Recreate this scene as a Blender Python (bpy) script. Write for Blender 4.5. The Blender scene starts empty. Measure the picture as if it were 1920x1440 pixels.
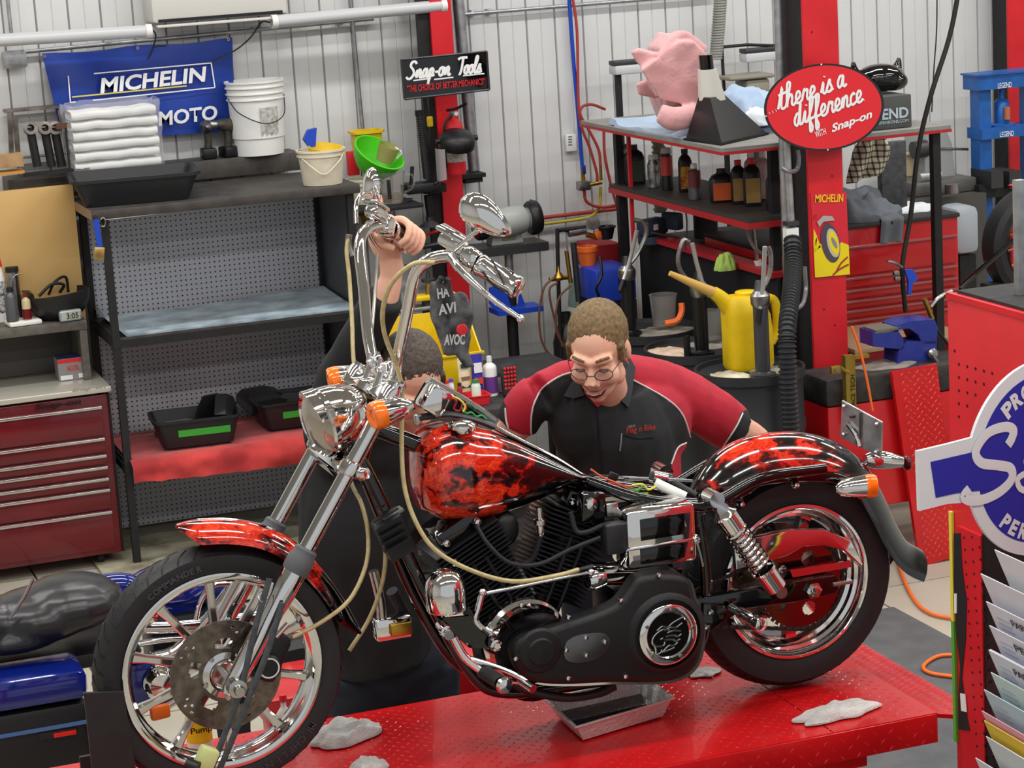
import bpy, bmesh, math, random
from math import sin, cos, pi, radians, sqrt, atan2, hypot
from mathutils import Vector as V, Matrix, Euler, noise
random.seed(7)
SC = bpy.context.scene
COL = SC.collection
# ---------------------------------------------------------------- camera
YAW, PITCH, ROLL, FPX, CAMH = radians(19.2), radians(12), radians(3.5), 4400.0, 3.2
c_right = V((cos(YAW), -sin(YAW), 0)); c_fh = V((sin(YAW), cos(YAW), 0)); c_z = V((0, 0, 1))
c_fw = c_fh*cos(PITCH) - c_z*sin(PITCH); c_up = c_fh*sin(PITCH) + c_z*cos(PITCH)
CAMP = V((0, 0, CAMH))
cam_x = c_right*cos(ROLL) - c_up*sin(ROLL); cam_y = c_right*sin(ROLL) + c_up*cos(ROLL)
cam = bpy.data.cameras.new('camera'); cam.sensor_width = 36; cam.lens = 36*FPX/1920; cam.clip_end = 100
camo = bpy.data.objects.new('camera', cam); COL.objects.link(camo)
camo.matrix_world = Matrix.Translation(CAMP) @ Matrix((cam_x, cam_y, -c_fw)).transposed().to_4x4()
SC.camera = camo
# ---------------------------------------------------------------- light
SC.view_settings.view_transform = 'Standard'; SC.view_settings.look = 'None'
SC.view_settings.gamma = 1.0; SC.view_settings.use_curve_mapping = False
SC.view_settings.exposure = 0.2
world = bpy.data.worlds.new('world'); SC.world = world; world.use_nodes = True
world.node_tree.nodes['Background'].inputs[0].default_value = (.93, .96, 1, 1)
world.node_tree.nodes['Background'].inputs[1].default_value = .5
CEIL = 5.0
LAMPS = [(x, y) for y in (2.6, 5.2, 7.8, 10.3) for x in (-.6, 2.3, 5.2, 8.1)]
for (x, y) in LAMPS:
    l = bpy.data.lights.new('strip_lamp_light', 'AREA'); l.shape = 'RECTANGLE'; l.size = 2.3; l.size_y = .22
    l.energy = 44; l.color = (1, .985, .96)
    o = bpy.data.objects.new('strip_lamp_light', l); COL.objects.link(o); o.location = (x, y, CEIL-.34)

# ---------------------------------------------------------------- pixel -> place helpers
def ray(px, py):
    dx, dy = px-960, py-720; c, s = cos(ROLL), sin(ROLL)
    return c_fw + c_right*((c*dx - s*dy)/FPX) - c_up*((s*dx + c*dy)/FPX)
def PY(px, py, y): d = ray(px, py); return CAMP + d*(y/d.y)          # on the plane y = const
def PX(px, py, x): d = ray(px, py); return CAMP + d*(x/d.x)          # on the plane x = const
def PZ(px, py, z): d = ray(px, py); return CAMP + d*((z-CAMH)/d.z)   # on the plane z = const
BY, TABZ = 5.824, .905
def B(px, py, w=0.0): return PY(px, py, BY-w)                        # on the motorcycle, w metres to its near side
# ---------------------------------------------------------------- materials
def lin(c):
    if isinstance(c, str):
        c = [int(c[i:i+2], 16)/255 for i in (0, 2, 4)]
        c = [x/12.92 if x <= .04045 else ((x+.055)/1.055)**2.4 for x in c]
    return (c[0], c[1], c[2], 1)
MATS = {}
def M(name, col='808080', rough=.5, metal=0., var=None, vs=8., bump=0., bs=60., trans=0., coat=0., emit=0., alpha=1., ior=1.45, sheen=0.):
    if name in MATS: return MATS[name]
    m = bpy.data.materials.new(name); m.use_nodes = True; nt = m.node_tree; b = nt.nodes['Principled BSDF']
    b.inputs['Base Color'].default_value = lin(col); b.inputs['Roughness'].default_value = rough; b.inputs['Metallic'].default_value = metal
    b.inputs['IOR'].default_value = ior; b.inputs['Transmission Weight'].default_value = trans; b.inputs['Coat Weight'].default_value = coat
    b.inputs['Alpha'].default_value = alpha; b.inputs['Sheen Weight'].default_value = sheen
    if emit: b.inputs['Emission Color'].default_value = lin(col); b.inputs['Emission Strength'].default_value = emit
    tc = nt.nodes.new('ShaderNodeTexCoord')
    if var:
        n = nt.nodes.new('ShaderNodeTexNoise'); n.inputs['Scale'].default_value = vs; n.inputs['Detail'].default_value = 6
        nt.links.new(tc.outputs['Object'], n.inputs['Vector'])
        r = nt.nodes.new('ShaderNodeValToRGB'); r.color_ramp.elements[0].position = .35; r.color_ramp.elements[1].position = .65
        r.color_ramp.elements[0].color = lin(var); r.color_ramp.elements[1].color = lin(col)
        nt.links.new(n.outputs['Fac'], r.inputs['Fac']); nt.links.new(r.outputs['Color'], b.inputs['Base Color'])
    if bump:
        n = nt.nodes.new('ShaderNodeTexNoise'); n.inputs['Scale'].default_value = bs; n.inputs['Detail'].default_value = 4
        nt.links.new(tc.outputs['Object'], n.inputs['Vector'])
        bp = nt.nodes.new('ShaderNodeBump'); bp.inputs['Strength'].default_value = bump; bp.inputs['Distance'].default_value = .01
        nt.links.new(n.outputs['Fac'], bp.inputs['Height']); nt.links.new(bp.outputs['Normal'], b.inputs['Normal'])
    MATS[name] = m
    return m
def node_mat(name, build, rough=.5, metal=0., coat=0.):
    m = bpy.data.materials.new(name); m.use_nodes = True; nt = m.node_tree; b = nt.nodes['Principled BSDF']
    b.inputs['Roughness'].default_value = rough; b.inputs['Metallic'].default_value = metal; b.inputs['Coat Weight'].default_value = coat
    tc = nt.nodes.new('ShaderNodeTexCoord'); build(nt, b, tc); MATS[name] = m
    return m
chrome = M('chrome', 'e4e2e0', .06, 1.)
dchrome = M('worn chrome', 'b8b4b0', .22, 1.)
steel = M('brushed steel', 'a8a8a8', .35, 1., '8a8886', 30)
galv = M('galvanised steel', 'b4b6b8', .4, .8, '9a9c9e', 25)
dsteel = M('dark steel', '4a4a4c', .45, .7)
brass = M('brass', 'b8923c', .35, 1.)
gblack = M('gloss black paint', '060607', .08, 0., coat=.6)
mblack = M('satin black metal', '141416', .42)
fblack = M('flat black steel', '1e1d1e', .6, 0., '161516', 20)
rubber = M('black rubber', '1b1b1d', .62, bump=.1, bs=120)
tyrem = M('tyre rubber', '1f1f21', .55, bump=.12, bs=90)
dplast = M('dark grey plastic', '26282b', .5)
lred = M('lift red enamel', 'd0161b', .3, 0., 'c01217', 6, coat=.2)
cred = M('column red paint', 'd6202a', .42, 0., 'c81a24', 5)
tred = M('tool chest red', 'c3141c', .28, 0., coat=.3)
maroon = M('maroon enamel', '6d0c18', .28, 0., '60101a', 4, coat=.3)
white = M('white plastic', 'e6e6e2', .4)
bluep = M('blue plastic', '1c45b8', .4)
bluem = M('blue enamel', '1d5fae', .4, 0., '185296', 12)
yellow = M('yellow plastic', 'e8c40c', .4, 0., 'd8b40c', 10)
orange = M('orange plastic', 'f0702a', .4)
green = M('green plastic', '58d62a', .38)
cream = M('cream plastic', 'e0d8c4', .45, 0., 'cfc6b0', 8)
clear = M('clear plastic', 'f4f2ee', .12, 0., trans=.92, ior=1.15)
paper = M('white paper', 'e9eaf0', .7)
wood = M('raw wood', 'b08e64', .6, 0., '967650', 18)
skin = M('skin', 'eab79c', .5, 0., 'e0a68c', 14)
inkk = M('black print', '101012', .5)
inkw = M('white print', 'e8e8e8', .5)
inkr = M('red print', 'd8222c', .5)
# ---------------------------------------------------------------- mesh builder
def axis_rot(d):
    d = V(d).normalized(); a = V((0, 0, 1)) if abs(d.z) < .95 else V((1, 0, 0))
    x = a.cross(d).normalized(); y = d.cross(x)
    return Matrix((x, y, d)).transposed()
def crom(pts, n=6, closed=False):
    P = [V(p) for p in pts]; N = len(P); out = []
    if N < 3 or n < 2: return P
    rng = range(N if closed else N-1)
    for i in rng:
        p0 = P[(i-1) % N] if closed or i > 0 else P[0]*2-P[1]
        p1 = P[i]; p2 = P[(i+1) % N]
        p3 = P[(i+2) % N] if closed or i+2 < N else P[N-1]*2-P[N-2]
        for k in range(n):
            t = k/n; a = 2*p1; b = p2-p0; c = 2*p0-5*p1+4*p2-p3; d = -p0+3*p1-3*p2+p3
            out.append((a+b*t+c*t*t+d*t*t*t)*.5)
    if not closed: out.append(P[-1])
    return out
class G:
    def __init__(s): s.v = []; s.f = []; s.mi = []; s.cur = 0
    def add(s, vs, fs):
        k = len(s.v); s.v += [V(p) for p in vs]
        for f in fs: s.f.append([i+k for i in f]); s.mi.append(s.cur)
        return s
    def mat(s, i): s.cur = i; return s
    def box(s, c, d, r=None, bev=0.):
        R = Matrix.Rotation(r, 3, 'Z') if isinstance(r, (int, float)) else (r or Matrix.Identity(3))
        x, y, z = [a/2 for a in d]; c = V(c)
        if bev <= 0:
            vs = [(-x,-y,-z),(x,-y,-z),(x,y,-z),(-x,y,-z),(-x,-y,z),(x,-y,z),(x,y,z),(-x,y,z)]
            return s.add([c+R@V(p) for p in vs], [(0,3,2,1),(4,5,6,7),(0,1,5,4),(1,2,6,5),(2,3,7,6),(3,0,4,7)])
        b = min(bev, x*.98, y*.98, z*.98)
        bm = bmesh.new(); bmesh.ops.create_cube(bm, size=1)
        for v in bm.verts: v.co = V((v.co.x*2*x, v.co.y*2*y, v.co.z*2*z))
        bmesh.ops.bevel(bm, geom=bm.edges[:], offset=b, segments=2, profile=.5, affect='EDGES')
        bm.verts.index_update()
        s.add([c+R@v.co for v in bm.verts], [[v.index for v in f.verts] for f in bm.faces]); bm.free()
        return s
    def ab(s, a, b, bev=0.):
        a, b = V(a), V(b); return s.box((a+b)/2, [abs(q) for q in (b-a)], None, bev)
    def ring(s, c, R, r, n): return [V(c)+R@V((r*cos(2*pi*i/n), r*sin(2*pi*i/n), 0)) for i in range(n)]
    def loft(s, rings, cap=(True, True), closed_ring=True, closed=False):
        n = len(rings[0]); k = len(s.v); m = len(rings); vs = [p for r in rings for p in r]; fs = []
        for j in range(m if closed else m-1):
            for i in range(n if closed_ring else n-1):
                a, b = j*n+i, j*n+(i+1) % n; j2 = (j+1) % m
                fs.append((a, b, j2*n+(i+1) % n, j2*n+i))
        if not closed and cap[0] and closed_ring: fs.append(tuple(reversed(range(n))))
        if not closed and cap[1] and closed_ring: fs.append(tuple(range((m-1)*n, m*n)))
        return s.add(vs, fs)
    def cyl(s, a, b, r, r2=None, n=16, cap=True):
        a, b = V(a), V(b); R = axis_rot(b-a); r2 = r if r2 is None else r2
        return s.loft([s.ring(a, R, r, n), s.ring(b, R, r2, n)], (cap, cap))
    def lathe(s, o, ax, prof, n=24, cap=(False, False)):
        o = V(o); R = axis_rot(ax); d = V(ax).normalized()
        return s.loft([s.ring(o+d*h, R, max(r, .0004), n) for r, h in prof], cap)
    def tube(s, pts, r, n=8, res=5, closed=False, cap=True, flat=None):
        P = crom(pts, res, closed); N = len(P)
        rr = r if isinstance(r, (list, tuple)) else None
        rings = []; t0 = None; x = None
        for i, p in enumerate(P):
            t = (P[(i+1) % N]-P[i-1]) if closed else (P[min(i+1, N-1)]-P[max(i-1, 0)])
            if t.length < 1e-9: t = t0 or V((0, 0, 1))
            t = t.normalized()
            if x is None:
                x = (V((0, 0, 1)) if abs(t.z) < .9 else V((1, 0, 0))).cross(t).normalized()
            else:
                x = (x - t*x.dot(t)); x = x.normalized() if x.length > 1e-6 else axis_rot(t).col[0]
            y = t.cross(x); t0 = t
            if rr:
                q = i/(N-1)*(len(rr)-1); a = int(min(q, len(rr)-2)); ra = rr[a]+(rr[a+1]-rr[a])*(q-a)
            else: ra = r
            ring = [x*(ra*cos(2*pi*k/n))+y*(ra*sin(2*pi*k/n)) for k in range(n)]
            if flat: nn = V(flat[0]); ring = [q - nn*(q.dot(nn)*(1-flat[1])) for q in ring]
            rings.append([p+q for q in ring])
        return s.loft(rings, (cap, cap), True, closed)
    def ell(s, c, r, R=None, n=14, m=9):
        R = R or Matrix.Identity(3); c = V(c); r = (r, r, r) if isinstance(r, (int, float)) else r
        rings = []
        for j in range(1, m):
            a = pi*j/m
            rings.append([c+R@V((r[0]*sin(a)*cos(2*pi*i/n), r[1]*sin(a)*sin(2*pi*i/n), -r[2]*cos(a))) for i in range(n)])
        k = len(s.v); s.loft(rings, (False, False))
        e = len(s.v); s.v += [c+R@V((0, 0, -r[2])), c+R@V((0, 0, r[2]))]
        for i in range(n):
            s.f.append([k+(i+1) % n, k+i, e]); s.f.append([k+(m-2)*n+i, k+(m-2)*n+(i+1) % n, e+1]); s.mi += [s.cur]*2
        return s
    def prism(s, pts, vec, bev=0.):
        P = [V(p) for p in pts]; n = len(P); vec = V(vec)
        if bev > 0:
            c = sum(P, V())/n; d = vec.normalized()
            ins = []
            for i in range(n):
                a, b, e = P[i-1], P[i], P[(i+1) % n]
                t1, t2 = (b-a).normalized(), (e-b).normalized(); nn = (t1+t2); nn = nn.normalized() if nn.length > 1e-6 else t1
                q = nn.cross(d); ins.append(q)
            area = sum((P[i]-c).cross(P[(i+1) % n]-c).dot(d) for i in range(n)); sg = -1 if area > 0 else 1
            rings = [P, [p+vec-d*bev for p in P], [p+vec-d*bev*.3+q*sg*bev*.3 for p, q in zip(P, ins)], [p+vec+q*sg*bev for p, q in zip(P, ins)]]
            return s.loft(rings)
        return s.loft([P, [p+vec for p in P]])
    def grid(s, fn, nu, nv):
        vs = [V(fn(i/nu, j/nv)) for j in range(nv+1) for i in range(nu+1)]; w = nu+1
        return s.add(vs, [(j*w+i, j*w+i+1, (j+1)*w+i+1, (j+1)*w+i) for j in range(nv) for i in range(nu)])
    def mesh(s, name, mats, off=V((0, 0, 0)), smooth=40, weld=False, solid=0., normals=True):
        me = bpy.data.meshes.new(name); me.from_pydata([tuple(p-off) for p in s.v], [], s.f)
        mats = mats if isinstance(mats, (list, tuple)) else [mats]
        for m in mats: me.materials.append(m)
        if len(mats) > 1: me.polygons.foreach_set('material_index', s.mi)
        bm = bmesh.new(); bm.from_mesh(me)
        if weld: bmesh.ops.remove_doubles(bm, verts=bm.verts, dist=1e-5)
        if normals: bmesh.ops.recalc_face_normals(bm, faces=bm.faces)
        if solid: bmesh.ops.solidify(bm, geom=bm.faces[:], thickness=solid)
        bm.to_mesh(me); bm.free()
        if smooth:
            me.shade_smooth(); me.set_sharp_from_angle(angle=radians(smooth))
        return me
WM = {}
def link(name, data, parent=None, wm=None):
    o = bpy.data.objects.new(name, data); COL.objects.link(o)
    if parent is not None:
        o.parent = parent; o.matrix_parent_inverse = WM[parent.name].inverted()
    wm = wm or Matrix.Identity(4); o.matrix_basis = wm; WM[o.name] = wm
    return o
def tag(o, label=None, cat=None, group=None, kind=None):
    for k, v in (('label', label), ('category', cat), ('group', group), ('kind', kind)):
        if v: o[k] = v
    return o
def thing(name, label, cat, loc, group=None):
    return tag(link(name, None, None, Matrix.Translation(V(loc))), label, cat, group)
def part(g, name, mats, parent, **k):
    lab = k.pop('label', None); kind = k.pop('kind', None)
    return tag(link(name, g.mesh(name, mats, **k), parent), lab, None, None, kind)
def one(g, name, mats, label, cat, group=None, kind=None, **k):
    xs = [p.x for p in g.v]; ys = [p.y for p in g.v]; zs = [p.z for p in g.v]
    off = V(((min(xs)+max(xs))/2, (min(ys)+max(ys))/2, min(zs)))
    return tag(link(name, g.mesh(name, mats, off, **k), None, Matrix.Translation(off)), label, cat, group, kind)
def struct(g, name, mats, parent=None, **k):
    o = link(name, g.mesh(name, mats, **k), parent)
    if parent is None: o['kind'] = 'structure'
    return o
def dup(root, delta, label=None, rz=0.):
    def cp(o, par):
        c = o.copy(); COL.objects.link(c); c.parent = par; WM[c.name] = WM[o.name]
        if par is not None: c.matrix_parent_inverse = o.matrix_parent_inverse.copy()
        for ch in [q for q in KIDS(o)]: cp(ch, c)
        return c
    c = cp(root, None); m = Matrix.Translation(V(delta)) @ WM[root.name] @ Matrix.Rotation(rz, 4, 'Z')
    c.matrix_basis = m; WM[c.name] = m
    if label: c['label'] = label
    return c
def KIDS(o): return [q for q in COL.objects if q.parent == o]
def organic(g, name, mats, parent, vox=.01, smooth_it=8, classify=None, bump=None, label=None):
    """one continuous skin over overlapping volumes"""
    me = g.mesh(name+'_raw', mats, normals=True)
    ts = bpy.data.scenes.new('tmp'); t = bpy.data.objects.new('tmp', me); ts.collection.objects.link(t)
    r = t.modifiers.new('r', 'REMESH'); r.mode = 'VOXEL'; r.voxel_size = vox
    sm = t.modifiers.new('s', 'SMOOTH'); sm.iterations = smooth_it; sm.factor = .5
    ts.view_layers[0].update(); dg = ts.view_layers[0].depsgraph; out = bpy.data.meshes.new_from_object(t.evaluated_get(dg)); out.name = name
    bpy.data.objects.remove(t); bpy.data.scenes.remove(ts); bpy.data.meshes.remove(me)
    out.materials.clear()
    for m in (mats if isinstance(mats, (list, tuple)) else [mats]): out.materials.append(m)
    if bump:
        nr = [v.normal.copy() for v in out.vertices]; co = [v.co.copy() for v in out.vertices]
        out.vertices.foreach_set('co', [q for a, b in zip(co, nr) for q in (a+b*bump(a))]); out.update()
    out.polygons.foreach_set('material_index', [classify(p.center) if classify else 0 for p in out.polygons])
    out.shade_smooth()
    return tag(link(name, out, parent), label)
# ---------------------------------------------------------------- lettering
def frame3(xd, up): x = V(xd).normalized(); u = V(up); u = (u-x*u.dot(x)).normalized(); return x, u, x.cross(u)
def text(s, name, m, parent, pos, xd, up, h, width=None, bold=0., shear=0., depth=.0015, align='CENTER', label=None):
    cu = bpy.data.curves.new('t', 'FONT'); cu.body = s; cu.size = 1.; cu.offset = bold; cu.shear = shear; cu.extrude = 0; cu.align_x = 'LEFT'; cu.resolution_u = 3
    t = bpy.data.objects.new('t', cu); me = bpy.data.meshes.new_from_object(t); bpy.data.objects.remove(t); bpy.data.curves.remove(cu)
    xs = [v.co.x for v in me.vertices]; ys = [v.co.y for v in me.vertices]; x0, x1 = min(xs), max(xs); y1 = max(ys); y0 = 0 if min(ys) > -.05 else min(ys)
    sy = h/(y1-y0) if True else h; sx = width/(x1-x0) if width else sy
    X, U, N = frame3(xd, up); a = {'CENTER': .5, 'LEFT': 0, 'RIGHT': 1}[align]; pos = V(pos)
    for v in me.vertices: v.co = pos + X*((v.co.x-x0-(x1-x0)*a)*sx) + U*((v.co.y-(y0+y1)/2)*sy) + N*depth
    me.materials.clear(); me.materials.append(m); me.name = name
    return tag(link(name, me, parent), label)
GL = {'t': (.75, [[(0,.1),(.45,1.9),(.3,.3),(.5,0),(.8,.15)],[(.05,1.25),(.9,1.35)]]),
 'h': (.9, [[(0,.1),(.45,1.75),(.36,2.1),(.17,1.8),(.1,0),(.2,.6),(.5,1),(.62,.7),(.58,.15),(.75,0),(.95,.15)]]),
 'e': (.65, [[(0,.15),(.45,.55),(.45,.9),(.25,1),(.08,.6),(.15,.1),(.4,0),(.7,.2)]]),
 'r': (.75, [[(0,.15),(.25,1),(.32,.85),(.55,.9),(.5,.3),(.6,0),(.8,.15)]]),
 'i': (.5, [[(0,.15),(.25,1),(.2,.2),(.35,0),(.55,.15)],[(.35,1.42),(.38,1.5)]]),
 's': (.65, [[(0,.1),(.35,1.05),(.4,.7),(.55,.25),(.3,0),(.1,.1)],[(.4,.02),(.7,.2)]]),
 'a': (.85, [[(.55,.85),(.3,1),(.05,.5),(.15,.05),(.4,.2),(.6,1),(.55,.2),(.7,0),(.9,.15)]]),
 'd': (.85, [[(.55,.85),(.3,1),(.05,.5),(.15,.05),(.4,.2),(.68,2.0),(.55,.2),(.7,0),(.9,.15)]]),
 'f': (.6, [[(0,.15),(.4,1.2),(.5,1.9),(.35,2.05),(.22,1.5),(.15,-.7),(.3,-.95),(.4,-.6),(.2,.05),(.62,.2)]]),
 'n': (.85, [[(0,.15),(.2,1),(.15,0),(.3,.75),(.5,1),(.6,.7),(.55,.15),(.7,0),(.9,.15)]]),
 'c': (.6, [[(.5,.8),(.35,1),(.1,.7),(.1,.2),(.3,0),(.65,.2)]]),
 'p': (.75, [[(0,.2),(.2,1),(.05,-.9),(.15,.5),(.35,1),(.55,.7),(.45,.15),(.2,.1)],[(.4,.1),(.75,.2)]]),
 'o': (.7, [[(.35,1),(.1,.75),(.1,.2),(.35,0),(.55,.3),(.5,.8),(.35,1),(.75,.9)]]),
 'l': (.5, [[(0,.15),(.45,1.7),(.35,2.05),(.2,1.7),(.15,.3),(.3,0),(.55,.15)]]),
 'S': (1.05, [[(1.0,1.7),(.8,2),(.4,1.95),(.28,1.5),(.6,1.1),(.8,.6),(.5,.05),(.1,0),(-.15,.25)]]),
 'T': (1., [[(0,1.8),(.3,2),(1.3,2)],[(.72,2),(.62,.6),(.45,.05),(.3,.1)]]),
 '-': (.5, [[(.05,.5),(.42,.53)]]), ' ': (.45, []), '.': (.32, [[(.1,.05),(.14,.06)]])}
def script_text(s, name, m, parent, pos, xd, up, xh, stroke, width=None, shear=.25, depth=.002):
    X, U, N = frame3(xd, up); tot = sum(GL[c][0] for c in s); kx = (width/tot) if width else xh
    g = G(); x = 0; pos = V(pos)
    for c in s:
        w, st = GL[c]
        for pl in st:
            g.tube([pos+X*((x+p[0]+shear*p[1])*kx)+U*(p[1]*xh)+N*depth for p in pl], stroke, 6, 4, flat=(N, .12))
        x += w
    return part(g, name, m, parent)
def strokes(pls, name, m, parent, fn, r, nrm, flat=.15, res=4):
    g = G()
    for pl in pls: g.tube([fn(*p) for p in pl], r, 6, res, flat=(V(nrm), flat))
    return part(g, name, m, parent)
def rag(name, m, label, cat, c, sx, sy, h, rz=0., seed=0, group=None, n=26, fold=1.):
    """a crumpled cloth with thickness lying on a surface at c"""
    c = V(c); R = Matrix.Rotation(rz, 3, 'Z'); g = G(); so = V((seed*7.3, seed*3.1, 0))
    def top(u, v):
        a, b = u*2-1, v*2-1; q = V((a*1.6, b*1.6, 0))+so
        an_ = atan2(b, a); rim = 1+.32*noise.noise(V((cos(an_)*1.6, sin(an_)*1.6, seed*5.)))
        # square -> rounded blob
        x = a*sqrt(max(0, 1-b*b/2)); y = b*sqrt(max(0, 1-a*a/2)); d = min(1, hypot(x, y))
        n1 = noise.noise(q*fold); n2 = noise.noise(q*1.9*fold+V((4, 2, 1))); n3 = noise.noise(q*4.1*fold)
        rd = (1-abs(n1)*1.7)*.55+(1-abs(n2)*1.8)*.38; z = h*max(.06, .08+.85*max(0, rd)**1.3+.07*n3*min(1, .06/h))*(1-d**4*.8)
        return c+R@V((x*sx/2*rim, y*sy/2*rim, max(z, .004)))
    g.grid(top, n, n)
    for it in range(3):
        zs = [p.z for p in g.v]
        for j in range(1, n):
            for i in range(1, n): k = j*(n+1)+i; g.v[k].z = .4*zs[k]+.15*(zs[k-1]+zs[k+1]+zs[k-n-1]+zs[k+n+1])
    k = len(g.v); bot = [V((p.x, p.y, c.z+.0005)) for p in g.v]; w = n+1
    b = [i for i in range(w)]+[j*w+n for j in range(1, w)]+[n*w+i for i in range(n-1, -1, -1)]+[j*w for j in range(n-1, 0, -1)]
    g.add([g.v[i] for i in b]+[bot[i] for i in b], [(i, (i+1) % len(b), len(b)+(i+1) % len(b), len(b)+i) for i in range(len(b))])
    g.add([bot[i] for i in b], [tuple(range(len(b)))])
    return one(g, name, m, label, cat, group, weld=True, smooth=60)
# ================================================================ THE SETTING
WALLY = 12.2
def concrete(nt, b, tc):
    n = nt.nodes.new('ShaderNodeTexNoise'); n.inputs['Scale'].default_value = 1.3; n.inputs['Detail'].default_value = 8
    nt.links.new(tc.outputs['Object'], n.inputs['Vector'])
    r = nt.nodes.new('ShaderNodeValToRGB'); e = r.color_ramp.elements
    e[0].position = .3; e[0].color = lin('a39c8c'); e[1].position = .7; e[1].color = lin('bdb7a8')
    nt.links.new(n.outputs['Fac'], r.inputs['Fac']); nt.links.new(r.outputs['Color'], b.inputs['Base Color'])
concretem = node_mat('polished concrete', concrete, .45)
wallm = M('white wall steel', 'd8d9d8', .5, 0., 'd0d1d0', 2)
seamm = M('wall seam', 'a9a8a3', .6)
ceilm = M('ceiling steel', 'b8b8b4', .7)
fl = struct(G().ab((-5, -1, -.12), (12, WALLY+.1, -.012)), 'floor', M('concrete joint', '5a564e', .8))
# floor slabs with recessed joints
xs = [-5, -1.6, 1.4, 4.75, 8.3, 12]; ys = [-1, 2.6, 5.9, 9.05, WALLY]
for i in range(len(xs)-1):
    for j in range(len(ys)-1):
        struct(G().ab((xs[i]+.006, ys[j]+.006, -.011), (xs[i+1]-.006, ys[j+1]-.006, 0)), 'slab', concretem, fl)
wb = struct(G().ab((-5, WALLY+.02, 0), (12, WALLY+.12, CEIL)), 'wall_back', seamm)
# ribbed steel panels, sharing one mesh
PW = .1625
pg = G()
prof = [(0, .02), (.004, .0), (PW*.5-.004, .0), (PW*.5, .005), (PW*.5+.004, 0), (PW-.004, 0), (PW, .02)]
pg.loft([[V((x, y, z)) for x, y in prof] for z in (0, CEIL)], (False, False), closed_ring=False)
pme = pg.mesh('panel', wallm, smooth=0)
k = 0
x = -5.
while x < 12-PW:
    o = link('panel', pme, wb, Matrix.Translation((x, WALLY, 0))); x += PW+.0035
struct(G().ab((-5.1, -1, 0), (-5, WALLY, CEIL)), 'wall_left', wallm)
struct(G().ab((12, -1, 0), (12.1, WALLY, CEIL)), 'wall_right', wallm)
struct(G().ab((-5, -1, CEIL), (12, WALLY, CEIL+.1)), 'ceiling', ceilm)
# strip lamps under the ceiling (out of the picture above the bays)
tubem = M('lamp housing white', 'e8e8e6', .5)
for i, (x, y) in enumerate(LAMPS):
    t = thing('strip_lamp', 'white strip lamp hanging under the hall ceiling', 'lamp', (x, y, CEIL-.33), 'ceiling strip lamps')
    part(G().box((x, y, CEIL-.29), (2.4, .26, .06), None, .01), 'housing', tubem, t)
    for sx in (-.9, .9): part(G().cyl((x+sx, y, CEIL-.26), (x+sx, y, CEIL), .01, n=8), 'hanger', dsteel, t)
# dark rubber mats on the right of the bay
matm = M('grey rubber mat', '5d5e60', .75, 0., '525355', 9, bump=.15, bs=80)
one(G().ab((2.2, 6.95, .001), (4.75, 8.75, .014), .004), 'floor_mat', matm, 'dark grey rubber floor mat beyond the lift at the concrete edge', 'floor mat', 'rubber floor mats')
one(G().ab((2.2, 3.0, .001), (4.75, 6.93, .014), .004), 'floor_mat', matm, 'dark grey rubber floor mat under the red lift', 'floor mat', 'rubber floor mats')
one(G().ab((4.77, 6.0, .001), (7.2, 8.1, .014), .004), 'floor_mat', matm, 'dark grey rubber floor mat under the red brochure display', 'floor mat', 'rubber floor mats')
tarpm = M('stained canvas', 'b4af98', .8, 0., '77705c', 5)
def tarp(u, v):
    return V((1.7+u*1.45, 10.35+v*1.4, .012+.012*abs(noise.noise(V((u*9, v*7, 2))))))
one(G().grid(tarp, 40, 30), 'floor_tarp', tarpm, 'blotchy grey beige tarp on the floor under the metal rack', 'tarp', solid=-.004, smooth=60)
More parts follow.
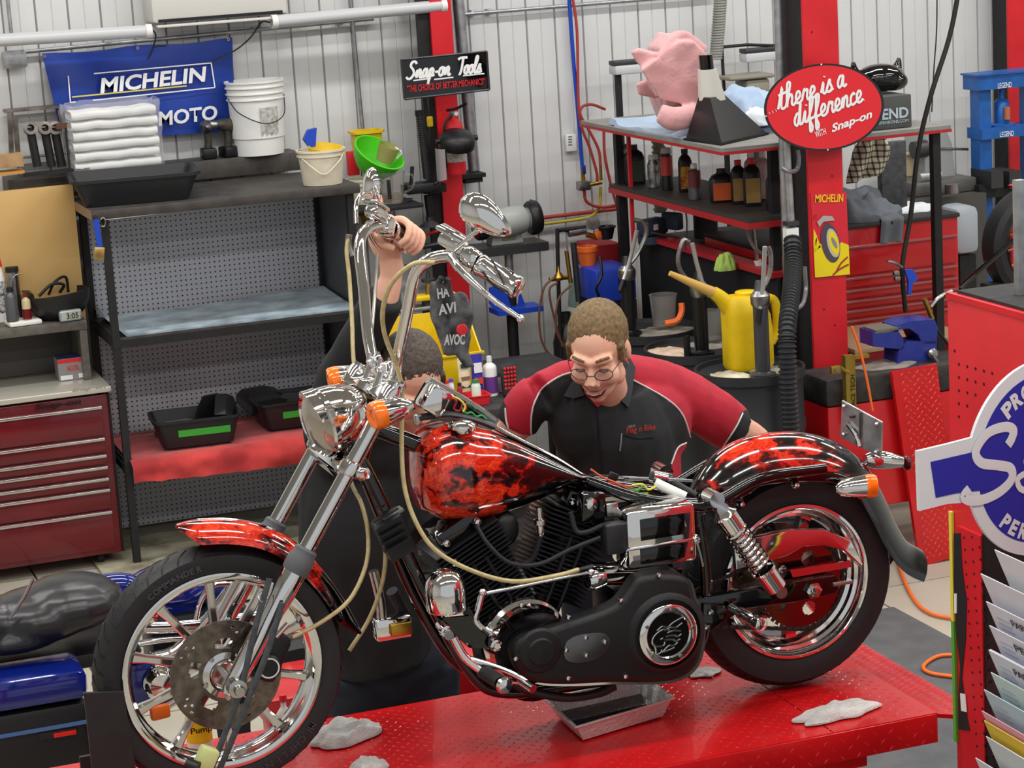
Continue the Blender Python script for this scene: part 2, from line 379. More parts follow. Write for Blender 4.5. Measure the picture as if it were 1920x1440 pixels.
# ================================================================ THE LIFT
def flame(name, x0, x1, s=1.0, bias=0., gain=1.):
    def bld(nt, b, tc):
        L = nt.links.new; N = nt.nodes.new
        mp = N('ShaderNodeMapping'); mp.inputs['Scale'].default_value = (5*s, 8*s, 9*s); mp.inputs['Rotation'].default_value = (0, .22, 0); L(tc.outputs['Object'], mp.inputs['Vector'])
        w = N('ShaderNodeTexNoise'); w.inputs['Scale'].default_value = 1.1; w.inputs['Detail'].default_value = 3; L(mp.outputs['Vector'], w.inputs['Vector'])
        ad = N('ShaderNodeVectorMath'); ad.operation = 'MULTIPLY_ADD'; ad.inputs[1].default_value = (1.3, 1.3, 1.3); L(w.outputs['Color'], ad.inputs[0]); L(mp.outputs['Vector'], ad.inputs[2])
        n = N('ShaderNodeTexNoise'); n.inputs['Scale'].default_value = 1.25; n.inputs['Detail'].default_value = 6; n.inputs['Roughness'].default_value = .58; L(ad.outputs[0], n.inputs['Vector'])
        sp = N('ShaderNodeSeparateXYZ'); L(tc.outputs['Object'], sp.inputs[0])
        sb_ = N('ShaderNodeMath'); sb_.operation = 'SUBTRACT'; sb_.inputs[1].default_value = x0; L(sp.outputs['X'], sb_.inputs[0]); ab_ = N('ShaderNodeMath'); ab_.operation = 'ABSOLUTE'; L(sb_.outputs[0], ab_.inputs[0])
        mr = N('ShaderNodeMapRange'); mr.inputs['From Min'].default_value = x1*.3; mr.inputs['From Max'].default_value = x1
        mr.inputs['To Min'].default_value = .1+bias; mr.inputs['To Max'].default_value = -.2+bias; L(ab_.outputs[0], mr.inputs['Value'])
        a = N('ShaderNodeMath'); a.operation = 'ADD'; L(n.outputs['Fac'], a.inputs[0]); L(mr.outputs['Result'], a.inputs[1])
        r = N('ShaderNodeValToRGB'); e = r.color_ramp.elements
        e[0].position = .47; e[0].color = lin('050304'); e[1].position = .53; e[1].color = lin('3c0605')
        for p, c in ((.57, 'a0120a'), (.61, 'e2371a'), (.645, 'b81a0c'), (.69, 'ee4a22'), (.74, 'c01c0c')): q = e.new(p); q.color = lin(c)
        L(a.outputs[0], r.inputs['Fac']); L(r.outputs['Color'], b.inputs['Base Color'])
        b.inputs['Coat Weight'].default_value = .8; b.inputs['Coat Roughness'].default_value = .03
    return node_mat(name, bld, .12)
lift = thing('motorcycle_lift', 'red diamond plate motorcycle lift table carrying the chopper', 'lift', (1.7, 5.81, 0))
LX0, LX1, LY0, LY1 = .45, 3.065, 5.417, 6.215
part(G().ab((LX0, LY0, TABZ-.012), (LX1-.32, LY1, TABZ-.004)), 'deck', lred, lift)
part(G().ab((LX1-.315, LY0, TABZ-.012), (LX1, LY1, TABZ-.004)), 'deck', lred, lift)
for y in (LY0, LY1): part(G().ab((LX0, y-.004 if y == LY0 else y-.02, TABZ-.09), (LX1, y+.02 if y == LY0 else y+.004, TABZ-.006), .004), 'side_rail', lred, lift)
part(G().ab((LX1-.02, LY0, TABZ-.09), (LX1+.002, LY1, TABZ-.012)), 'end_rail', lred, lift)
def bars(x0, x1, y0, y1, fn, step=.04, ln=.010, wd=.003, h=.0012):
    g = G(); j = 0; y = y0
    while y < y1:
        x = x0+(step/2 if j % 2 else 0)
        i = j
        while x < x1:
            a = radians(45 if (i % 2) else -45); i += 1
            d = V((cos(a), sin(a), 0)); q = V((-d.y, d.x, 0)); c = V((x, y, 0))
            vs = [c+d*ln, c+q*wd, c-d*ln, c-q*wd, c+V((0, 0, h))+d*ln*.3, c+V((0, 0, h))-d*ln*.3]
            g.add([fn(p) for p in vs], [(0, 1, 4), (1, 5, 4), (1, 2, 5), (2, 3, 5), (3, 4, 5), (3, 0, 4)]); x += step
        y += step/2; j += 1
    return g
part(bars(LX0+.02, LX1-.02, LY0+.03, LY1-.02, lambda p: V((p.x, p.y, p.z+TABZ-.004))), 'tread_bars', lred, lift, kind='stuff', smooth=0)
part(bars(LX0+.02, LX1-.02, 0, .06, lambda p: V((p.x, LY0-.004-p.z, TABZ-.08+p.y)), .05), 'rail_tread_bars', lred, lift, kind='stuff', smooth=0)
# end flap sloping down to the right
fa = G(); f0, f1 = V((LX1+.004, LY0, TABZ-.008)), V((LX1+.16, LY0, TABZ-.045))
fa.prism([f0, f1, f1+V((0, LY1-LY0, 0)), f0+V((0, LY1-LY0, 0))], (0, 0, -.012))
flap = part(fa, 'end_flap', lred, lift)
part(bars(0, .16, 0, LY1-LY0-.02, lambda p: V((f0.x+p.x, LY0+.01+p.y, f0.z-p.x*.237+p.z)), .026, .011, .0035), 'flap_tread_bars', lred, flap, kind='stuff', smooth=0)
for sx in (.75, 2.75):
    for y in (5.55, 6.08): part(G().box((sx, y, .44), (.07, .05, .78), None, .004), 'leg', lred, lift)
    part(G().box((sx, 5.81, .78), (.06, .62, .08), None, .004), 'cross_beam', lred, lift)
part(G().ab((.6, 5.47, .014), (2.9, 5.56, .08), .005), 'base_beam', lred, lift); part(G().ab((.6, 6.06, .014), (2.9, 6.15, .08), .005), 'base_beam', lred, lift)
part(G().ab((2.62, 5.44, TABZ-.13), (2.86, 5.52, TABZ-.085), .004), 'lock_bracket', lred, lift)
# ================================================================ THE CHOPPER
bike = thing('motorcycle', 'black and red flame painted chopper with tall chrome handlebars on the lift', 'motorcycle', (2.0, BY, TABZ))
def L(u, w, z): return V((1.168+u, BY-w, TABZ+z))
def lat(c, prof, n=64): g = G(); g.lathe(c, (0, -1, 0), prof, n); return g    # profile (radius, towards the near side)
flamet = flame('airbrushed flames on tank', 1.84, .32, 1.7, .01); flamef = flame('airbrushed flames on rear fender', 2.80, .34, 1.6, -.025)
flamef2 = flame('airbrushed flames on front fender', 1.17, .36, 1.6, .03)
FA, RA = L(0, 0, .335), L(1.653, 0, .32)
def tyre(c, R, hw, rb, parent, name):
    p = [(rb-.006, hw*.72), (rb+.012, hw*.9), (rb+(R-rb)*.42, hw*1.02), (rb+(R-rb)*.72, hw), (R-.022, hw*.84), (R-.008, hw*.55), (R, 0)]
    g = lat(c, p+[(r, -h) for r, h in reversed(p[:-1])]+[(rb-.012, 0), p[0]], 96)
    return part(g, name, tyrem, parent, smooth=60), p
def ann(c, w, r0, r1, holes, nt=240, nr=14, th=.005, slots=None):
    """thin disc with real holes; holes = (angle, radius, hole radius[, length])"""
    g = G(); vs = []; fs = []
    for j in range(nr+1):
        for i in range(nt): a = 2*pi*i/nt; r = r0+(r1-r0)*j/nr; vs.append((r*cos(a), r*sin(a)))
    def hit(x, y):
        for h in holes:
            dx, dy = x-h[1]*cos(h[0]), y-h[1]*sin(h[0])
            t = -dx*sin(h[0])+dy*cos(h[0]); q = dx*cos(h[0])+dy*sin(h[0])
            ln = h[3] if len(h) > 3 else 0
            t = max(0, abs(t)-ln)
            if hypot(t, q) < h[2]: return True
        return False
    for j in range(nr):
        for i in range(nt):
            f = (j*nt+i, j*nt+(i+1) % nt, (j+1)*nt+(i+1) % nt, (j+1)*nt+i)
            if not hit(sum(vs[q][0] for q in f)/4, sum(vs[q][1] for q in f)/4): fs.append(f)
    g.add([c+V((x, -w, y)) for x, y in vs], fs); return g
# ---- front wheel
fw = part(lat(FA, [(.266, .044), (.266, .05), (.258, .052), (.247, .048), (.243, .030), (.236, .022), (.234, 0), (.236, -.022), (.243, -.03), (.247, -.048), (.258, -.052), (.266, -.05), (.266, -.044), (.252, 0), (.266, .044)], 96), 'front_wheel', chrome, bike)
ty, _ = tyre(FA, .335, .052, .262, fw, 'front_tyre')
gr = G()
for k in range(44):
    a = 2*pi*k/44
    for sd in (1, -1):
        pts = []
        for t in (0, .35, .7, 1):
            h = .005+t*.038; r = (.335-.008*(h/.0286) if h < .0286 else .327-.014*(h-.0286)/.0151)+.0003; aa = a+sd*.04+.17*t-.05*t*t
            pts.append(FA+V((r*cos(aa), -sd*h, r*sin(aa))))
        gr.tube(pts, .0019, 4, 3)
part(gr, 'tread_grooves', inkk, fw, kind='stuff', smooth=0)
alu = M('polished cast aluminium', 'd8d6d2', .14, 1.)
for k in range(10):
    a = radians(92+36*k); d = V((cos(a), 0, sin(a))); q = V((-sin(a), 0, cos(a))); g = G(); rings = []
    for r, hw, hy in ((.045, .015, .022), (.10, .0125, .016), (.2, .0105, .012), (.238, .015, .016)):
        c = FA+d*r; rings.append([c+q*hw-V((0, hy*.5, 0)), c+q*hw*.6-V((0, hy, 0)), c-q*hw*.6-V((0, hy, 0)), c-q*hw-V((0, hy*.5, 0)), c-q*hw+V((0, hy*.5, 0)), c-q*hw*.6+V((0, hy, 0)), c+q*hw*.6+V((0, hy, 0)), c+q*hw+V((0, hy*.5, 0))])
    part(g.loft(rings), 'spoke', alu, fw, smooth=30)
part(lat(FA, [(.001, .07), (.03, .07), (.034, .06), (.048, .05), (.05, .03), (.05, -.05), (.03, -.07), (.001, -.07)], 32), 'hub', alu, fw)
rotm = M('worn brake rotor steel', '7d746a', .3, .9, '5d554c', 40)
hl = []
for k in range(5):
    a = 2*pi*k/5+.3
    hl.append((a, .083, .0135, .012))
    for q, r in ((.0, .118), (.1, .131), (.2, .118), (.3, .131)): hl.append((a+.75+q, r, .0045))
part(ann(FA, .072, .052, .147, hl), 'brake_rotor', rotm, fw, solid=.005, smooth=30)
part(lat(FA, [(.052, .066), (.062, .068), (.062, .078), (.045, .082), (.04, .072)], 32), 'rotor_carrier', alu, fw)
for k in range(5): a = 2*pi*k/5+.93; part(G().cyl(FA+V((.06*cos(a), -.074, .06*sin(a))), FA+V((.06*cos(a), -.086, .06*sin(a))), .007, n=6), 'rotor_bolt', dchrome, fw)
# ---- forks
SL = .675
def fk(z, s): return L(.002+SL*(z-.335), .155*s, z)
fd = (fk(1, 1)-fk(0, 1)).normalized()
for s in (1, -1):
    fo = part(G().lathe(fk(.335, s)-fd*.03, fd, [(.0, 0), (.02, .0), (.026, .02), (.028, .12), (.029, .24), (.033, .30), (.033, .355), (.031, .365), (.024, .37)], 24), 'fork_slider', chrome, bike)
    part(G().cyl(fk(.60, s), fk(1.06, s), .0215, n=24), 'fork_tube', chrome, fo)
    part(G().lathe(fk(.655, s)-fd*.03, fd, [(.034, -.03), (.036, -.02), (.036, .012), (.031, .02), (.031, .034), (.024, .04)], 24), 'dust_boot', M('grey rubber boot', '55565a', .6), fo)
    part(G().lathe(fk(.856, s)-fd*.02, fd, [(.0235, 0), (.029, .004), (.031, .02), (.029, .036), (.0235, .04)], 24), 'lower_clamp', chrome, fo)
    part(G().lathe(fk(1.05, s)-fd*.02, fd, [(.022, -.03), (.027, -.028), (.028, .01), (.024, .022), (.0, .026)], 24), 'fork_cap', chrome, fo)
    part(G().lathe(fk(.335, s)-V((0, s*.02, 0)), (0, -s, 0), [(.0, .05), (.012, .05), (.014, .044), (.014, .03), (.024, .028), (.026, -.0), (.02, -.03)], 20), 'axle_nut', dchrome, fo)
    part(G().tube([fk(.47, s)+V((.01, 0, .0)), L(.06, .1*s, .44), L(.05, .06*s, .43)], .007, 6), 'fender_strut', gblack, fo)
part(G().cyl(L(0, -.17, .335), L(0, .17, .335), .011, n=16), 'front_axle', dchrome, bike)
cl = part(G().box((fk(.852, 1)+fk(.852, -1))/2, (.055, .31, .03), Matrix.Rotation(-.55, 3, 'Y'), .008), 'lower_triple_clamp', chrome, bike)
part(G().box((fk(.848, 1)+fk(.848, -1))/2-V((.028, 0, .01)), (.005, .17, .034), Matrix.Rotation(-.55, 3, 'Y')), 'clamp_plate', M('dark blue glaze', '0c1124', .12, coat=.5), cl)
for s in (1, -1): part(G().lathe(fk(.85, s)+V((.025, -.016*s, -.008)), V((.5, -.7*s, .1)), [(.0, .024), (.014, .022), (.018, .012), (.018, 0)], 14), 'acorn_bolt', chrome, cl)
ut = part(G().box((fk(1.035, 1)+fk(1.035, -1))/2+V((.01, 0, 0)), (.085, .30, .03), Matrix.Rotation(-.55, 3, 'Y'), .012), 'upper_triple_clamp', chrome, bike)
for s in (1, -1):
    part(G().cyl(L(.472, .05*s, 1.03), L(.497, .05*s, 1.085), .016, n=16), 'riser', chrome, ut)
    part(G().box(L(.50, .05*s, 1.078), (.042, .03, .04), Matrix.Rotation(-.4, 3, 'Y'), .008), 'riser_clamp', chrome, ut)
    for q in (-.012, .012): part(G().cyl(L(.492+q, .05*s, 1.09), L(.492+q+.006, .05*s, 1.108), .005, n=8), 'clamp_bolt', dchrome, ut)
part(G().lathe(L(.45, 0, 1.02), fd, [(.028, 0), (.028, .02), (.02, .028), (.0, .03)], 20), 'stem_nut', chrome, ut)
# steering neck of the frame
part(G().cyl(L(.40, 0, .80), L(.465, 0, .99), .033, n=24), 'steering_neck', gblack, bike)
# ---- handlebar
hp = [(704, 694, .0), (722, 707, .05), (737, 708, .085), (748, 660, .14), (765, 580, .2), (779, 515, .25), (805, 487, .29), (850, 480, .33), (900, 497, .38), (972, 540, .45)]
near = [B(*p) for p in hp]; mir = lambda p: V((p.x, 2*BY-p.y, p.z))
near[0] = V((near[1].x-.004, BY, near[1].z+.004))
hb = part(G().tube([mir(p) for p in reversed(near[1:])]+near, .0158, 14, 6), 'handlebar', chrome, bike)
for s in (1, -1):
    f = (lambda p: p) if s > 0 else mir
    a, b = f(near[8]), f(near[9]); d = (b-a).normalized(); a2 = a+d*.0
    gp = part(G().lathe(a2, d, [(.026, -.005), (.029, .0), (.028, .01), (.0265, .014), (.0265, (b-a).length-.014), (.029, (b-a).length-.01), (.029, (b-a).length), (.022, (b-a).length+.006), (0, (b-a).length+.007)], 20), 'grip', chrome, hb)
    for k in range(4):
        g = G(); pts = []
        R = axis_rot(d)
        for t in range(9): an = k*2*pi/4+t*.2; pts.append(a2+d*(.022+t*((b-a).length-.05)/8)+R@V((.0265*cos(an), .0265*sin(an), 0)))
        part(g.tube(pts, .003, 6, 2), 'grip_rib', M('chrome rib rubber', '3a3a3e', .3, .6), hb)
    c = a-d*.03
    R = axis_rot(d)
    sw = part(G().box(c, (.05, .055, .05), R, .013), 'switch_housing', chrome, hb)
    mc = part(G().box(c-d*.05+V((.0, 0, .016)), (.046, .036, .075), R, .012), 'master_cylinder', chrome, bike)
    part(G().box(c-d*.05+V((0, 0, .040)), (.05, .01, .08), R, .004), 'reservoir_lid', chrome, mc)
    part(G().tube([c-d*.045+V((-.02, -.02*s, -.01)), c+d*.0+V((-.035, -.035*s, -.022)), c+d*.06+V((-.028, -.05*s, -.05)), c+d*.115+V((.0, -.062*s, -.08))], [.012, .011, .008, .006], 10), 'lever', chrome, hb)
    part(G().ell(c+d*.118+V((.001, -.063*s, -.081)), .0105), 'lever_ball', chrome, hb)
# mirrors
mN = part(G().tube([B(848, 478, .34), B(860, 462, .37), B(905, 425, .47)], .006, 10), 'mirror_stem', chrome, bike)
mc = B(910, 408, .50)
def mirror_head(c, ax, side, parent):
    """teardrop mirror shell, open face along ax, long axis along side"""
    ax = V(ax).normalized(); side = V(side); side = (side-ax*side.dot(ax)).normalized(); vv = ax.cross(side); g = G(); rings = []
    for dp, sc in ((.034, .05), (.031, .35), (.022, .68), (.008, .93), (-.006, 1.0), (-.012, .97)):
        ring = []
        for i in range(28):
            t = 2*pi*i/28; rx = .074*cos(t); ry = .042*sin(t)*(1.0-.42*cos(t))
            ring.append(c+ax*(-dp)+(side*rx+vv*ry)*sc)
        rings.append(ring)
    sh = part(g.loft(rings), 'mirror_shell', chrome, parent, smooth=50)
    gl = [c+ax*.0135+(side*(.068*cos(2*pi*i/28))+vv*(.036*sin(2*pi*i/28)*(1-.42*cos(2*pi*i/28)))) for i in range(28)]
    part(G().prism(gl, ax*.001), 'mirror_glass', M('mirror glass', 'c8d0d8', .02, 1.), parent)
mirror_head(mc, (.55, .62, .28), (.55, -.35, -.55), mN)
part(G().lathe(B(903, 428, .47), (.5, .5, .2), [(0, -.012), (.009, -.01), (.011, 0), (.009, .012)], 12), 'mirror_joint', chrome, mN)
pf = lambda x, y, w: PY(x, y, BY+w)
mF = part(G().tube([pf(668, 420, .33), pf(668, 385, .36), pf(676, 366, .40), pf(694, 362, .46)], .0065, 10), 'mirror_stem', chrome, bike)
mirror_head(pf(703, 362, .50), (.86, -.12, .12), (.12, .1, -.9), mF)
# ---- headlight
hd = V((-.9, -.22, -.16)).normalized(); hc = L(.352, .03, .965)
hs = part(G().lathe(hc, hd, [(.0, -.098), (.03, -.094), (.06, -.075), (.08, -.042), (.088, 0), (.09, .03), (.094, .034), (.094, .046), (.088, .052), (.084, .046)], 40), 'headlight_shell', chrome, bike)
part(G().lathe(hc, hd, [(.085, .046), (.06, .060), (.03, .067), (0, .069)], 40), 'headlight_lens', M('ribbed lamp glass', 'b0a89c', .1, .55), hs)
g = G(); R = axis_rot(hd)
def vis(u, v):
    a = radians(-75+150*u); r = .0955+.003*v; out = hd*(.036+.034*v*(cos(a*.95)**.6 if abs(a) < 1.4 else .25))
    e1 = V((0, -1, 0)); e2 = hd.cross(e1); e2 = e2 if e2.z > 0 else -e2
    return hc+out+(e1*sin(a)+e2*cos(a))*r
part(g.grid(vis, 28, 6), 'visor', chrome, hs, solid=.0025, smooth=60)
part(G().box(L(.40, .0, .90), (.03, .035, .09), Matrix.Rotation(-.5, 3, 'Y'), .005), 'headlight_bracket', chrome, hs)
# ---- turn signals on the upper clamp
amber = M('amber lens', 'ff7a08', .15, 0., 'f06a04', 40, coat=.5)
def signal(c, d, parent, name, r=.036):
    sh = part(G().lathe(c, d, [(.0, -.085), (.010, -.084), (.022, -.07), (r*.86, -.042), (r, -.008), (r*1.03, 0)], 28), name, chrome, parent)
    part(G().lathe(c, d, [(r*1.03, 0), (r*1.05, .006), (r*1.02, .026), (r*.9, .032), (r*.5, .030), (r*.46, .026), (0, .026)], 28), 'lens', amber, sh); return sh
signal(B(718, 775, .21), (-.93, -.15, -.1), bike, 'turn_signal'); signal(pf(637, 711, .21), (-.93, .15, -.1), bike, 'turn_signal')
for s in (1, -1): part(G().cyl(L(.50, .15*s, 1.0), L(.505, .21*s, 1.0), .009, n=12), 'signal_stalk', chrome, ut)
# ---- front fender
def fender(cl, hw, dp, m, parent, name, c0, n=9, th=.003, lip=.0):
    P = crom(cl, 5); g = G(); rings = []
    for i, p in enumerate(P):
        t = (P[min(i+1, len(P)-1)]-P[max(i-1, 0)]).normalized(); nn = V((t.z, 0, -t.x)); nn = nn if nn.dot(p-c0) > 0 else -nn
        q = i/(len(P)-1); h = hw(q); d = dp(q); ring = []
        for k in range(n*2+1):
            a = (k/n-1); w = h*sin(a*pi/2*.98); ring.append(p+V((0, -w, 0))-nn*(d*(1-cos(a*pi/2*.999))**.85))
        rings.append(ring)
    g.loft(rings, closed_ring=False, cap=(False, False)); return part(g, name, m, parent, solid=-th, smooth=50)
ff = [B(332, 984, 0), B(370, 976, 0), B(430, 975, 0), B(490, 985, 0), B(545, 1012, 0), B(600, 1062, 0), B(643, 1120, 0), B(676, 1186, 0)]
tp = lambda q: min(1, .25+q*6, .1+(1-q)*9)
fen = fender(ff, lambda q: .062*tp(q), lambda q: .05*tp(q), [flamef2], bike, 'front_fender', FA)
fgl = part(G().tube([V((p.x, p.y, p.z+.002)) for p in ff[1:4]], .004, 6, 4), 'fender_trim', chrome, fen)
# ---- frame
def tb(pts, r, name, m=gblack, parent=None, n=10): return part(G().tube(pts, r, n, 5), name, m, parent or bike)
for s in (1, -1):
    tb([L(.42, .02*s, .84), L(.47, .05*s, .70), L(.57, .10*s, .42), L(.66, .10*s, .23), L(.74, .10*s, .165), L(.9, .10*s, .15), L(1.2, .10*s, .15), L(1.32, .12*s, .2), L(1.345, .13*s, .4), L(1.33, .12*s, .6)], .017, 'frame_tube')
tb([L(.44, 0, .93), L(.7, 0, .80), L(1.02, 0, .69), L(1.33, 0, .60)], .024, 'backbone')
tb([B(1103, 903, .05), B(1180, 930, .09), B(1240, 942, .11), B(1305, 945, .12)], .0165, 'seat_rail'); tb([pf(1108, 898, .05), pf(1180, 903, .09), pf(1300, 908, .11)], .0165, 'seat_rail')
for s in (1, -1): tb([L(1.27, .13*s, .62), L(1.36, .13*s, .60), L(1.52, .13*s, .655), L(1.72, .13*s, .655)], .016, 'fender_rail')
# ---- tank
tt = [(772, 862), (784, 830), (805, 806), (835, 796), (870, 797), (920, 808), (970, 828), (1020, 853), (1060, 874), (1102, 898)]
tbm = [(772, 905), (784, 945), (805, 968), (840, 984), (890, 987), (940, 979), (990, 964), (1040, 945), (1080, 926), (1103, 913)]
T = [B(x, y, 0.02) for x, y in tt]; Bt = [B(x, y, .10) for x, y in tbm]
def itp(ps, x):
    for a, b in zip(ps, ps[1:]):
        if a.x <= x <= b.x: return a.z+(b.z-a.z)*(x-a.x)/(b.x-a.x)
    return ps[0].z if x < ps[0].x else ps[-1].z
x0, x1 = T[0].x+.004, T[-1].x
g = G(); rings = []
for i in range(33):
    q = i/32; x = x0+(x1-x0)*(q**1.15 if q > 0 else 0); zt, zb = itp(T, x), itp(Bt, x)
    if i == 0: m = (zt+zb)/2; zt, zb = m+.012, m-.012
    zt = max(zt, zb+.012)
    hw = .138*min(1, (.12+q*7)**.5)*(1-max(0, q-.32)/.68*.80) if q > 0 else .02
    ring = []
    for k in range(36):
        a = 2*pi*k/36; ca, sa = cos(a), sin(a)
        w = hw*math.copysign(abs(ca)**.78, ca); z = (zt+zb)/2+(zt-zb)/2*math.copysign(abs(sa)**.82, sa)
        ring.append(V((x, BY-w, z)))
    rings.append(ring)
tank = part(g.loft(rings), 'fuel_tank', flamet, bike, smooth=60)
dash = part(G().tube([B(783, 783, 0), B(800, 781, 0), B(840, 776, 0), B(890, 786, 0), B(926, 800, 0)], .02, 10, 5, flat=(V((.25, 0, 1)), .45)), 'dash_strap', M('dark grey crinkle', '3a3c40', .5), tank)
part(G().tube([B(926, 800, 0), B(975, 826, 0), B(1040, 858, 0), B(1098, 893, 0)], [.018, .016, .012, .006], 10, 5, flat=(V((.35, 0, 1)), .5)), 'centre_trim', chrome, tank)
part(G().lathe(B(866, 803, .06), V((.12, -.1, 1)), [(.0, .022), (.022, .021), (.036, .014), (.039, .006), (.037, 0), (.02, -.004), (.02, -.02)], 28), 'fuel_cap', chrome, tank)
part(G().box(B(783, 786, .0), (.02, .03, .03), None, .006), 'dash_bolt', dchrome, tank)
# speedometer housing lifted off the dash, wires hanging out
sp = part(G().box(B(812, 748, .0), (.068, .085, .075), Matrix.Rotation(.62, 3, 'Y'), .012), 'speedometer_box', chrome, bike)
lid = part(G().tube([B(803, 712, -.02), B(835, 730, -.02), B(880, 757, -.02), B(925, 788, -.02)], .013, 8, 4, flat=(V((-.5, 0, 1)), .5)), 'dash_cover_edge', chrome, sp)
part(G().prism([B(838, 738, -.02), B(878, 762, -.02), B(922, 792, -.02), B(890, 793, -.02), B(858, 783, -.02), B(834, 770, -.02)], (0, .035, 0)), 'dash_cover_inside', mblack, sp)
for k, (cc, pts) in enumerate((('c22020', [(846, 746), (856, 752), (851, 766), (862, 770), (868, 756), (874, 764), (868, 776)]), ('2c9a4a', [(866, 764), (874, 775), (884, 773), (893, 781), (903, 779), (912, 786)]), ('e0d060', [(846, 742), (862, 749), (872, 762), (868, 772)]))):
    part(G().tube([B(x, y, .003+.004*k) for x, y in pts], .0028, 6, 4), 'wire', M('wire %d' % k, cc, .4), sp)
# ---- engine
eng = M('black engine casting', '101012', .38, .3, bump=.1, bs=50); finm = M('black fin edges', '232326', .35, .5)
cr = L(.85, 0, .24)
g = G().lathe(cr, (0, -1, 0), [(0, .10), (.105, .10), (.125, .085), (.128, 0), (.125, -.085), (.105, -.1), (0, -.1)], 40)
g.box(L(.95, 0, .20), (.30, .17, .17), None, .03)
ek = part(g, 'crankcase', eng, bike)
for an, nm, w0 in ((-.46, 'front', .025), (.46, 'rear', -.025)):
    d = V((sin(an), 0, cos(an))); R = Matrix.Rotation(an, 3, 'Y'); o = cr+V((0, -w0, 0))
    cy = part(G().cyl(o+d*.1, o+d*.44, .062, n=24), 'cylinder_barrel', eng, bike)
    g = G()
    for k in range(13): g.box(o+d*(.165+k*.0125), (.178, .17, .0045), R, .002)
    for k in range(7): g.box(o+d*(.333+k*.0125), (.20, .18, .0045), R, .002)
    part(g, 'cooling_fins', finm, cy, smooth=30)
    part(G().box(o+d*.435, (.135, .14, .05), R, .012), 'rocker_box', gblack, cy)
    for q in (-.05, .05): part(G().lathe(o+d*.43+R@V((q, -.072, 0)), (0, -1, 0), [(0, .016), (.009, .014), (.011, .006), (.011, 0)], 10), 'rocker_bolt', chrome, cy)
    for q in (-.02, .02): part(G().cyl(o+d*.12+R@V((q, -.09, 0)), o+d*.34+R@V((q, -.085, 0)), .006, n=8), 'pushrod_tube', finm, cy)
part(G().ell(L(.80, .04, .60), (.04, .03, .05)), 'spark_plug_cap', mblack, ek)
# carburettor-side bits between the cylinders
part(G().box(B(1108, 950, .10), (.07, .05, .085), Matrix.Rotation(.1, 3, 'Y'), .01), 'head_bracket', gblack, ek)
part(G().lathe(B(1108, 945, .13), (0, -1, 0), [(0, .014), (.016, .01), (.018, 0)], 14), 'bracket_bolt', chrome, ek)
part(G().box(B(1145, 955, .11), (.035, .03, .04), None, .004), 'coil_bracket', dchrome, ek)
# primary cover
prc = M('black wrinkle primary', '121213', .5, .1, bump=.15, bs=260)
pc = [(800, 760), (815, 705), (850, 672), (930, 645), (1110, 588), (1250, 540), (1335, 497), (1390, 430), (1440, 368), (1560, 352), (1690, 372), (1728, 470), (1765, 590), (1772, 690), (1752, 790), (1700, 860), (1620, 898), (1500, 910), (1330, 908), (1110, 918), (960, 915), (880, 895), (825, 845)]
PO = [B(660+x/2.743, 940+y/2.743, .20) for x, y in pc]
prim = part(G().prism(crom(PO, 3, True), (0, -.055, 0), .018), 'primary_cover', prc, bike, smooth=50)
part(G().prism(crom([p+V((0, .0, 0)) for p in [B(660+x/2.743, 940+y/2.743, .14) for x, y in pc]], 3, True), (0, -.058, 0)), 'inner_primary', chrome, prim)
dc = B(660+1622/2.743, 940+682/2.743, .262)
hub = part(G().lathe(dc+V((0, .012, 0)), (0, -1, 0), [(.118, -.004), (.112, .006), (.096, .014)], 40), 'clutch_bulge', prc, prim)
part(G().lathe(dc, (0, -1, 0), [(.084, -.004), (.084, .008), (.079, .012), (.064, .012), (.06, .007)], 48), 'derby_ring', chrome, prim)
db = part(G().lathe(dc, (0, -1, 0), [(.062, .005), (.062, .0075), (0, .0078)], 40), 'derby_disc', gblack, prim)
ef = lambda x, y: dc+V(((x-1622)*.00053, -.0092, -(y-682)*.00053))
strokes([[(1548, 775), (1545, 735), (1530, 710), (1540, 680), (1575, 655), (1610, 650), (1630, 662)], [(1550, 778), (1575, 768), (1580, 752)], [(1545, 730), (1590, 735), (1600, 715)], [(1575, 700), (1590, 695)],
         [(1560, 650), (1590, 632), (1620, 640), (1650, 622), (1705, 602)], [(1600, 655), (1640, 645), (1665, 650), (1700, 632)], [(1615, 672), (1655, 665), (1690, 672)], [(1605, 690), (1650, 688), (1670, 700), (1692, 690)], [(1600, 705), (1640, 708), (1660, 722), (1685, 716)], [(1580, 770), (1620, 740), (1650, 742), (1670, 730)], [(1590, 768), (1625, 762), (1650, 755)]],
        'flame_emblem', chrome, prim, ef, .0028, (0, 1, 0), .5)
for k in range(5): a = 1.4+k*2*pi/5; part(G().cyl(dc+V((.072*cos(a), -.01, .072*sin(a))), dc+V((.072*cos(a), -.016, .072*sin(a))), .0055, n=8), 'derby_screw', dchrome, prim)
ins = [B(660+x/2.743, 940+y/2.743, .256) for x, y in ((1085, 775), (1098, 725), (1150, 690), (1240, 675), (1300, 680), (1325, 715), (1300, 775), (1240, 815), (1150, 830), (1100, 815))]
ic = part(G().prism(crom(ins, 3, True), (0, -.006, 0), .003), 'inspection_cover', M('satin steel plate', '6c6c6c', .3, .9), prim)
for x, y in ((1100, 765), (1202, 700), (1300, 722), (1204, 790)): part(G().lathe(B(660+x/2.743, 940+y/2.743, .262), (0, -1, 0), [(0, .008), (.006, .007), (.0065, 0)], 10), 'cover_screw', chrome, prim)
ac = B(660+965/2.743, 940+768/2.743, .255)
part(G().lathe(ac, (0, -1, 0), [(.062, 0), (.056, .008), (.038, .012), (.034, .018), (0, .02)], 36), 'alternator_boss', prc, prim)
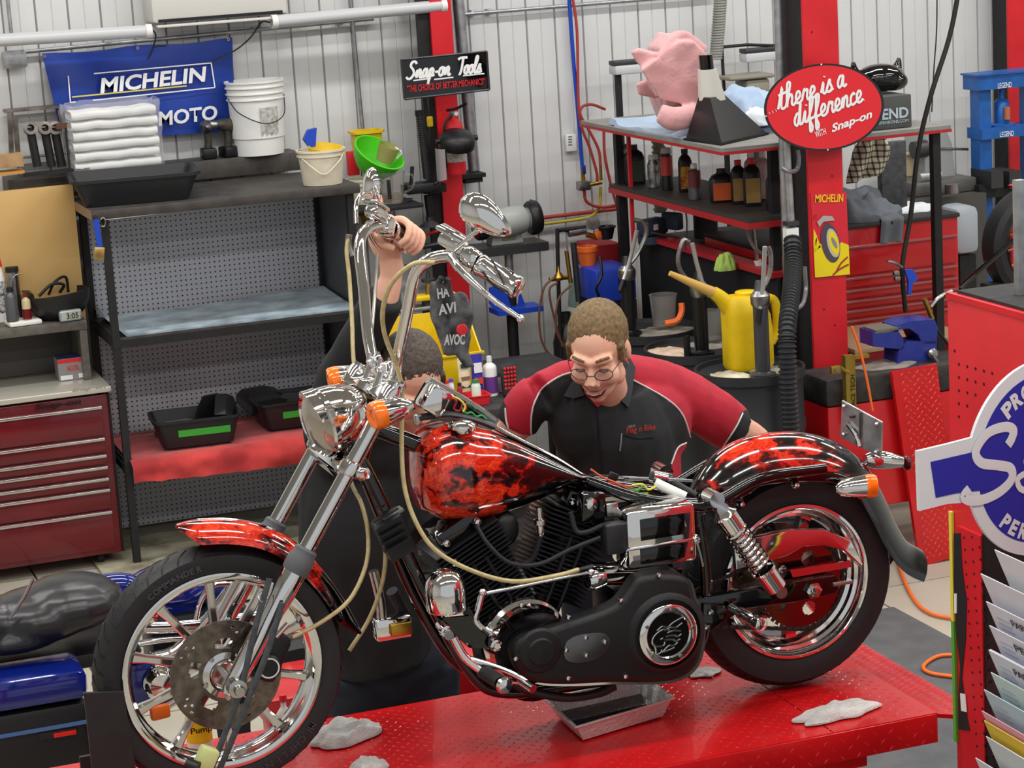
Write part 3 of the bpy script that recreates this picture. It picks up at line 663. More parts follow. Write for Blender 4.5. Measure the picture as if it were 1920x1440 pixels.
part(G().lathe(ac+V((-.012, .0, .005)), (0, -1, 0), [(.11, -.11), (.118, -.10), (.118, -.07), (.108, -.062), (.112, -.05), (.104, -.03)], 44), 'chrome_collar', chrome, prim)
for x, y in ((838, 805), (868, 530), (1110, 592), (1380, 505), (1578, 378), (1108, 905), (1402, 897)): part(G().lathe(B(660+x/2.743, 940+y/2.743, .25), (0, -1, 0), [(0, .012), (.006, .01), (.007, 0)], 10), 'cover_bolt', chrome, prim)
# starter/solenoid chrome housings behind the primary
part(G().cyl(B(1105, 1075, .10), B(1190, 1075, .10), .032, n=24), 'starter_motor', chrome, ek)
part(G().lathe(B(1115, 1085, .15), (-1, -.3, 0), [(.0, .03), (.02, .028), (.03, .015), (.03, -.02)], 20), 'starter_end', chrome, ek)
part(G().box(L(1.2, 0, .30), (.24, .18, .20), None, .03), 'gearbox', eng, ek)
# horn, regulator, coil
hn = part(G().lathe(B(838, 1140, .17), (0, 0, 1), [(.052, -.005), (.055, .0), (.056, .05), (.052, .075), (.038, .098), (.018, .108), (0, .11)], 32), 'horn_cover', chrome, bike)
part(G().lathe(B(853, 1060, .18), (0, -.3, 1), [(.006, 0), (.007, .012), (.004, .018), (0, .019)], 10), 'horn_nut', chrome, hn)
rg = part(G().box(B(738, 1005, .10), (.075, .05, .115), Matrix.Rotation(-.38, 3, 'Y'), .006), 'voltage_regulator', mblack, bike)
for k in range(5): part(G().box(B(722+5*k, 985+14*k-20, .135)+V((0, 0, 0)), (.075, .022, .004), Matrix.Rotation(-.38, 3, 'Y')), 'regulator_fin', finm, rg)
part(G().box(B(735, 963, .10), (.06, .04, .006), Matrix.Rotation(-.38, 3, 'Y')), 'regulator_bracket', steel, rg)
co = part(G().box(B(1150, 1008, .16), (.06, .05, .085), None, .01), 'ignition_coil', M('coil black', '222226', .5), bike)
tb([B(1125, 1008, .17), B(1070, 1030, .17), B(1010, 1058, .17), B(955, 1055, .16), B(915, 1020, .14), B(893, 985, .11)], .006, 'plug_lead', rubber, co)
tb([B(1130, 985, .16), B(1100, 998, .15), B(1080, 995, .14), B(1070, 960, .13)], .007, 'plug_lead', rubber, co)
tb([B(1013, 960, .1), B(1014, 1000, .1), B(1000, 1045, .09), B(980, 1060, .08)], .008, 'fuel_hose', rubber, ek)
part(G().lathe(B(1013, 985, .1), (0, 0, 1), [(.007, -.03), (.012, -.02), (.012, .0), (.018, .004), (.018, .016), (.009, .02), (.009, .05)], 12), 'petcock', chrome, ek)
# oil tank box
ot = part(G().box((B(1165, 955, .18)+B(1310, 1055, .18))/2+V((0, .05, 0)), (.205, .13, .165), None, .016), 'oil_tank_box', chrome, bike)
part(G().box((B(1165, 1018, .18)+B(1312, 1018, .18))/2+V((0, .05, 0)), (.214, .138, .009), None, .004), 'box_band', chrome, ot)
part(G().box((B(1175, 985, .18)+B(1300, 985, .18))/2-V((0, .0165, .0)), (.13, .004, .06), None, .0015), 'black_panel_or_reflection', gblack, ot)  # dark reflection in the chrome front, put in as a gloss black plate
part(G().box((B(1175, 1035, .18)+B(1300, 1035, .18))/2-V((0, .0165, .0)), (.13, .004, .042), None, .0015), 'black_panel_or_reflection', gblack, ot)  # lower dark reflection of the chrome box, also built as a black plate
part(G().lathe(B(1225, 962, .16), (0, -.15, 1), [(.024, -.01), (.026, .004), (.026, .014), (.018, .02), (0, .021)], 16), 'filler_cap', chrome, ot)
part(G().lathe(B(1302, 1010, .18), (0, -1, 0), [(.014, -.02), (.015, .012), (.009, .02), (0, .021)], 14), 'ignition_switch', chrome, bike)
part(G().tube([B(1306, 1015, .2), B(1312, 1035, .2), B(1318, 1062, .2)], .003, 6), 'ignition_key', steel, bike)
# loose wiring and fittings where the seat is off
for k, (cc, pts) in enumerate((('d0603c', [(1108, 880), (1130, 895), (1155, 905), (1180, 918)]), ('4a9a3c', [(1170, 912), (1190, 920), (1205, 912), (1192, 925), (1215, 925)]), ('d8d040', [(1185, 910), (1205, 908), (1215, 918), (1230, 912)]), ('c43030', [(1140, 905), (1160, 908), (1185, 915)]), ('202020', [(1112, 905), (1150, 918), (1200, 930), (1250, 935)]))):
    part(G().tube([B(x, y, .045) for x, y in pts], .0032, 6, 4), 'loose_wire', M('loose wire %d' % k, cc, .4), bike)
part(G().cyl(B(1228, 905, .03), B(1285, 932, .07), .014, n=14), 'relay_tube', white, bike); part(G().cyl(B(1262, 905, .02), B(1305, 930, .06), .011, n=14), 'relay_tube', mblack, bike)
part(G().cyl(B(1222, 893, -.03), B(1248, 898, -.03), .019, n=18), 'chrome_sleeve', chrome, bike); part(G().box(B(1150, 893, .02), (.026, .015, .02), Matrix.Rotation(.5, 3, 'Y'), .003), 'plug_connector', mblack, bike)
part(G().box(L(1.17, 0, .60), (.26, .16, .02), None, .005), 'seat_pan', M('pan grey', '8a8478', .5), bike)
# controls: shift linkage, pegs
part(G().cyl(B(912, 1112, .2), B(1108, 1072, .2), .0055, n=10), 'shift_rod', chrome, bike)
sl_ = part(G().tube([B(905, 1108, .2), B(897, 1140, .2), B(893, 1165, .2), B(920, 1190, .2)], .009, 8), 'shift_arm', chrome, bike)
for p in ((905, 1110), (1108, 1073)): part(G().ell(B(*p, .205), .011), 'rod_end', chrome, sl_)
pl = part(G().prism([B(830, 1160, .2), B(880, 1155, .2), B(925, 1190, .2), B(935, 1215, .2), B(880, 1215, .2), B(845, 1185, .2)], (0, .012, 0)), 'control_plate', gblack, bike)
for p in ((835, 1182), (928, 1208)): part(G().lathe(B(*p, .215), (0, -1, 0), [(0, .02), (.008, .02), (.010, .016), (.016, .014), (.018, 0)], 16), 'control_bolt', chrome, pl)
part(G().cyl(B(825, 1172, .16), B(842, 1192, .24), .013, n=14), 'control_stud', chrome, pl)
tb([B(850, 1195, .21), B(870, 1230, .22), B(900, 1255, .23), B(915, 1260, .24)], .012, 'peg_mount', chrome, pl)
part(G().lathe(B(905, 1258, .22), B(945, 1285, .36)-B(905, 1258, .22), [(.012, 0), (.02, .004), (.02, .11), (.016, .118)], 18), 'front_peg', rubber, pl)
part(G().lathe(B(945, 1285, .355), B(945, 1285, .36)-B(905, 1258, .22), [(.021, -.004), (.023, .002), (.018, .01), (0, .013)], 18), 'peg_cap', chrome, pl)
tb([B(880, 1235, .22), B(935, 1252, .25), B(975, 1270, .28), B(1000, 1290, .3)], .008, 'shift_lever', chrome, pl)
part(G().cyl(B(975, 1275, .27), B(1000, 1292, .32), .012, n=12), 'shift_peg', chrome, pl)
# far-side brake master cylinder and peg
bm_ = part(G().box(PY(735, 1175, BY+.12), (.10, .05, .062), None, .006), 'rear_master_cylinder', chrome, bike)
part(G().box(PY(752, 1180, BY+.085), (.06, .012, .036), None, .004), 'brass_plate', brass, bm_)
part(G().cyl(PY(735, 1108, BY+.14), PY(758, 1150, BY+.16), .017, n=16), 'far_peg', rubber, bm_)
tb([PY(700, 1070, BY+.12), PY(712, 1120, BY+.12), PY(716, 1160, BY+.12)], .014, 'brake_pedal', dchrome, bm_)
# ---- rear wheel
rw = part(lat(RA, [(.225, .058), (.225, .066), (.217, .068), (.208, .060), (.204, .046), (.195, .040), (.192, .028), (.182, .022), (.178, 0), (.182, -.022), (.192, -.028), (.204, -.046), (.217, -.068), (.225, -.066), (.225, -.058), (.205, 0), (.225, .058)], 96), 'rear_wheel', chrome, bike)
_, tpf = tyre(RA, .32, .068, .222, rw, 'rear_tyre')
def rprof(p, h):
    for a, b in zip(p, p[1:]):
        if b[1] <= h <= a[1] and a[0] > .28: return a[0]+(b[0]-a[0])*(a[1]-h)/(a[1]-b[1])
    return .3
rp = lambda h: rprof(tpf, h)
g = G()
for k in range(60):
    a = 2*pi*k/60
    for sd in (1, -1): g.tube([RA+V((rp(h)*cos(a+h), -sd*h, rp(h)*sin(a+h))) for h in (.015, .03, .045, .056)], .0016, 4, 2)
part(g, 'tread_grooves', inkk, rw, kind='stuff', smooth=0)
for k in range(9):
    a = radians(70+40*k); d = V((cos(a), 0, sin(a))); q = V((-sin(a), 0, cos(a))); rings = []
    for r, hw, hy in ((.04, .016, .02), (.1, .013, .015), (.182, .017, .014)):
        c = RA+d*r; rings.append([c+q*hw-V((0, hy, 0)), c-q*hw-V((0, hy, 0)), c-q*hw+V((0, hy, 0)), c+q*hw+V((0, hy, 0))])
    part(G().loft(rings), 'spoke', chrome, rw, smooth=0)
part(lat(RA, [(.001, .09), (.03, .09), (.045, .07), (.048, -.07), (.03, -.09), (.001, -.09)], 32), 'hub', chrome, rw)
sprm = M('dark chrome sprocket', '8a6a62', .16, 1.)
part(ann(RA, .085, .03, .125, [(2*pi*k/5+1.25, .078, .021) for k in range(5)], 200, 18), 'sprocket', sprm, rw, solid=.006, smooth=30)
g = G()
for k in range(48): a = 2*pi*k/48; g.box(RA+V((.128*cos(a), -.088, .128*sin(a))), (.010, .006, .008), Matrix.Rotation(-a, 3, 'Y'))
part(g, 'sprocket_teeth', dsteel, rw, kind='stuff', smooth=0)
part(ann(RA, -.08, .06, .14, [(2*pi*k/10, .11, .008) for k in range(10)], 160, 10), 'rear_rotor', rotm, rw, solid=.005, smooth=30)
# chain: links along the lower and upper runs and round the sprocket
chm = M('greasy chain steel', '3a3430', .5, .6)
ch = part(G().cyl(L(1.28, .075, .30), L(1.28, .10, .30), .04, n=20), 'front_sprocket', dsteel, bike)
path = [RA+V((.131*cos(a), -.088, .131*sin(a))) for a in [radians(q) for q in range(78, -97, -5)]]
end = L(1.28, .088, .26); n0 = path[-1]; path += [n0+(end-n0)*(k/30) for k in range(1, 31)]
st = L(1.28, .088, .34); path = [st+(path[0]-st)*(k/30) for k in range(30)]+path
for j in range(0, len(path)-1):
    a, b = path[j], path[j+1]; m_ = (a+b)/2; d = b-a
    part(G().box(m_+V((0, (-.006 if j % 2 else -.003), 0)), (d.length*1.25, .004, .012), Matrix.Rotation(-atan2(d.z, d.x), 3, 'Y'), .0018), 'chain_link', chm, ch)
# swingarm, guard, shock
for s in (1, -1):
    sa = part(G().prism([L(1.30, .125*s, .35), L(1.60, .125*s, .352), L(1.73, .125*s, .35), L(1.755, .125*s, .325), L(1.73, .125*s, .295), L(1.6, .125*s, .29), L(1.30, .125*s, .305)], (0, -.028*s, 0), .006), 'swingarm', gblack, bike)
    part(G().lathe(RA+V((.005, -.155*s, .0)), (0, -s, 0), [(.0, .028), (.013, .026), (.016, .02), (.016, .012), (.024, .01), (.024, 0)], 6), 'axle_nut', chrome, sa)
    part(G().cyl(L(1.72, .155*s, .325), L(1.78, .155*s, .325), .006, n=8), 'chain_adjuster', steel, sa)
    # coil-over shock
    A, E = L(1.375, .175*s, .605), L(1.537, .185*s, .345); d = (E-A).normalized(); ln = (E-A).length
    sk = part(G().cyl(A+d*.02, E-d*.02, .014, n=14), 'shock_absorber', chrome, bike)
    R = axis_rot(d)
    part(G().tube([A+d*(.075+.135*t/72)+R@V((.030*cos(t*2*pi/9), .030*sin(t*2*pi/9), 0)) for t in range(73)], .0058, 8, 1), 'spring', chrome, sk)
    part(G().lathe(A, d, [(.012, .0), (.028, .02), (.036, .026), (.036, .074), (.03, .08)], 24), 'shock_cover', chrome, sk)
    part(G().lathe(E, -d, [(.012, .0), (.03, .012), (.032, .07), (.036, .074), (.036, .082)], 24), 'shock_body', chrome, sk)
    part(G().cyl(A-V((0, -.03*s, 0)), A+V((0, -.022*s, 0)), .018, n=16), 'shock_eye', chrome, sk)
    part(G().cyl(A-d*.035-V((0, -.03*s, 0)), A-d*.035+V((0, -.03*s, 0)), .022, n=16), 'shock_mount', chrome, sk); part(G().cyl(E-V((0, -.03*s, 0)), E+V((0, -.022*s, 0)), .017, n=16), 'shock_eye', dchrome, sk)
cgp = [(1370, 1010), (1420, 1003), (1475, 990), (1540, 990), (1590, 1010), (1612, 1055), (1608, 1060), (1575, 1030), (1540, 1020), (1500, 1022), (1470, 1040), (1430, 1050), (1375, 1065)]
cgd = part(G().prism([B(x, y, .105) for x, y in cgp], (0, -.02, 0), .004), 'chain_guard', chrome, bike)
part(G().prism([B(1480, 1068, .128), B(1592, 1050, .128), B(1596, 1062, .128), B(1485, 1082, .128)], (0, -.006, 0)), 'guard_brace', chrome, cgd)
rpl = part(G().prism([B(1315, 1130, .155), B(1370, 1135, .155), B(1375, 1150, .155), B(1330, 1180, .155), B(1315, 1180, .155)], (0, -.014, 0), .003), 'peg_bracket', gblack, bike)
for p in ((1332, 1148), (1325, 1176)): part(G().lathe(B(*p, .172), (0, -1, 0), [(0, .008), (.008, .007), (.009, 0)], 10), 'bracket_bolt', chrome, rpl)
a, b = B(1368, 1137, .17), B(1428, 1172, .30)
part(G().lathe(a, b-a, [(.008, 0), (.013, .01), (.013, .04), (.017, .045), (.018, .05), (.017, .11), (.015, .112), (.015, .118)], 16), 'passenger_peg', chrome, rpl)
part(G().lathe(b, b-a, [(.018, -.03), (.021, -.02), (.021, .0), (.014, .006), (0, .007)], 16), 'peg_cap', chrome, rpl)
# ---- rear fender
rf = [B(1293, 925, 0), B(1315, 885, 0), B(1350, 848, 0), B(1400, 822, 0), B(1460, 812, 0), B(1520, 815, 0), B(1575, 835, 0), B(1620, 872, 0), B(1650, 925, 0), B(1672, 975, 0), B(1695, 1012, 0), B(1724, 1030, 0)]
hwf = lambda q: .098*min(1, .75+q*3); dpf = lambda q: .10 if q < .6 else .10-.02*(q-.6)/.4
rfe = fender(rf, hwf, dpf, [flamef], bike, 'rear_fender', RA)
stp = [(1312, 925), (1360, 933), (1400, 918), (1430, 900), (1500, 893), (1560, 895), (1590, 905)]
part(G().tube([B(x, y, .112) for x, y in stp], .016, 8, 4, flat=(V((0, 1, 0)), .35)), 'fender_strut', gblack, rfe)
for p in ((1490, 908), (1388, 944)): part(G().lathe(B(*p, .12), (0, -1, 0), [(0, .018), (.007, .016), (.012, .008), (.013, 0)], 12), 'strut_bolt', chrome, rfe)
part(G().cyl(B(1585, 905, .1), B(1605, 908, .15), .009, n=12), 'signal_stalk', chrome, rfe)
signal(B(1622, 912, .16), (.93, -.25, 0), bike, 'turn_signal', .032)
tl = part(G().tube([B(1622, 862, 0), B(1650, 862, 0), B(1690, 866, 0)], [.016, .028, .026, .016], 16, 4), 'tail_lamp_shell', chrome, bike)
part(G().ell(B(1700, 868, 0), (.012, .024, .022)), 'tail_lens', M('dark red lens', '50080a', .2), tl)
lp = PY(1617, 805, BY)
plm = M('worn zinc plate', 'a9abac', .35, .85, '868889', 30)
pt = [B(1585, 760, 0), B(1652, 785, 0), B(1650, 850, 0), B(1583, 830, 0)]
pv = V((.1, .03, .05))
pk = part(G().prism([pt[0]+V((.02, .06, 0)), pt[1]-V((.02, .04, 0)), pt[2]-V((.02, .04, 0)), pt[3]+V((.02, .06, 0))], (.006, .002, 0)), 'plate_bracket', plm, bike)
q = lambda u, v: (pt[0]+V((.02, .06, 0)))*(1-u)*(1-v)+(pt[1]-V((.02, .04, 0)))*u*(1-v)+(pt[2]-V((.02, .04, 0)))*u*v+(pt[3]+V((.02, .06, 0)))*(1-u)*v-V((.006, .004, 0))
for u, v in ((.08, .1), (.9, .1), (.1, .85), (.9, .9)): part(G().ell(q(u, v), .006), 'plate_bolt', chrome, pk)
part(G().tube([q(.5, .02), q(.5, .98)], .003, 6), 'plate_fold', dsteel, pk)
part(G().tube([q(.2, .5), q(.35, .62), q(.45, .78), q(.5, .95)], .008, 8), 'plate_arm', chrome, pk); part(G().box(q(.3, .25), (.016, .01, .008), None, .002), 'plate_slot', dsteel, pk)
# ---- hoses and cables
hose = M('braided cream hose', 'c8b888', .35, .1, 'b4a474', 60)
tb([B(815, 492, .33), B(775, 495, .31), B(735, 530, .27), B(718, 580, .22), B(722, 630, .18), B(745, 690, .14), B(754, 740, .13), B(753, 830, .13), B(758, 910, .15), B(778, 975, .17), B(815, 1030, .19), B(880, 1068, .2), B(960, 1090, .2), B(1040, 1080, .2), B(1085, 1068, .2)], .0062, 'clutch_cable', hose)
part(G().cyl(B(1085, 1068, .2), B(1112, 1061, .2), .005, n=8), 'cable_end', dsteel, bike)
tb([pf(655, 440, .36), pf(650, 470, .35), pf(655, 520, .33), pf(660, 600, .27), pf(665, 690, .2), pf(690, 780, .15), pf(675, 860, .12), pf(658, 900, .1), B(678, 945, .03), B(690, 1000, .04), B(686, 1060, .06), B(655, 1125, .08), B(600, 1168, .1), B(548, 1195, .11)], .0058, 'front_brake_line', hose)
tb([pf(655, 440, .36), pf(653, 455, .36), pf(660, 480, .35)], .009, 'brake_fitting', steel)
tb([pf(722, 1010, .1), pf(722, 1060, .1), pf(712, 1110, .1), pf(690, 1165, .1), pf(655, 1220, .08)], .0058, 'rear_brake_line', hose)
tb([pf(708, 475, .36), pf(704, 540, .33), pf(697, 620, .25), pf(689, 680, .2)], .005, 'throttle_cable', M('silver cable sleeve', '9c968c', .3, .6))
# caliper
cal = part(G().box(FA+V((.105, -.10, .045)), (.095, .06, .13), Matrix.Rotation(.5, 3, 'Y'), .018), 'brake_caliper', mblack, bike)
part(G().lathe(FA+V((.10, -.13, .022)), (0, -1, 0), [(.034, 0), (.034, .012), (.03, .016), (.024, .016), (.022, .013), (0, .013)], 28), 'caliper_piston', mblack, cal)
part(G().lathe(FA+V((.10, -.1456, .022)), (0, -1, 0), [(.0275, 0), (.0275, .0012), (.0235, .0012), (.0235, 0)], 28), 'piston_ring', white, cal)
part(G().cyl(FA+V((.13, -.12, .095)), FA+V((.165, -.12, .125)), .008, n=10), 'banjo_bolt', chrome, cal)
# gloss and wear marks on the tyres: moulded wording round the front sidewall
def ring_text(s, c, R, a0, h, w, name, m, parent, step):
    vs = G()
    for i, chh in enumerate(s):
        if chh == ' ': continue
        cu = bpy.data.curves.new('t', 'FONT'); cu.body = chh; cu.size = h*1.4; cu.resolution_u = 2; cu.offset = .0008
        t = bpy.data.objects.new('t', cu); me = bpy.data.meshes.new_from_object(t); bpy.data.objects.remove(t)
        a = a0-i*step; xd = V((sin(a), 0, -cos(a))); ud = V((cos(a), 0, sin(a))); o = c+ud*R+V((0, -w, 0))
        vs.add([o+xd*v.co.x+ud*v.co.y for v in me.vertices], [tuple(p.vertices) for p in me.polygons])
    return part(vs, name, m, parent, smooth=0, normals=False)
mold = M('moulded tyre lettering', '3b3b3e', .5)
ring_text('COMMANDER', FA, .282, radians(128), .016, .0540, 'sidewall_lettering', mold, fw, .062)
ring_text('MICHELIN', FA, .282, radians(-38), .020, .0540, 'sidewall_lettering', mold, fw, .075)
# ================================================================ LEFT: RACK, TOOL CHEST, SHELF GOODS
def rrect(sx, sy, r, n=4):
    out = []
    for cx, cy, a0 in ((1, 1, 0), (-1, 1, 90), (-1, -1, 180), (1, -1, 270)):
        for k in range(n+1): a = radians(a0+90*k/n); out.append((cx*(sx/2-r)+r*cos(a), cy*(sy/2-r)+r*sin(a)))
    return out
def tubg(c, sx, sy, h, rz=0., t=.006, taper=.86, rim=.014, r=.03, g=None):
    g = g or G(); R = Matrix.Rotation(rz, 3, 'Z'); c = V(c)
    def ring(k, z, e=0.): return [c+R@V((x, y, z)) for x, y in rrect(sx*k+2*e, sy*k+2*e, min(r+max(e, -r*.6), sx*k*.45, sy*k*.45))]
    return g.loft([ring(taper, 0), ring(1, h-rim), ring(1, h-rim, rim), ring(1, h, rim), ring(1, h, -t*.2), ring(taper, t, -t)])
def pailg(c, r0, r1, h, t=.004, ribs=(), ax=(0, 0, 1), n=32):
    p = [(.0, 0), (r0, 0)]
    for z0 in ribs: rr = r0+(r1-r0)*z0/h; p += [(rr, z0-.004), (rr+.008, z0-.003), (rr+.008, z0+.003), (rr, z0+.004)]
    p += [(r1, h-.012), (r1+.007, h-.01), (r1+.007, h), (r1-t, h), (r0-t, t), (0, t)]
    return G().lathe(c, ax, p, n)
def bottle(name, label, cat, c, r, h, m, mcap, group=None, neck=.35, lab=None, labh=(.15, .65), sq=None, prof=None, rz=0.):
    t = thing(name, label, cat, c, group); c = V(c)
    if sq:
        R = Matrix.Rotation(rz, 3, 'Z'); sx, sy = sq; rr = lambda k, z: [c+R@V((x*k, y*k, z)) for x, y in rrect(sx, sy, min(sx, sy)*.22, 3)]
        part(G().loft([rr(.96, 0), rr(1, .01), rr(1, h*.68), rr(.8, h*.8), rr(neck, h*.87), rr(neck, h*.9)]), 'body', m, t)
        part(G().cyl(c+V((0, 0, h*.895)), c+V((0, 0, h)), min(sx, sy)*neck*.55+.004, n=14), 'cap', mcap, t)
        if lab: part(G().box(c+R@V((0, -sy/2-.0006, h*sum(labh)/2)), (sx*.82, .0012, h*(labh[1]-labh[0])), R), 'label', lab, t)
    else:
        part(G().lathe(c, (0, 0, 1), prof or [(0, 0), (r, .002), (r, h*.7), (r*.86, h*.77), (r*neck, h*.84), (r*neck, h*.88)], 20), 'body', m, t)
        part(G().cyl(c+V((0, 0, h*.875)), c+V((0, 0, h)), r*neck*1.15, r*neck, n=14), 'cap', mcap, t)
        if lab: part(G().lathe(c, (0, 0, 1), [(r*1.012, h*labh[0]), (r*1.012, h*labh[1])], 20), 'label', lab, t)
    return t
# ---- pegboard rack
def peg(nt, b, tc):
    N = nt.nodes.new; Lk = nt.links.new; sp = N('ShaderNodeSeparateXYZ'); Lk(tc.outputs['Object'], sp.inputs[0]); ds = []
    for ax in ('X', 'Z'):
        m = N('ShaderNodeMath'); m.operation = 'MULTIPLY'; m.inputs[1].default_value = 1/.0262; Lk(sp.outputs[ax], m.inputs[0])
        f = N('ShaderNodeMath'); f.operation = 'FRACT'; Lk(m.outputs[0], f.inputs[0])
        s = N('ShaderNodeMath'); s.operation = 'SUBTRACT'; s.inputs[1].default_value = .5; Lk(f.outputs[0], s.inputs[0])
        q = N('ShaderNodeMath'); q.operation = 'POWER'; q.inputs[1].default_value = 2; Lk(s.outputs[0], q.inputs[0]); ds.append(q)
    a = N('ShaderNodeMath'); a.operation = 'ADD'; Lk(ds[0].outputs[0], a.inputs[0]); Lk(ds[1].outputs[0], a.inputs[1])
    l = N('ShaderNodeMath'); l.operation = 'LESS_THAN'; l.inputs[1].default_value = .026; Lk(a.outputs[0], l.inputs[0])
    mx = N('ShaderNodeMix'); mx.data_type = 'RGBA'; mx.inputs['A'].default_value = lin('bfc0c8'); mx.inputs['B'].default_value = lin('19191b'); Lk(l.outputs[0], mx.inputs['Factor']); Lk(mx.outputs['Result'], b.inputs['Base Color'])
pegm = node_mat('grey pegboard', peg, .45)
RX0, RX1, RY0, RY1 = 1.865, 3.135, 11.245, 11.92
shm = M('dark stained shelf', '47433f', .5, 0., '38342f', 14)
rack = thing('storage_rack', 'black steel rack with pegboard back and shelves below the blue banner', 'rack', ((RX0+RX1)/2, 11.6, 0))
for x in (RX0+.03, RX1-.01):
    for y in (RY0+.02, RY1-.02): part(G().box((x, y, .88), (.036, .036, 1.74)), 'post', fblack, rack)
part(G().ab((RX0+.03, RY1-.005, .03), (RX1, RY1+.012, 1.74)), 'pegboard', pegm, rack)
part(G().ab((RX1-.004, RY0+.04, .03), (RX1+.004, RY1-.03, 1.74)), 'side_panel', M('dark side sheet', '4c4e52', .4, 0., '45474b', 40), rack)
for z, nm in ((1.155, 'shelf'), (.525, 'shelf')):
    part(G().ab((RX0+.03, RY0+.01, z-.012), (RX1, RY1-.01, z)), nm, shm, rack)
    for y in (RY0+.02, RY1-.04): part(G().ab((RX0+.03, y-.016, z-.05), (RX1, y+.016, z-.012)), 'shelf_beam', fblack, rack)
    for x in (RX0+.03, RX1-.01): part(G().ab((x-.016, RY0, z-.05), (x+.016, RY1, z-.012)), 'shelf_beam', fblack, rack)
part(G().ab((RX0-.035, RY0-.03, 1.745), (RX1+.035, 11.97, 1.79), .004), 'top_board', shm, rack)
part(G().ab((RX0-.036, RY0-.02, 1.742), (RX0-.03, 11.9, 1.788)), 'edge_band', M('pale edge band', '8a735c', .6), rack)
one(G().ab((1.55, 11.975, 1.80), (3.07, 12.185, 1.896), .004), 'wall_ledge', shm, 'dark wooden ledge along the wall under the blue banner', 'ledge')
# wire from post to post
one(G().tube([PY(197, 412, 11.22), PY(300, 400, 11.22), PY(480, 378, 11.22), PY(600, 363, 11.22), PY(662, 356, 11.22)], .0022, 6, 5), 'hanging_wire', white, 'thin white wire strung across the front of the rack', 'wire')
# strap and padlock
t = thing('strap_with_padlock', 'blue webbing strap with a brass padlock hooked on the rack post', 'strap', PY(186, 490, 11.2))
part(G().prism([PY(175, 412, 11.2), PY(185, 410, 11.2), PY(193, 466, 11.2), PY(183, 467, 11.2)], (0, .006, 0)), 'strap', bluep, t)
part(G().tube([PY(175, 413, 11.2), PY(174, 404, 11.2), PY(180, 402, 11.2), PY(186, 410, 11.2)], .003, 6, 4), 'hook', dsteel, t)
part(G().tube([PY(189, 412, 11.2), PY(193, 408, 11.2), PY(198, 414, 11.2), PY(196, 424, 11.2), PY(190, 424, 11.2)], .0035, 6, 4), 'ring', steel, t)
part(G().box(PY(186, 475, 11.2), (.052, .018, .062), Matrix.Rotation(.15, 3, 'Y'), .006), 'padlock', M('padlock brass', 'c2a366', .3, .9), t)
# black tub on top of the rack
dtub = M('black tub plastic', '1f2124', .45)
one(tubg((2.1, 11.52, 1.792), .60, .46, .135, -.12, taper=.84, rim=.016, r=.04), 'mortar_tub', dtub, 'empty black plastic tub standing on top of the rack', 'tub')
# tool tubs with green labels and black parts on the red cloth
glab = M('green tape', '3fae3a', .6)
redc = M('red shop blanket', 'd8403c', .8, 0., 'a02224', 5, sheen=.3)
def blanket(u, v):
    x = RX0+.04+u*(RX1-RX0-.05); y = RY1-.04-v*.74; z = .528
    z += .006*abs(noise.noise(V((x*9, y*9, 3))))
    if v > .78:
        k = (v-.78)/.22; y = RY0-.0+.0-.055*sin(min(1, k*1.5)*pi/2); z = .535-.095*k*k-.012*abs(noise.noise(V((x*14, k*3, 8))))
        y -= .016*noise.noise(V((x*11, k*2, 1)))
        z -= .02*sin(u*pi)*k
    return V((x, y, z+.004))
one(G().grid(blanket, 60, 34), 'red_blanket', redc, 'red shop blanket draped over the lowest shelf of the rack', 'blanket', solid=-.008, smooth=60)
for i, (px, py, sx, sy, rz, lb, lt) in enumerate(((402, 800, .42, .30, -.09, 'black plastic tub with a green label, shop parts heaped in it, nearer the chest', 'SEAT PARTS'), (545, 770, .42, .32, .0, 'black plastic tub with a green label at the rear of the red blanket', ''))):
    c = PZ(px, py, .556); c = V((c.x, max(c.y+.13, RY0+.22), .556))
    c = V((2.83, 11.56, .556)) if i else V((2.28, 11.44, .556))
    t = thing('parts_tub', lb, 'tub', c, 'black tubs on the red blanket')
    part(tubg(c, sx, sy, .14, rz, taper=.85, rim=.012, r=.035), 'shell', dtub, t)
    R = Matrix.Rotation(rz, 3, 'Z')
    part(G().box(c+R@V((.03, -sy*.5*.94-.002, .072)), (.26, .0015, .035), R@Matrix.Rotation(.12, 3, 'X'), 0), 'green_label', glab, t)
for i, (px, py, d, rz, tilt) in enumerate(((420, 740, (.15, .012, .16), .3, .5), (345, 755, (.2, .14, .05), .1, -.4), (440, 760, (.10, .12, .12), -.4, .9), (520, 720, (.22, .2, .07), .2, .2), (585, 712, (.2, .18, .06), -.3, -.15))):
    c = PZ(px, py, .72); c.y = min(max(c.y, RY0+.22), 11.66); c.z = .645 if i < 3 else .655
    if i >= 3: c = V((2.72+.14*(i-3), 11.60, .645+.02*(i-3)))
    else: c = V(((2.38, 2.2, 2.42)[i], (11.5, 11.42, 11.40)[i], (.70, .65, .65)[i]))
    R = Matrix.Rotation(rz, 3, 'Z')@Matrix.Rotation(tilt, 3, 'X')
    q = [c+R@V((x*d[0], 0, z*d[2])) for x, z in ((-.5, -.5), (.5, -.5), (.5, .2), (.2, .5), (-.35, .5), (-.5, .1))]
    one(G().prism(q, R@V((0, d[1], 0)), .006), 'fairing_part', M('scuffed black abs', '2a2b2d', .35), ['bent black plastic panel standing upright in the labelled tub', 'low black plastic cowl lying at the chest end of the labelled tub', 'small black bracket piece lying in the labelled tub', 'dark cover lying in the rear tub', 'black cover tipped on the edge of the rear tub'][i], 'bike part', 'black bike parts in the tubs')
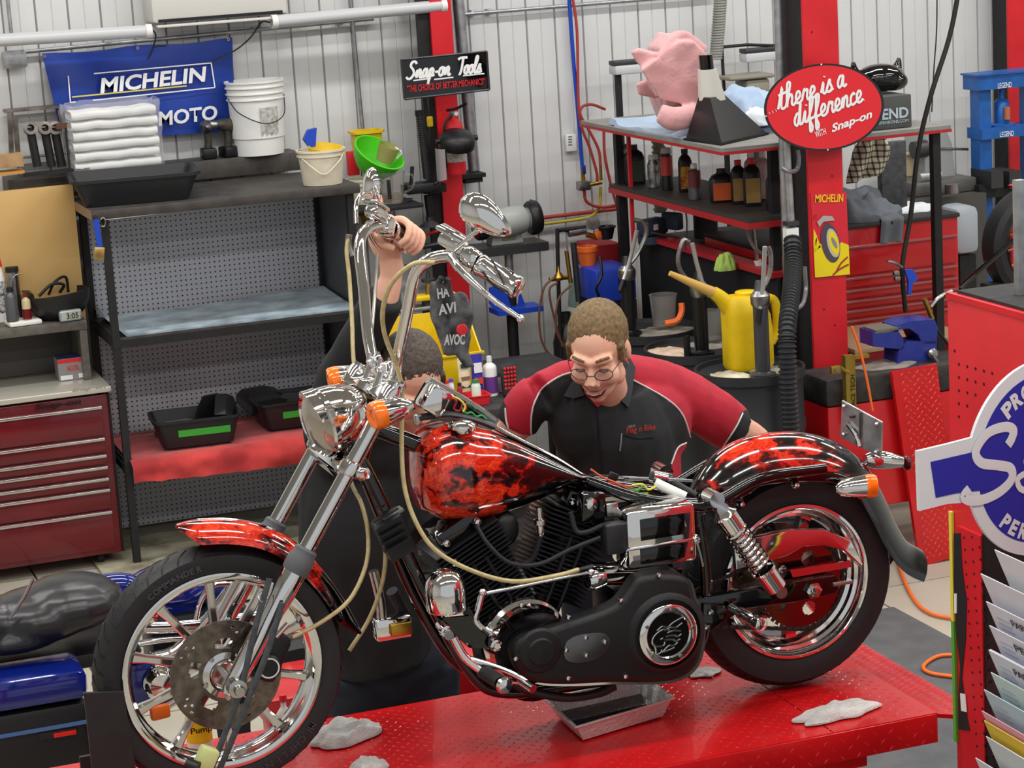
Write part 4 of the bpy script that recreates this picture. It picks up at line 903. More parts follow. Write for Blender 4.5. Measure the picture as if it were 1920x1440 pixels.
# blue absorbent cloth on the middle shelf
bcl = M('grimy pale blue cloth', 'a8bcc8', .85, 0., '6f7d88', 6, sheen=.2)
def cl2(u, v):
    x = RX0+.05+u*(RX1-RX0-.07); y = RY1-.05-v*(RY1-RY0-.07)
    z = 1.162+.012*abs(noise.noise(V((x*5, y*6, 5))))+.03*max(0, u-.45)*(1-v)*1.6
    if u < .04: z += .05*(1-u/.04)
    return V((x, y, z))
one(G().grid(cl2, 50, 26), 'blue_cloth', bcl, 'grimy pale blue cloth spread over the middle shelf of the rack', 'cloth', solid=-.014, smooth=60)
# ---- tan cabinet side and things on it
one(G().ab((.85, 11.76, 1.20), (1.80, 12.17, 1.80), .003).ab((.85, 11.70, 1.19), (1.83, 11.757, 1.87), .003), 'plywood_cabinet', M('tan board', 'c9a468', .6, 0., 'c09a5e', 3), 'tan board cabinet standing left of the pegboard rack', 'cabinet')
st = thing('steel_stand', 'scuffed steel saw-horse stand behind the tan cabinet', 'stand', PY(55, 320, 12.0))
sq = M('bare worn steel', '8a827a', .4, .7, '5c5650', 14)
P2 = lambda x, y: PY(x, y, 12.08)
part(G().ab(P2(10, 212), P2(112, 202)+V((0, .09, .012))), 'top_bar', sq, st)
for a, b in (((14, 212), (18, 295)), ((24, 218), (30, 290)), ((108, 206), (122, 280))): part(G().prism([P2(*a), P2(a[0]+9, a[1]), P2(b[0]+9, b[1]), P2(*b)], (0, .02, 0)), 'leg', sq, st)
part(G().ab(P2(20, 300), P2(125, 292)+V((0, .09, .01))), 'base_bar', sq, st)
for i, x in enumerate((58, 85, 104)):
    t = thing('press_sleeve', ['black tube sleeve with flared collar, first beside the steel stand', 'black tube sleeve with flared collar, middle of three', 'black tube sleeve with flared collar, beside the wrapped towels'][i], 'tool', P2(x+8, 315), 'black tube sleeves')
    a, b = PY(x-2, 240, 11.92), PY(x+12, 312, 11.92)
    part(G().cyl(a, b, .022, n=16), 'tube', fblack, t); part(G().lathe(a+V((0, -.02, .0)), (0, -1, .3), [(.02, -.04), (.032, -.03), (.034, .01), (.018, .012), (.016, -.01)], 16), 'collar', sq, t)
t = thing('clamp_frame', 'black angle iron clamp beside the wrapped towels', 'tool', PY(125, 325, 11.85))
part(G().ab(PY(122, 240, 11.86), PY(132, 322, 11.88)), 'upright', fblack, t); part(G().ab(PY(45, 326, 11.84), PY(165, 318, 11.9)), 'foot', fblack, t); part(G().ab(PY(105, 232, 11.86), PY(132, 240, 11.88)), 'arm', M('rusty iron', '5a3a2c', .7), t)
t = thing('wood_block', 'small wooden block at the end of the tan cabinet', 'block', PY(20, 340, 11.8))
part(G().ab(PY(-60, 335, 11.74), PY(42, 322, 11.82)+V((0, .06, .012))), 'plate', M('orange board', 'c08a3c', .6), t); part(G().ab(PY(-60, 322, 11.76), PY(38, 285, 11.84)), 'block', wood, t)
# wrapped towels
wr = thing('wrapped_towels', 'clear plastic bundle of folded white towels in front of the banner', 'towel bundle', PY(218, 320, 11.9))
twm = M('white towelling', 'ecece8', .85, 0., 'dedfdc', 9)
x0, x1 = PY(135, 300, 11.9).x, PY(300, 300, 11.9).x; z0 = PY(218, 318, 11.9).z
for k in range(6):
    h = .052
    def tw(u, v, k=k):
        a = 2*pi*u; sx = (x1-x0)/2*(.98-.02*(k % 2)); r = .022+.003*noise.noise(V((k, v*6, u*4)))
        return V(((x0+x1)/2+sx*(2*v-1), 11.94+.10*math.copysign(abs(cos(a))**.4, cos(a))+.004*noise.noise(V((k*3, v*9, 0))), z0+.03+k*h+r*math.copysign(abs(sin(a))**.6, sin(a))+.006*noise.noise(V((v*5, k, 1)))))
    part(G().grid(tw, 20, 24), 'folded_towel', twm, wr, smooth=60)
def wrap(u, v):
    a = 2*pi*u; q = noise.noise(V((cos(a)*4, sin(a)*4, v*6)))
    return V(((x0+x1)/2+((x1-x0)/2+.02+.012*q)*math.copysign(abs(cos(a))**.35, cos(a)), 11.94+(.125+.008*q)*math.copysign(abs(sin(a))**.5, sin(a)), z0+.003+v*(.345+.012*q)))
part(G().grid(wrap, 80, 30), 'plastic_wrap', M('crinkled clear film', 'f6f6f6', .12, alpha=.22), wr, smooth=60)
# banner (the mascot is left out)
bn = thing('wall_banner', 'blue vinyl tyre maker banner with white lettering hanging on the wall', 'banner', PY(260, 262, 12.14))
bm1 = M('blue vinyl', '1e3f9e', .32, 0., '1a3890', 5)
BA, BB, BC, BD = PY(78, 100, 12.14), PY(435, 70, 12.14), PY(441, 245, 12.14), PY(118, 266, 12.14)
def ban(u, v):
    p = BA*(1-u)*(1-v)+BB*u*(1-v)+BC*u*v+BD*(1-u)*v
    return p+V((0, -.012*noise.noise(V((u*5, v*2, 4)))-.008*sin(u*9+v*2), -.012*sin(u*pi*2)**2*(1-v)))
part(G().grid(ban, 50, 24), 'vinyl_sheet', bm1, bn, solid=.0015, smooth=60)
pb = lambda x, y: PY(x, y, 12.105)
xd = (pb(388, 143)-pb(187, 166)).normalized(); ud = (pb(190, 150)-pb(194, 170)).normalized()
text('MICHELIN', 'banner_lettering', inkw, bn, pb(288, 149), xd, V((0, 0, 1)), .075, .565, .03, .18)
text('MOTO', 'banner_lettering', inkw, bn, pb(352, 216), (pb(405, 210)-pb(300, 222)), V((0, 0, 1)), .072, .315, .03, .1)
strokes([[(128, 142), (132, 192)], [(176, 138), (396, 118)], [(396, 118), (403, 164)], [(174, 188), (403, 164)], [(132, 192), (142, 191)]], 'frame_line', inkw, bn, lambda x, y: pb(x, y), .0035, (0, 1, 0), .2, 1)
strokes([[(135, 182), (350, 161)]], 'yellow_line', M('yellow print', 'd8c850', .5), bn, lambda x, y: pb(x, y), .004, (0, 1, 0), .2, 1)
for p in ((83, 105), (258, 90), (428, 74)): part(G().lathe(PY(*p, 12.12), (0, -1, 0), [(.004, 0), (.004, .003), (.009, .003), (.009, 0)], 12), 'grommet', steel, bn)
# pail, drills, buckets
pc_ = PY(490, 292, 12.02)
pl_ = thing('plastic_pail', 'tall white plastic pail with paper label on the wall ledge', 'pail', (pc_.x, 12.06, 1.898))
c = V((pc_.x, 12.05, 1.898))
part(pailg(c, .128, .150, .385, ribs=(.29, .32, .352)), 'shell', white, pl_)
part(G().lathe(c, (0, 0, 1), [(.139, .09), (.1405, .25)], 32), 'band', white, pl_)
part(G().grid(lambda u, v: c+V(((.1385+.008*v)*sin(-.12+u*.75), -(.1385+.008*v)*cos(-.12+u*.75), .10+v*.15)), 12, 4), 'paper_label', M('printed pail label', 'cfcdc6', .6, 0., '9a9894', 60), pl_)
part(G().tube([c+V((-.15, -.02, .30)), c+V((-.12, -.12, .23)), c+V((0, -.17, .17)), c+V((.11, -.13, .2)), c+V((.15, -.02, .30))], .003, 6, 6), 'wire_handle', dsteel, pl_)
drm = M('drill body', '4a4438', .45, 0., '2a2926', 30)
for i, (x, y) in enumerate(((391, 288), (428, 285))):
    c = PY(x, y, 12.05); c.z = 1.898
    t = thing('cordless_drill', ['cordless drill standing on its battery, pointing at the viewer, beside the banner', 'cordless drill standing on its battery, in profile next to the white pail'][i], 'drill', c, 'cordless drills')
    d = V((-.15, -.9, .1)) if i == 0 else V((-.95, -.25, .12))
    part(G().box(c+V((0, 0, .028)), (.075, .09, .055), .3*i, .01), 'battery', mblack, t)
    part(G().tube([c+V((0, 0, .05)), c+V((.004, 0, .10)), c+V((0, 0, .15))], .02, 10), 'handle', drm, t)
    part(G().lathe(c+V((0, 0, .165)), d, [(0, -.075), (.03, -.07), (.036, -.03), (.034, .02), (.026, .045), (.02, .06), (.02, .075), (.012, .09), (0, .09)], 18), 'motor_housing', drm, t)
    part(G().lathe(c+V((0, 0, .165)), d, [(.022, .06), (.022, .09), (.015, .10), (.006, .11), (0, .11)], 14), 'chuck', steel, t)
c = PZ(616, 336, 1.792); c = V((3.02, 11.36, 1.792))
t = thing('small_bucket', 'dirty cream bucket with a wire handle at the rack corner', 'bucket', c)
part(pailg(c, .098, .118, .175, ribs=(.145,)), 'shell', cream, t); part(G().tube([c+V((-.115, -.03, .15)), c+V((-.08, -.11, .10)), c+V((-.02, -.125, .06)), c+V((.06, -.12, .12)), c+V((.11, -.04, .16))], .004, 6, 5), 'handle', cream, t)
one(G().lathe(c+V((.02, 0, .105)), (.1, -.2, 1), [(0, -.05), (.05, -.04), (.085, .03), (.09, .08), (.084, .08), (.05, 0), (0, -.03)], 24), 'yellow_funnel', yellow, 'yellow plastic bowl sitting in the dirty cream bucket', 'bowl')
one(G().prism([PY(570, 262, 11.36), PY(578, 244, 11.36), PY(594, 240, 11.36), PY(592, 275, 11.36), PY(580, 276, 11.36)], (0, .04, 0), .006), 'blue_scoop', bluep, 'blue plastic scoop standing in the dirty cream bucket', 'scoop')
# ================================================================ TOOL CHEST AND HUTCH
TX0, TX1, TY0 = .80, 1.835, 11.30
tc_ = thing('tool_chest', 'maroon rolling tool chest with a pale steel top beside the rack', 'tool chest', (1.32, 11.55, 0))
part(G().ab((TX0, TY0+.012, .07), (TX1, 11.84, .875), .006), 'body', maroon, tc_)
part(G().ab((TX1+.001, TY0+.02, .07), (TX1+.012, 11.84, .875)), 'side_trim', mblack, tc_)
top_ = part(G().ab((TX0, TY0-.015, .889), (TX1+.02, 11.86, .918), .006), 'steel_top', M('pale steel worktop', 'c9c5b8', .25, .35), tc_)
hz = [PY(190, y, TY0).z for y in (758, 818, 850, 872, 894, 915, 957)]+[.095]
pz = hz[0]+.0
drh = M('drawer trim chrome', 'cfcac6', .2, 1.)
for a, b in zip(hz, hz[1:]):
    dr = part(G().ab((TX0+.02, TY0-.004, b+.006), (TX1-.035, TY0+.014, a-.004), .003), 'drawer', maroon, tc_)
    part(G().ab((TX0+.02, TY0-.016, a-.022), (TX1-.035, TY0-.003, a-.006), .004), 'pull', drh, dr)
text('Snap-on', 'chest_badge', M('badge dark', '2a2224', .3, .5), tc_, PY(109, 759, TY0-.004), (1, 0, 0), (0, 0, 1), .036, .225, .03, .25, .006)
text('Snap-on', 'top_badge', M('embossed badge', 'a29e94', .4, .3), tc_, PY(167, 728, TY0-.016), (1, 0, 0), (0, 0, 1), .026, .165, .03, .2)
for x in (TX0+.1, TX1-.1):
    for y in (11.4, 11.75): part(G().cyl((x-.015, y, .036), (x+.015, y, .036), .035, n=16).box((x, y, .07), (.05, .06, .015)), 'caster', rubber, tc_)
hut = thing('bench_hutch', 'grey wooden riser shelf standing on the maroon tool chest', 'shelf', (1.3, 11.7, .92))
gw = M('grey laminated wood', '6a6560', .55, 0., '565049', 22)
part(G().ab((TX0, 11.50, 1.175), (1.80, 11.86, 1.222), .004), 'shelf_board', gw, hut); part(G().ab((1.762, 11.51, .92), (1.798, 11.86, 1.174)), 'side_board', gw, hut); part(G().ab((TX0, 11.83, .92), (1.76, 11.858, 1.174)), 'back_board', M('charcoal board', '4e4a46', .6), hut)
t = thing('parts_box', 'grey and red cardboard parts box on the chest top', 'box', PY(132, 697, 11.52))
c = PY(135, 697, 11.56); c.z = .92
part(G().box(c+V((0, .05, .055)), (.135, .12, .11)), 'carton', M('box grey', '8c8886', .5), t); part(G().box(c+V((0, .05, .1105)), (.136, .121, .002)), 'box_top', M('box dark blue', '2a3658', .5), t)
part(G().box(c+V((0, -.0108, .098)), (.136, .001, .018)), 'red_band', inkr, t); part(G().box(c+V((-.03, -.011, .015)), (.06, .001, .022)), 'white_tag', paper, t); part(G().box(c+V((.045, -.011, .018)), (.03, .001, .022)), 'white_tag', paper, t)
text('ACCEL', 'red_print', inkr, t, c+V((.005, -.0115, .062)), (1, 0, 0), (0, 0, 1), .024, .06, .02)
HZ = 1.223
def onh(px, y=11.6): p = PY(px, 600, y); return V((p.x, y, HZ))
one(G().box(onh(42)+V((0, -.02, .012)), (.16, .13, .022), .1, .006), 'paper_pad', M('paper towel', 'eceae4', .8), 'folded white paper towel under the bottles on the hutch', 'paper towel')
bottle('spray_can', 'white aerosol can with red cap at the picture edge on the hutch', 'can', onh(6, 11.72), .034, .32, white, inkr, neck=.75, lab=M('black text label', 'd8d8d6', .5, 0., '2a2a2a', 70))
t = thing('steel_cylinder', 'tall steel measuring cylinder with dark cap on the hutch', 'gauge', onh(32, 11.68)); c = onh(32, 11.68)
part(G().cyl(c, c+V((0, 0, .25)), .03, n=20), 'body', steel, t); part(G().cyl(c+V((0, 0, .25)), c+V((0, 0, .275)), .032, n=20), 'cap', fblack, t); part(G().box(c+V((.015, -.03, .13)), (.008, .004, .2)), 'scale', inkk, t)
part(G().tube([c+V((-.01, -.03, .06)), c+V((-.02, -.05, .15)), c+V((0, -.04, .23)), c+V((.05, -.03, .24))], .003, 6), 'hose', steel, t)
bottle('oiler_bottle', 'small grey oiler bottle on the paper towel', 'bottle', onh(24, 11.56)+V((0, 0, .024)), .03, .17, M('grey oiler', '5a5c60', .35, .3), mblack, neck=.5)
t = bottle('fluid_bottle', 'small bottle half filled with red fluid on the paper towel', 'bottle', onh(52, 11.56)+V((0, 0, .024)), .022, .13, M('pale bottle', 'c8b890', .3), M('dark red', '7a1420', .3), neck=.4, lab=M('red fluid', '6a1018', .25), labh=(.03, .42))
# half helmet upside down
hc_ = PY(112, 585, 11.62); hc_.z = HZ
t = thing('half_helmet', 'black half shell motorcycle helmet lying upside down on the hutch', 'helmet', hc_)
def hel(u, v):
    a = 2*pi*u; ph = pi/2*v; r = .135*sin(ph)**.8; return hc_+V((r*cos(a)*1.08, r*sin(a)*.9, .135*(1-cos(ph))+.012*cos(a)*v**4))
part(G().grid(hel, 36, 12), 'shell', M('matte black helmet', '1c1b1b', .45), t, solid=-.012, smooth=70)
part(G().prism([hc_+V((-.13, -.07, .142)), hc_+V((-.13, .07, .142)), hc_+V((-.17, .04, .150)), hc_+V((-.17, -.04, .150))], (0, 0, .006)), 'peak', mblack, t)
part(G().tube([hc_+V((-.1, -.04, .13)), hc_+V((-.03, -.03, .18)), hc_+V((.03, -.02, .17)), hc_+V((.01, .0, .13))], .008, 6), 'strap', fblack, t); part(G().tube([hc_+V((-.04, .04, .12)), hc_+V((-.01, .0, .185)), hc_+V((.05, .03, .20)), hc_+V((.06, .05, .12))], .007, 6), 'strap', fblack, t)
t = thing('digital_clock', 'small silver digital clock reading 3:05 in front of the helmet', 'clock', PY(131, 592, 11.47))
c = PY(131, 584, 11.50); c.z = HZ+.031
part(G().box(c, (.115, .03, .058), .1, .013), 'case', M('clock silver', 'a9b2ba', .3, .5), t); part(G().box(c+V((0, -.0155, 0)), (.092, .002, .04), .1, .0), 'display', M('lcd', 'b4b8a8', .3), t); text('3:05', 'digits', inkk, t, c+V((.008, -.018, 0)), (1, .1, 0), (0, 0, 1), .028, .06, .01)
# ================================================================ WALL SERVICES
ac = thing('air_conditioner', 'white wall mounted air conditioner at the top of the wall', 'air conditioner', PY(410, 40, 12.1))
a, b = PY(285, 45, 11.98), PY(538, 18, 11.98)
part(G().ab((a.x, 11.96, a.z-.0), (b.x, 12.19, a.z+.30), .02), 'casing', M('ac white', 'd2d0ca', .4), ac); part(G().ab((a.x+.03, 11.955, a.z+.004), (b.x-.03, 12.1, a.z+.02)), 'air_slot', mblack, ac); part(G().ab((a.x+.02, 11.94, a.z-.022), (b.x-.02, 11.99, a.z-.008), .004), 'louver', M('ac white', 'd2d0ca', .4), ac)
fxm = M('frosted lamp cover', 'c4c6c8', .25)
for nm, a, b in (('dirty grey tube light on the wall above the blue banner', PY(-40, 78, 11.95), PY(284, 58, 11.95)), ('glossy white tube light beside the red wall column', PY(509, 41, 11.95), PY(836, 10, 11.95))):
    t = thing('tube_light', nm, 'lamp', (a+b)/2, 'tube lights on the wall'); d = (b-a).normalized()
    part(G().cyl(a, b, .032, n=18), 'diffuser', fxm, t)
    for p, s in ((a, 1), (b, -1)): part(G().cyl(p, p+d*s*.03, .036, n=18), 'end_cap', white, t)
    part(G().ab(a+V((.03, .02, .0)), b+V((-.03, .05, .02))), 'housing', galv, t)
    for q in (.2, .8): p = a+(b-a)*q; part(G().box(p+V((0, .1, .0)), (.03, .2, .02)), 'bracket', galv, t)
t = thing('power_cable', 'black cable hanging from the tube light down to the banner', 'cable', PY(430, 110, 12.05)); part(G().tube([PY(506, 42, 12.0), PY(490, 42, 12.05), PY(470, 70, 12.06), PY(440, 95, 12.06), PY(398, 115, 12.06)], .004, 6), 'cord', inkk, t)
t = thing('power_cable', 'looped black cable tied below the grey tube light', 'cable', PY(285, 100, 12.05)); part(G().tube([PY(285, 55, 11.98), PY(292, 65, 12.05), PY(288, 85, 12.06), PY(277, 112, 12.06), PY(283, 100, 12.06), PY(290, 88, 12.06), PY(312, 86, 12.06)], .004, 6), 'cord', inkk, t)
def pipe(label, pts, r, m, cat='pipe', name='conduit', clips=()):
    t = thing(name, label, cat, pts[len(pts)//2]); part(G().tube(pts, r, 10, 5), 'run', m, t)
    for p in clips: part(G().box(V(p)+V((0, .02, 0)), (.03, .05, .03), None, .004), 'clip', m, t)
    return t
a, b = PY(48, 97, 12.16), PY(700, 35, 12.16)
pipe('galvanised conduit running level behind the banner top', [a, b], .011, galv, clips=[a+(b-a)*.65, a+(b-a)*.9])
pipe('galvanised conduit running level to the right of the red wall column', [PY(868, 27, 12.16), PY(1340, -12, 12.16)], .011, galv, clips=[PY(888, 24, 12.16), PY(918, 22, 12.16)])
pipe('galvanised conduit dropping down the wall behind the yellow tub', [PY(655, -30, 12.16), PY(663, 60, 12.16), PY(672, 160, 12.16), PY(680, 245, 12.16)], .011, galv)
pipe('thin galvanised conduit at the top corner of the wall', [PY(12, -20, 12.16), PY(22, 70, 12.16)], .01, galv)
t = thing('junction_box', 'grey junction box beside the banner corner', 'junction box', PY(28, 128, 12.15)); part(G().ab(PY(8, 128, 12.12), PY(46, 94, 12.18), .004), 'body', galv, t); part(G().box(PY(28, 111, 12.118), (.1, .004, .09), None, .001), 'cover', galv, t)
# ---- red wall column
COLY = 11.93
cl_ = thing('red_wall_column', 'red and black steel column against the back wall behind the sign', 'column', (3.9, 12.0, 0))
cx0, cx1 = PY(807, 27, COLY).x, PY(847, 27, COLY).x
part(G().ab((cx0, COLY, 0), (cx1, COLY+.02, CEIL-.01)), 'front_flange', cred, cl_); part(G().ab((cx0+.05, COLY+.02, 0), (cx0+.07, 12.16, CEIL-.01)), 'web', fblack, cl_); part(G().ab((cx0-.062, COLY+.03, 0), (cx0, COLY+.07, CEIL-.01)), 'black_edge', fblack, cl_); part(G().ab((cx0, 12.16, 0), (cx1, 12.18, CEIL-.01)), 'rear_flange', fblack, cl_)
pipe('shiny steel duct pipe rising beside the red wall column', [PY(856, -30, 12.08), PY(870, 120, 12.08), PY(889, 320, 12.08)], .032, galv, name='duct_pipe')
t = thing('pipe_shelf', 'small dark steel plate under the duct pipe', 'bracket', PY(890, 332, 12.1)); part(G().ab(PY(868, 336, 11.98), PY(911, 326, 11.98)+V((0, .2, .006))), 'plate', fblack, t); part(G().ab(PY(872, 336, 12.0), PY(905, 334, 12.0)+V((0, .18, -.02))), 'bracket', fblack, t)
# sign on the wall column
SGY = 11.66
sg = thing('wall_sign', 'black rectangular tool maker sign with white script on the red wall column', 'sign', PY(835, 186, SGY))
qa, qb, qc, qd = PY(752, 112, SGY), PY(912, 96, SGY), PY(917, 168, SGY), PY(758, 186, SGY)
part(G().prism([qa, qb, qc, qd], (0, .02, 0)), 'panel', gblack, sg)
bord = M('sign rim', '3a3a3c', .35, .4)
for a, b in ((qa, qb), (qb, qc), (qc, qd), (qd, qa)): part(G().tube([a-V((0, .004, 0)), b-V((0, .004, 0))], .006, 6), 'rim', bord, sg)
ps = lambda x, y: PY(x, y, SGY-.004); sxd = ps(910, 133)-ps(760, 148)
script_text('Snap-on', 'white_script', inkw, sg, ps(763, 148), sxd, (0, 0, 1), .042, .0075, .235, .22); script_text('Tools', 'white_script', inkw, sg, ps(856, 140), sxd, (0, 0, 1), .042, .0075, .135, .22)
for a, b in (((775, 151), (808, 147)), ((814, 149), (850, 145)), ((868, 142), (908, 138))): strokes([[a, b]], 'underline', inkw, sg, ps, .004, (0, 1, 0), .2, 1)
text('"THE CHOICE OF BETTER MECHANICS"', 'red_lettering', inkr, sg, ps(836, 159), sxd, (0, 0, 1), .033, .425, .012)
part(G().ab((cx0+.02, SGY+.02, qd.z+.06), (cx1-.02, COLY, qd.z+.12)), 'standoff', fblack, sg)
# extinguisher, face shield, plug
EX = PY(858, 328, 11.82)
ex = thing('fire_extinguisher', 'red fire extinguisher with white label hung on the red wall column', 'fire extinguisher', EX)
ec = V((EX.x+.005, 11.85, EX.z))
part(G().lathe(ec, (0, 0, 1), [(0, 0), (.05, .004), (.053, .02), (.053, .24), (.045, .275), (.02, .295), (.018, .31)], 24), 'cylinder', inkr, ex); part(G().lathe(ec, (0, 0, 1), [(.0538, .07), (.0538, .2)], 24), 'label', M('printed label', 'd8d2c8', .5, 0., 'a09a90', 90), ex)
part(G().cyl(ec+V((0, 0, .31)), ec+V((0, 0, .335)), .02, n=12), 'valve', steel, ex); part(G().tube([ec+V((-.04, -.02, .345)), ec+V((.02, -.02, .352)), ec+V((.07, -.03, .375))], .008, 6), 'handle', mblack, ex); part(G().tube([ec+V((-.01, -.02, .32)), ec+V((-.06, -.03, .27)), ec+V((-.065, -.02, .15)), ec+V((-.06, -.01, .04))], .007, 6), 'hose', mblack, ex)
part(G().cyl(ec+V((.01, -.02, .325)), ec+V((.01, -.03, .325)), .012, n=12), 'gauge', white, ex); part(G().ab(ec+V((-.02, .05, .1)), (ec.x+.02, COLY, ec.z+.2)), 'wall_hook', fblack, ex)
FSc = PY(856, 258, 11.74)
fs = thing('face_shield', 'black face shield hanging over the fire extinguisher', 'face shield', FSc)
def hood(u, v): a = pi+pi*u; return FSc+V((.095*cos(a), .085*sin(a)+.02, .055*sin(v*pi/2)-.04))
part(G().lathe(FSc+V((0, .0, -.03)), (0, -.35, 1), [(.095, -.02), (.098, .0), (.095, .03), (.075, .055), (.03, .066), (0, .068)], 24), 'headgear', mblack, fs)
part(G().grid(lambda u, v: FSc+V((.1*cos(pi*.82+pi*.42*u)-.012, .1*sin(pi*.82+pi*.42*u)+.02, -.05-v*.19+.03*v*u)), 16, 8), 'visor', M('smoked film', 'c8c8cc', .15, alpha=.4), fs, solid=.002)
for s in (-1, 1): part(G().cyl(FSc+V((s*.095, 0, -.01)), FSc+V((s*.115, 0, -.01)), .014, n=12), 'knob', mblack, fs)
t = thing('power_cable', 'yellow plug on a dark cable hanging beside the red wall column', 'cable', PY(806, 228, 11.9)); part(G().box(PY(806, 228, 11.9), (.03, .025, .055), None, .006), 'plug', yellow, t); part(G().tube([PY(805, 215, 11.9), PY(803, 195, 11.9), PY(800, 120, 11.95)], .004, 6), 'cord', dplast, t); part(G().tube([PY(807, 236, 11.9), PY(806, 270, 11.9), PY(818, 300, 11.9), PY(815, 345, 11.9)], .004, 6), 'cord', dplast, t)
# strut spring press
sp_ = thing('spring_press', 'black threaded post press with hand crank beside the red wall column', 'press', PY(800, 410, 11.8))
a, b = PY(786, 207, 11.8), PY(800, 335, 11.8)
part(G().cyl(a, b, .018, n=14), 'screw_post', dsteel, sp_); g = G(); d = (b-a)
for k in range(26): p = a+d*(.12+.85*k/25); g.lathe(p, d, [(.018, -.0025), (.025, 0), (.018, .0025)], 12)
part(g, 'thread', dsteel, sp_); part(G().cyl(a-V((0, 0, .0)), a+d.normalized()*.03, .025, n=14), 'post_cap', mblack, sp_)
part(G().ab(PY(764, 366, 11.74), PY(815, 336, 11.86), .01), 'head_block', mblack, sp_); part(G().cyl(PY(771, 345, 11.76), PY(773, 312, 11.76), .01, n=10), 'crank_handle', mblack, sp_)
part(G().cyl(PY(802, 366, 11.8), PY(806, 408, 11.8), .022, .017, n=14), 'lower_column', mblack, sp_); part(G().lathe(PY(806, 424, 11.8), (0, 0, 1), [(.06, 0), (.045, .012), (.02, .03), (.02, .05)], 20), 'bell_foot', dsteel, sp_); part(G().cyl(PY(815, 345, 11.74), PY(822, 340, 11.74), .008, n=8), 'knob', mblack, sp_)
part(G().ab(V((PY(800, 350, 11.8).x, 11.85, PY(800, 366, 11.8).z)), V((cx0-.001, 11.92, PY(800, 350, 11.8).z))), 'arm', mblack, sp_)
# side shelf beyond the rack with funnels and jugs
SHZ = PY(700, 385, 11.75).z
sf = thing('bracket_shelf', 'black steel bracket shelf between the rack and the red wall column', 'shelf', (3.4, 11.85, SHZ))
part(G().ab((3.16, 11.62, SHZ-.02), (3.62, 12.0, SHZ), .003), 'plate', fblack, sf); part(G().prism([PY(768, 372, 11.72), PY(776, 372, 11.72), PY(694, 416, 11.72), PY(686, 416, 11.72)], (0, .03, 0)), 'brace', fblack, sf); part(G().ab((3.16, 12.0, SHZ-.06), (3.62, 12.19, SHZ-.02)), 'wall_bar', fblack, sf)
t = thing('jug', 'clear measuring jug with brown residue on the bracket shelf', 'jug', PY(738, 372, 11.75)); c = V((PY(736, 372, 11.75).x, 11.76, SHZ+.001))
part(G().lathe(c, (0, 0, 1), [(0, 0), (.058, 0), (.075, .16), (.078, .165), (.073, .165), (.056, .006), (0, .006)], 24), 'body', clear, t); part(G().lathe(c, (0, 0, 1), [(0, .007), (.056, .007), (.06, .05), (0, .05)], 20), 'residue', M('brown residue', '9a8058', .3, alpha=.5), t); part(G().box(c+V((-.03, -.062, .08)), (.02, .004, .1), None, 0), 'scale_strip', inkk, t); part(G().tube([c+V((.07, -.02, .15)), c+V((.12, -.02, .13)), c+V((.11, -.02, .07)), c+V((.065, -.02, .05))], .007, 6), 'handle', clear, t)
c = V((PY(688, 365, 11.85).x, 11.88, SHZ+.001)); t = thing('round_tub', 'shallow cream tub under the green funnel', 'tub', c); part(pailg(c, .085, .095, .13, ribs=(.1,)), 'shell', cream, t)
c2 = PY(705, 298, 11.84)
t = thing('drain_funnel', 'bright green plastic drain funnel bowl tilted on the shelf', 'funnel', c2); ax = V((.35, -.5, .8)).normalized()
part(G().lathe(c2-ax*.02, ax, [(.0, -.1), (.018, -.1), (.03, -.07), (.085, -.045), (.12, .0), (.138, .06), (.143, .06), (.143, .066), (.134, .066), (.115, .006), (.08, -.036), (.02, -.06), (0, -.062)], 36), 'bowl', green, t)
t = thing('jug', 'clear jug lying inside the green funnel', 'jug', c2); part(G().lathe(c2+V((.03, -.045, -.01)), V((.3, -.3, .9)), [(0, 0), (.045, 0), (.058, .09), (.054, .09), (.042, .004), (0, .004)], 20), 'body', M('amber plastic', 'd8c890', .2, trans=.6), t); part(G().tube([c2+V((.085, -.08, .06)), c2+V((.115, -.085, .03)), c2+V((.09, -.075, .0))], .006, 6), 'handle', white, t)
one(tubg(PY(690, 300, 12.02)+V((0, 0, -.02)), .15, .12, .18, 0, taper=.9, r=.02), 'yellow_bin', yellow, 'small yellow bin behind the green funnel', 'bin'); one(G().ab(PY(655, 330, 11.98), PY(668, 282, 12.02), .004), 'red_box', inkr, 'red box half hidden between bucket and green funnel', 'box')
one(tubg(PY(694, 418, 11.9)+V((0, 0, -.005)), .08, .1, .06, 0, taper=.9, r=.01), 'parts_bin', yellow, 'small yellow parts bin below the bracket shelf', 'bin'); one(G().ell(PY(685, 400, 11.9), (.035, .03, .03)), 'orange_funnel', orange, 'orange funnel end poking out over the small yellow bin', 'funnel')
# arm bars behind the hand
t = thing('swing_arm_bars', 'two dark bars with a red hose fixed to the red wall column', 'bracket', PY(800, 470, 11.9))
for y0, y1 in ((468, 455), (500, 490)): part(G().cyl(PY(760, y0, 11.85), PY(838, y1, 11.85), .014, n=10), 'bar', dsteel, t)
part(G().tube([PY(780, 450, 11.85), PY(800, 440, 11.85), PY(830, 430, 11.85)], .008, 8), 'hose', inkr, t)
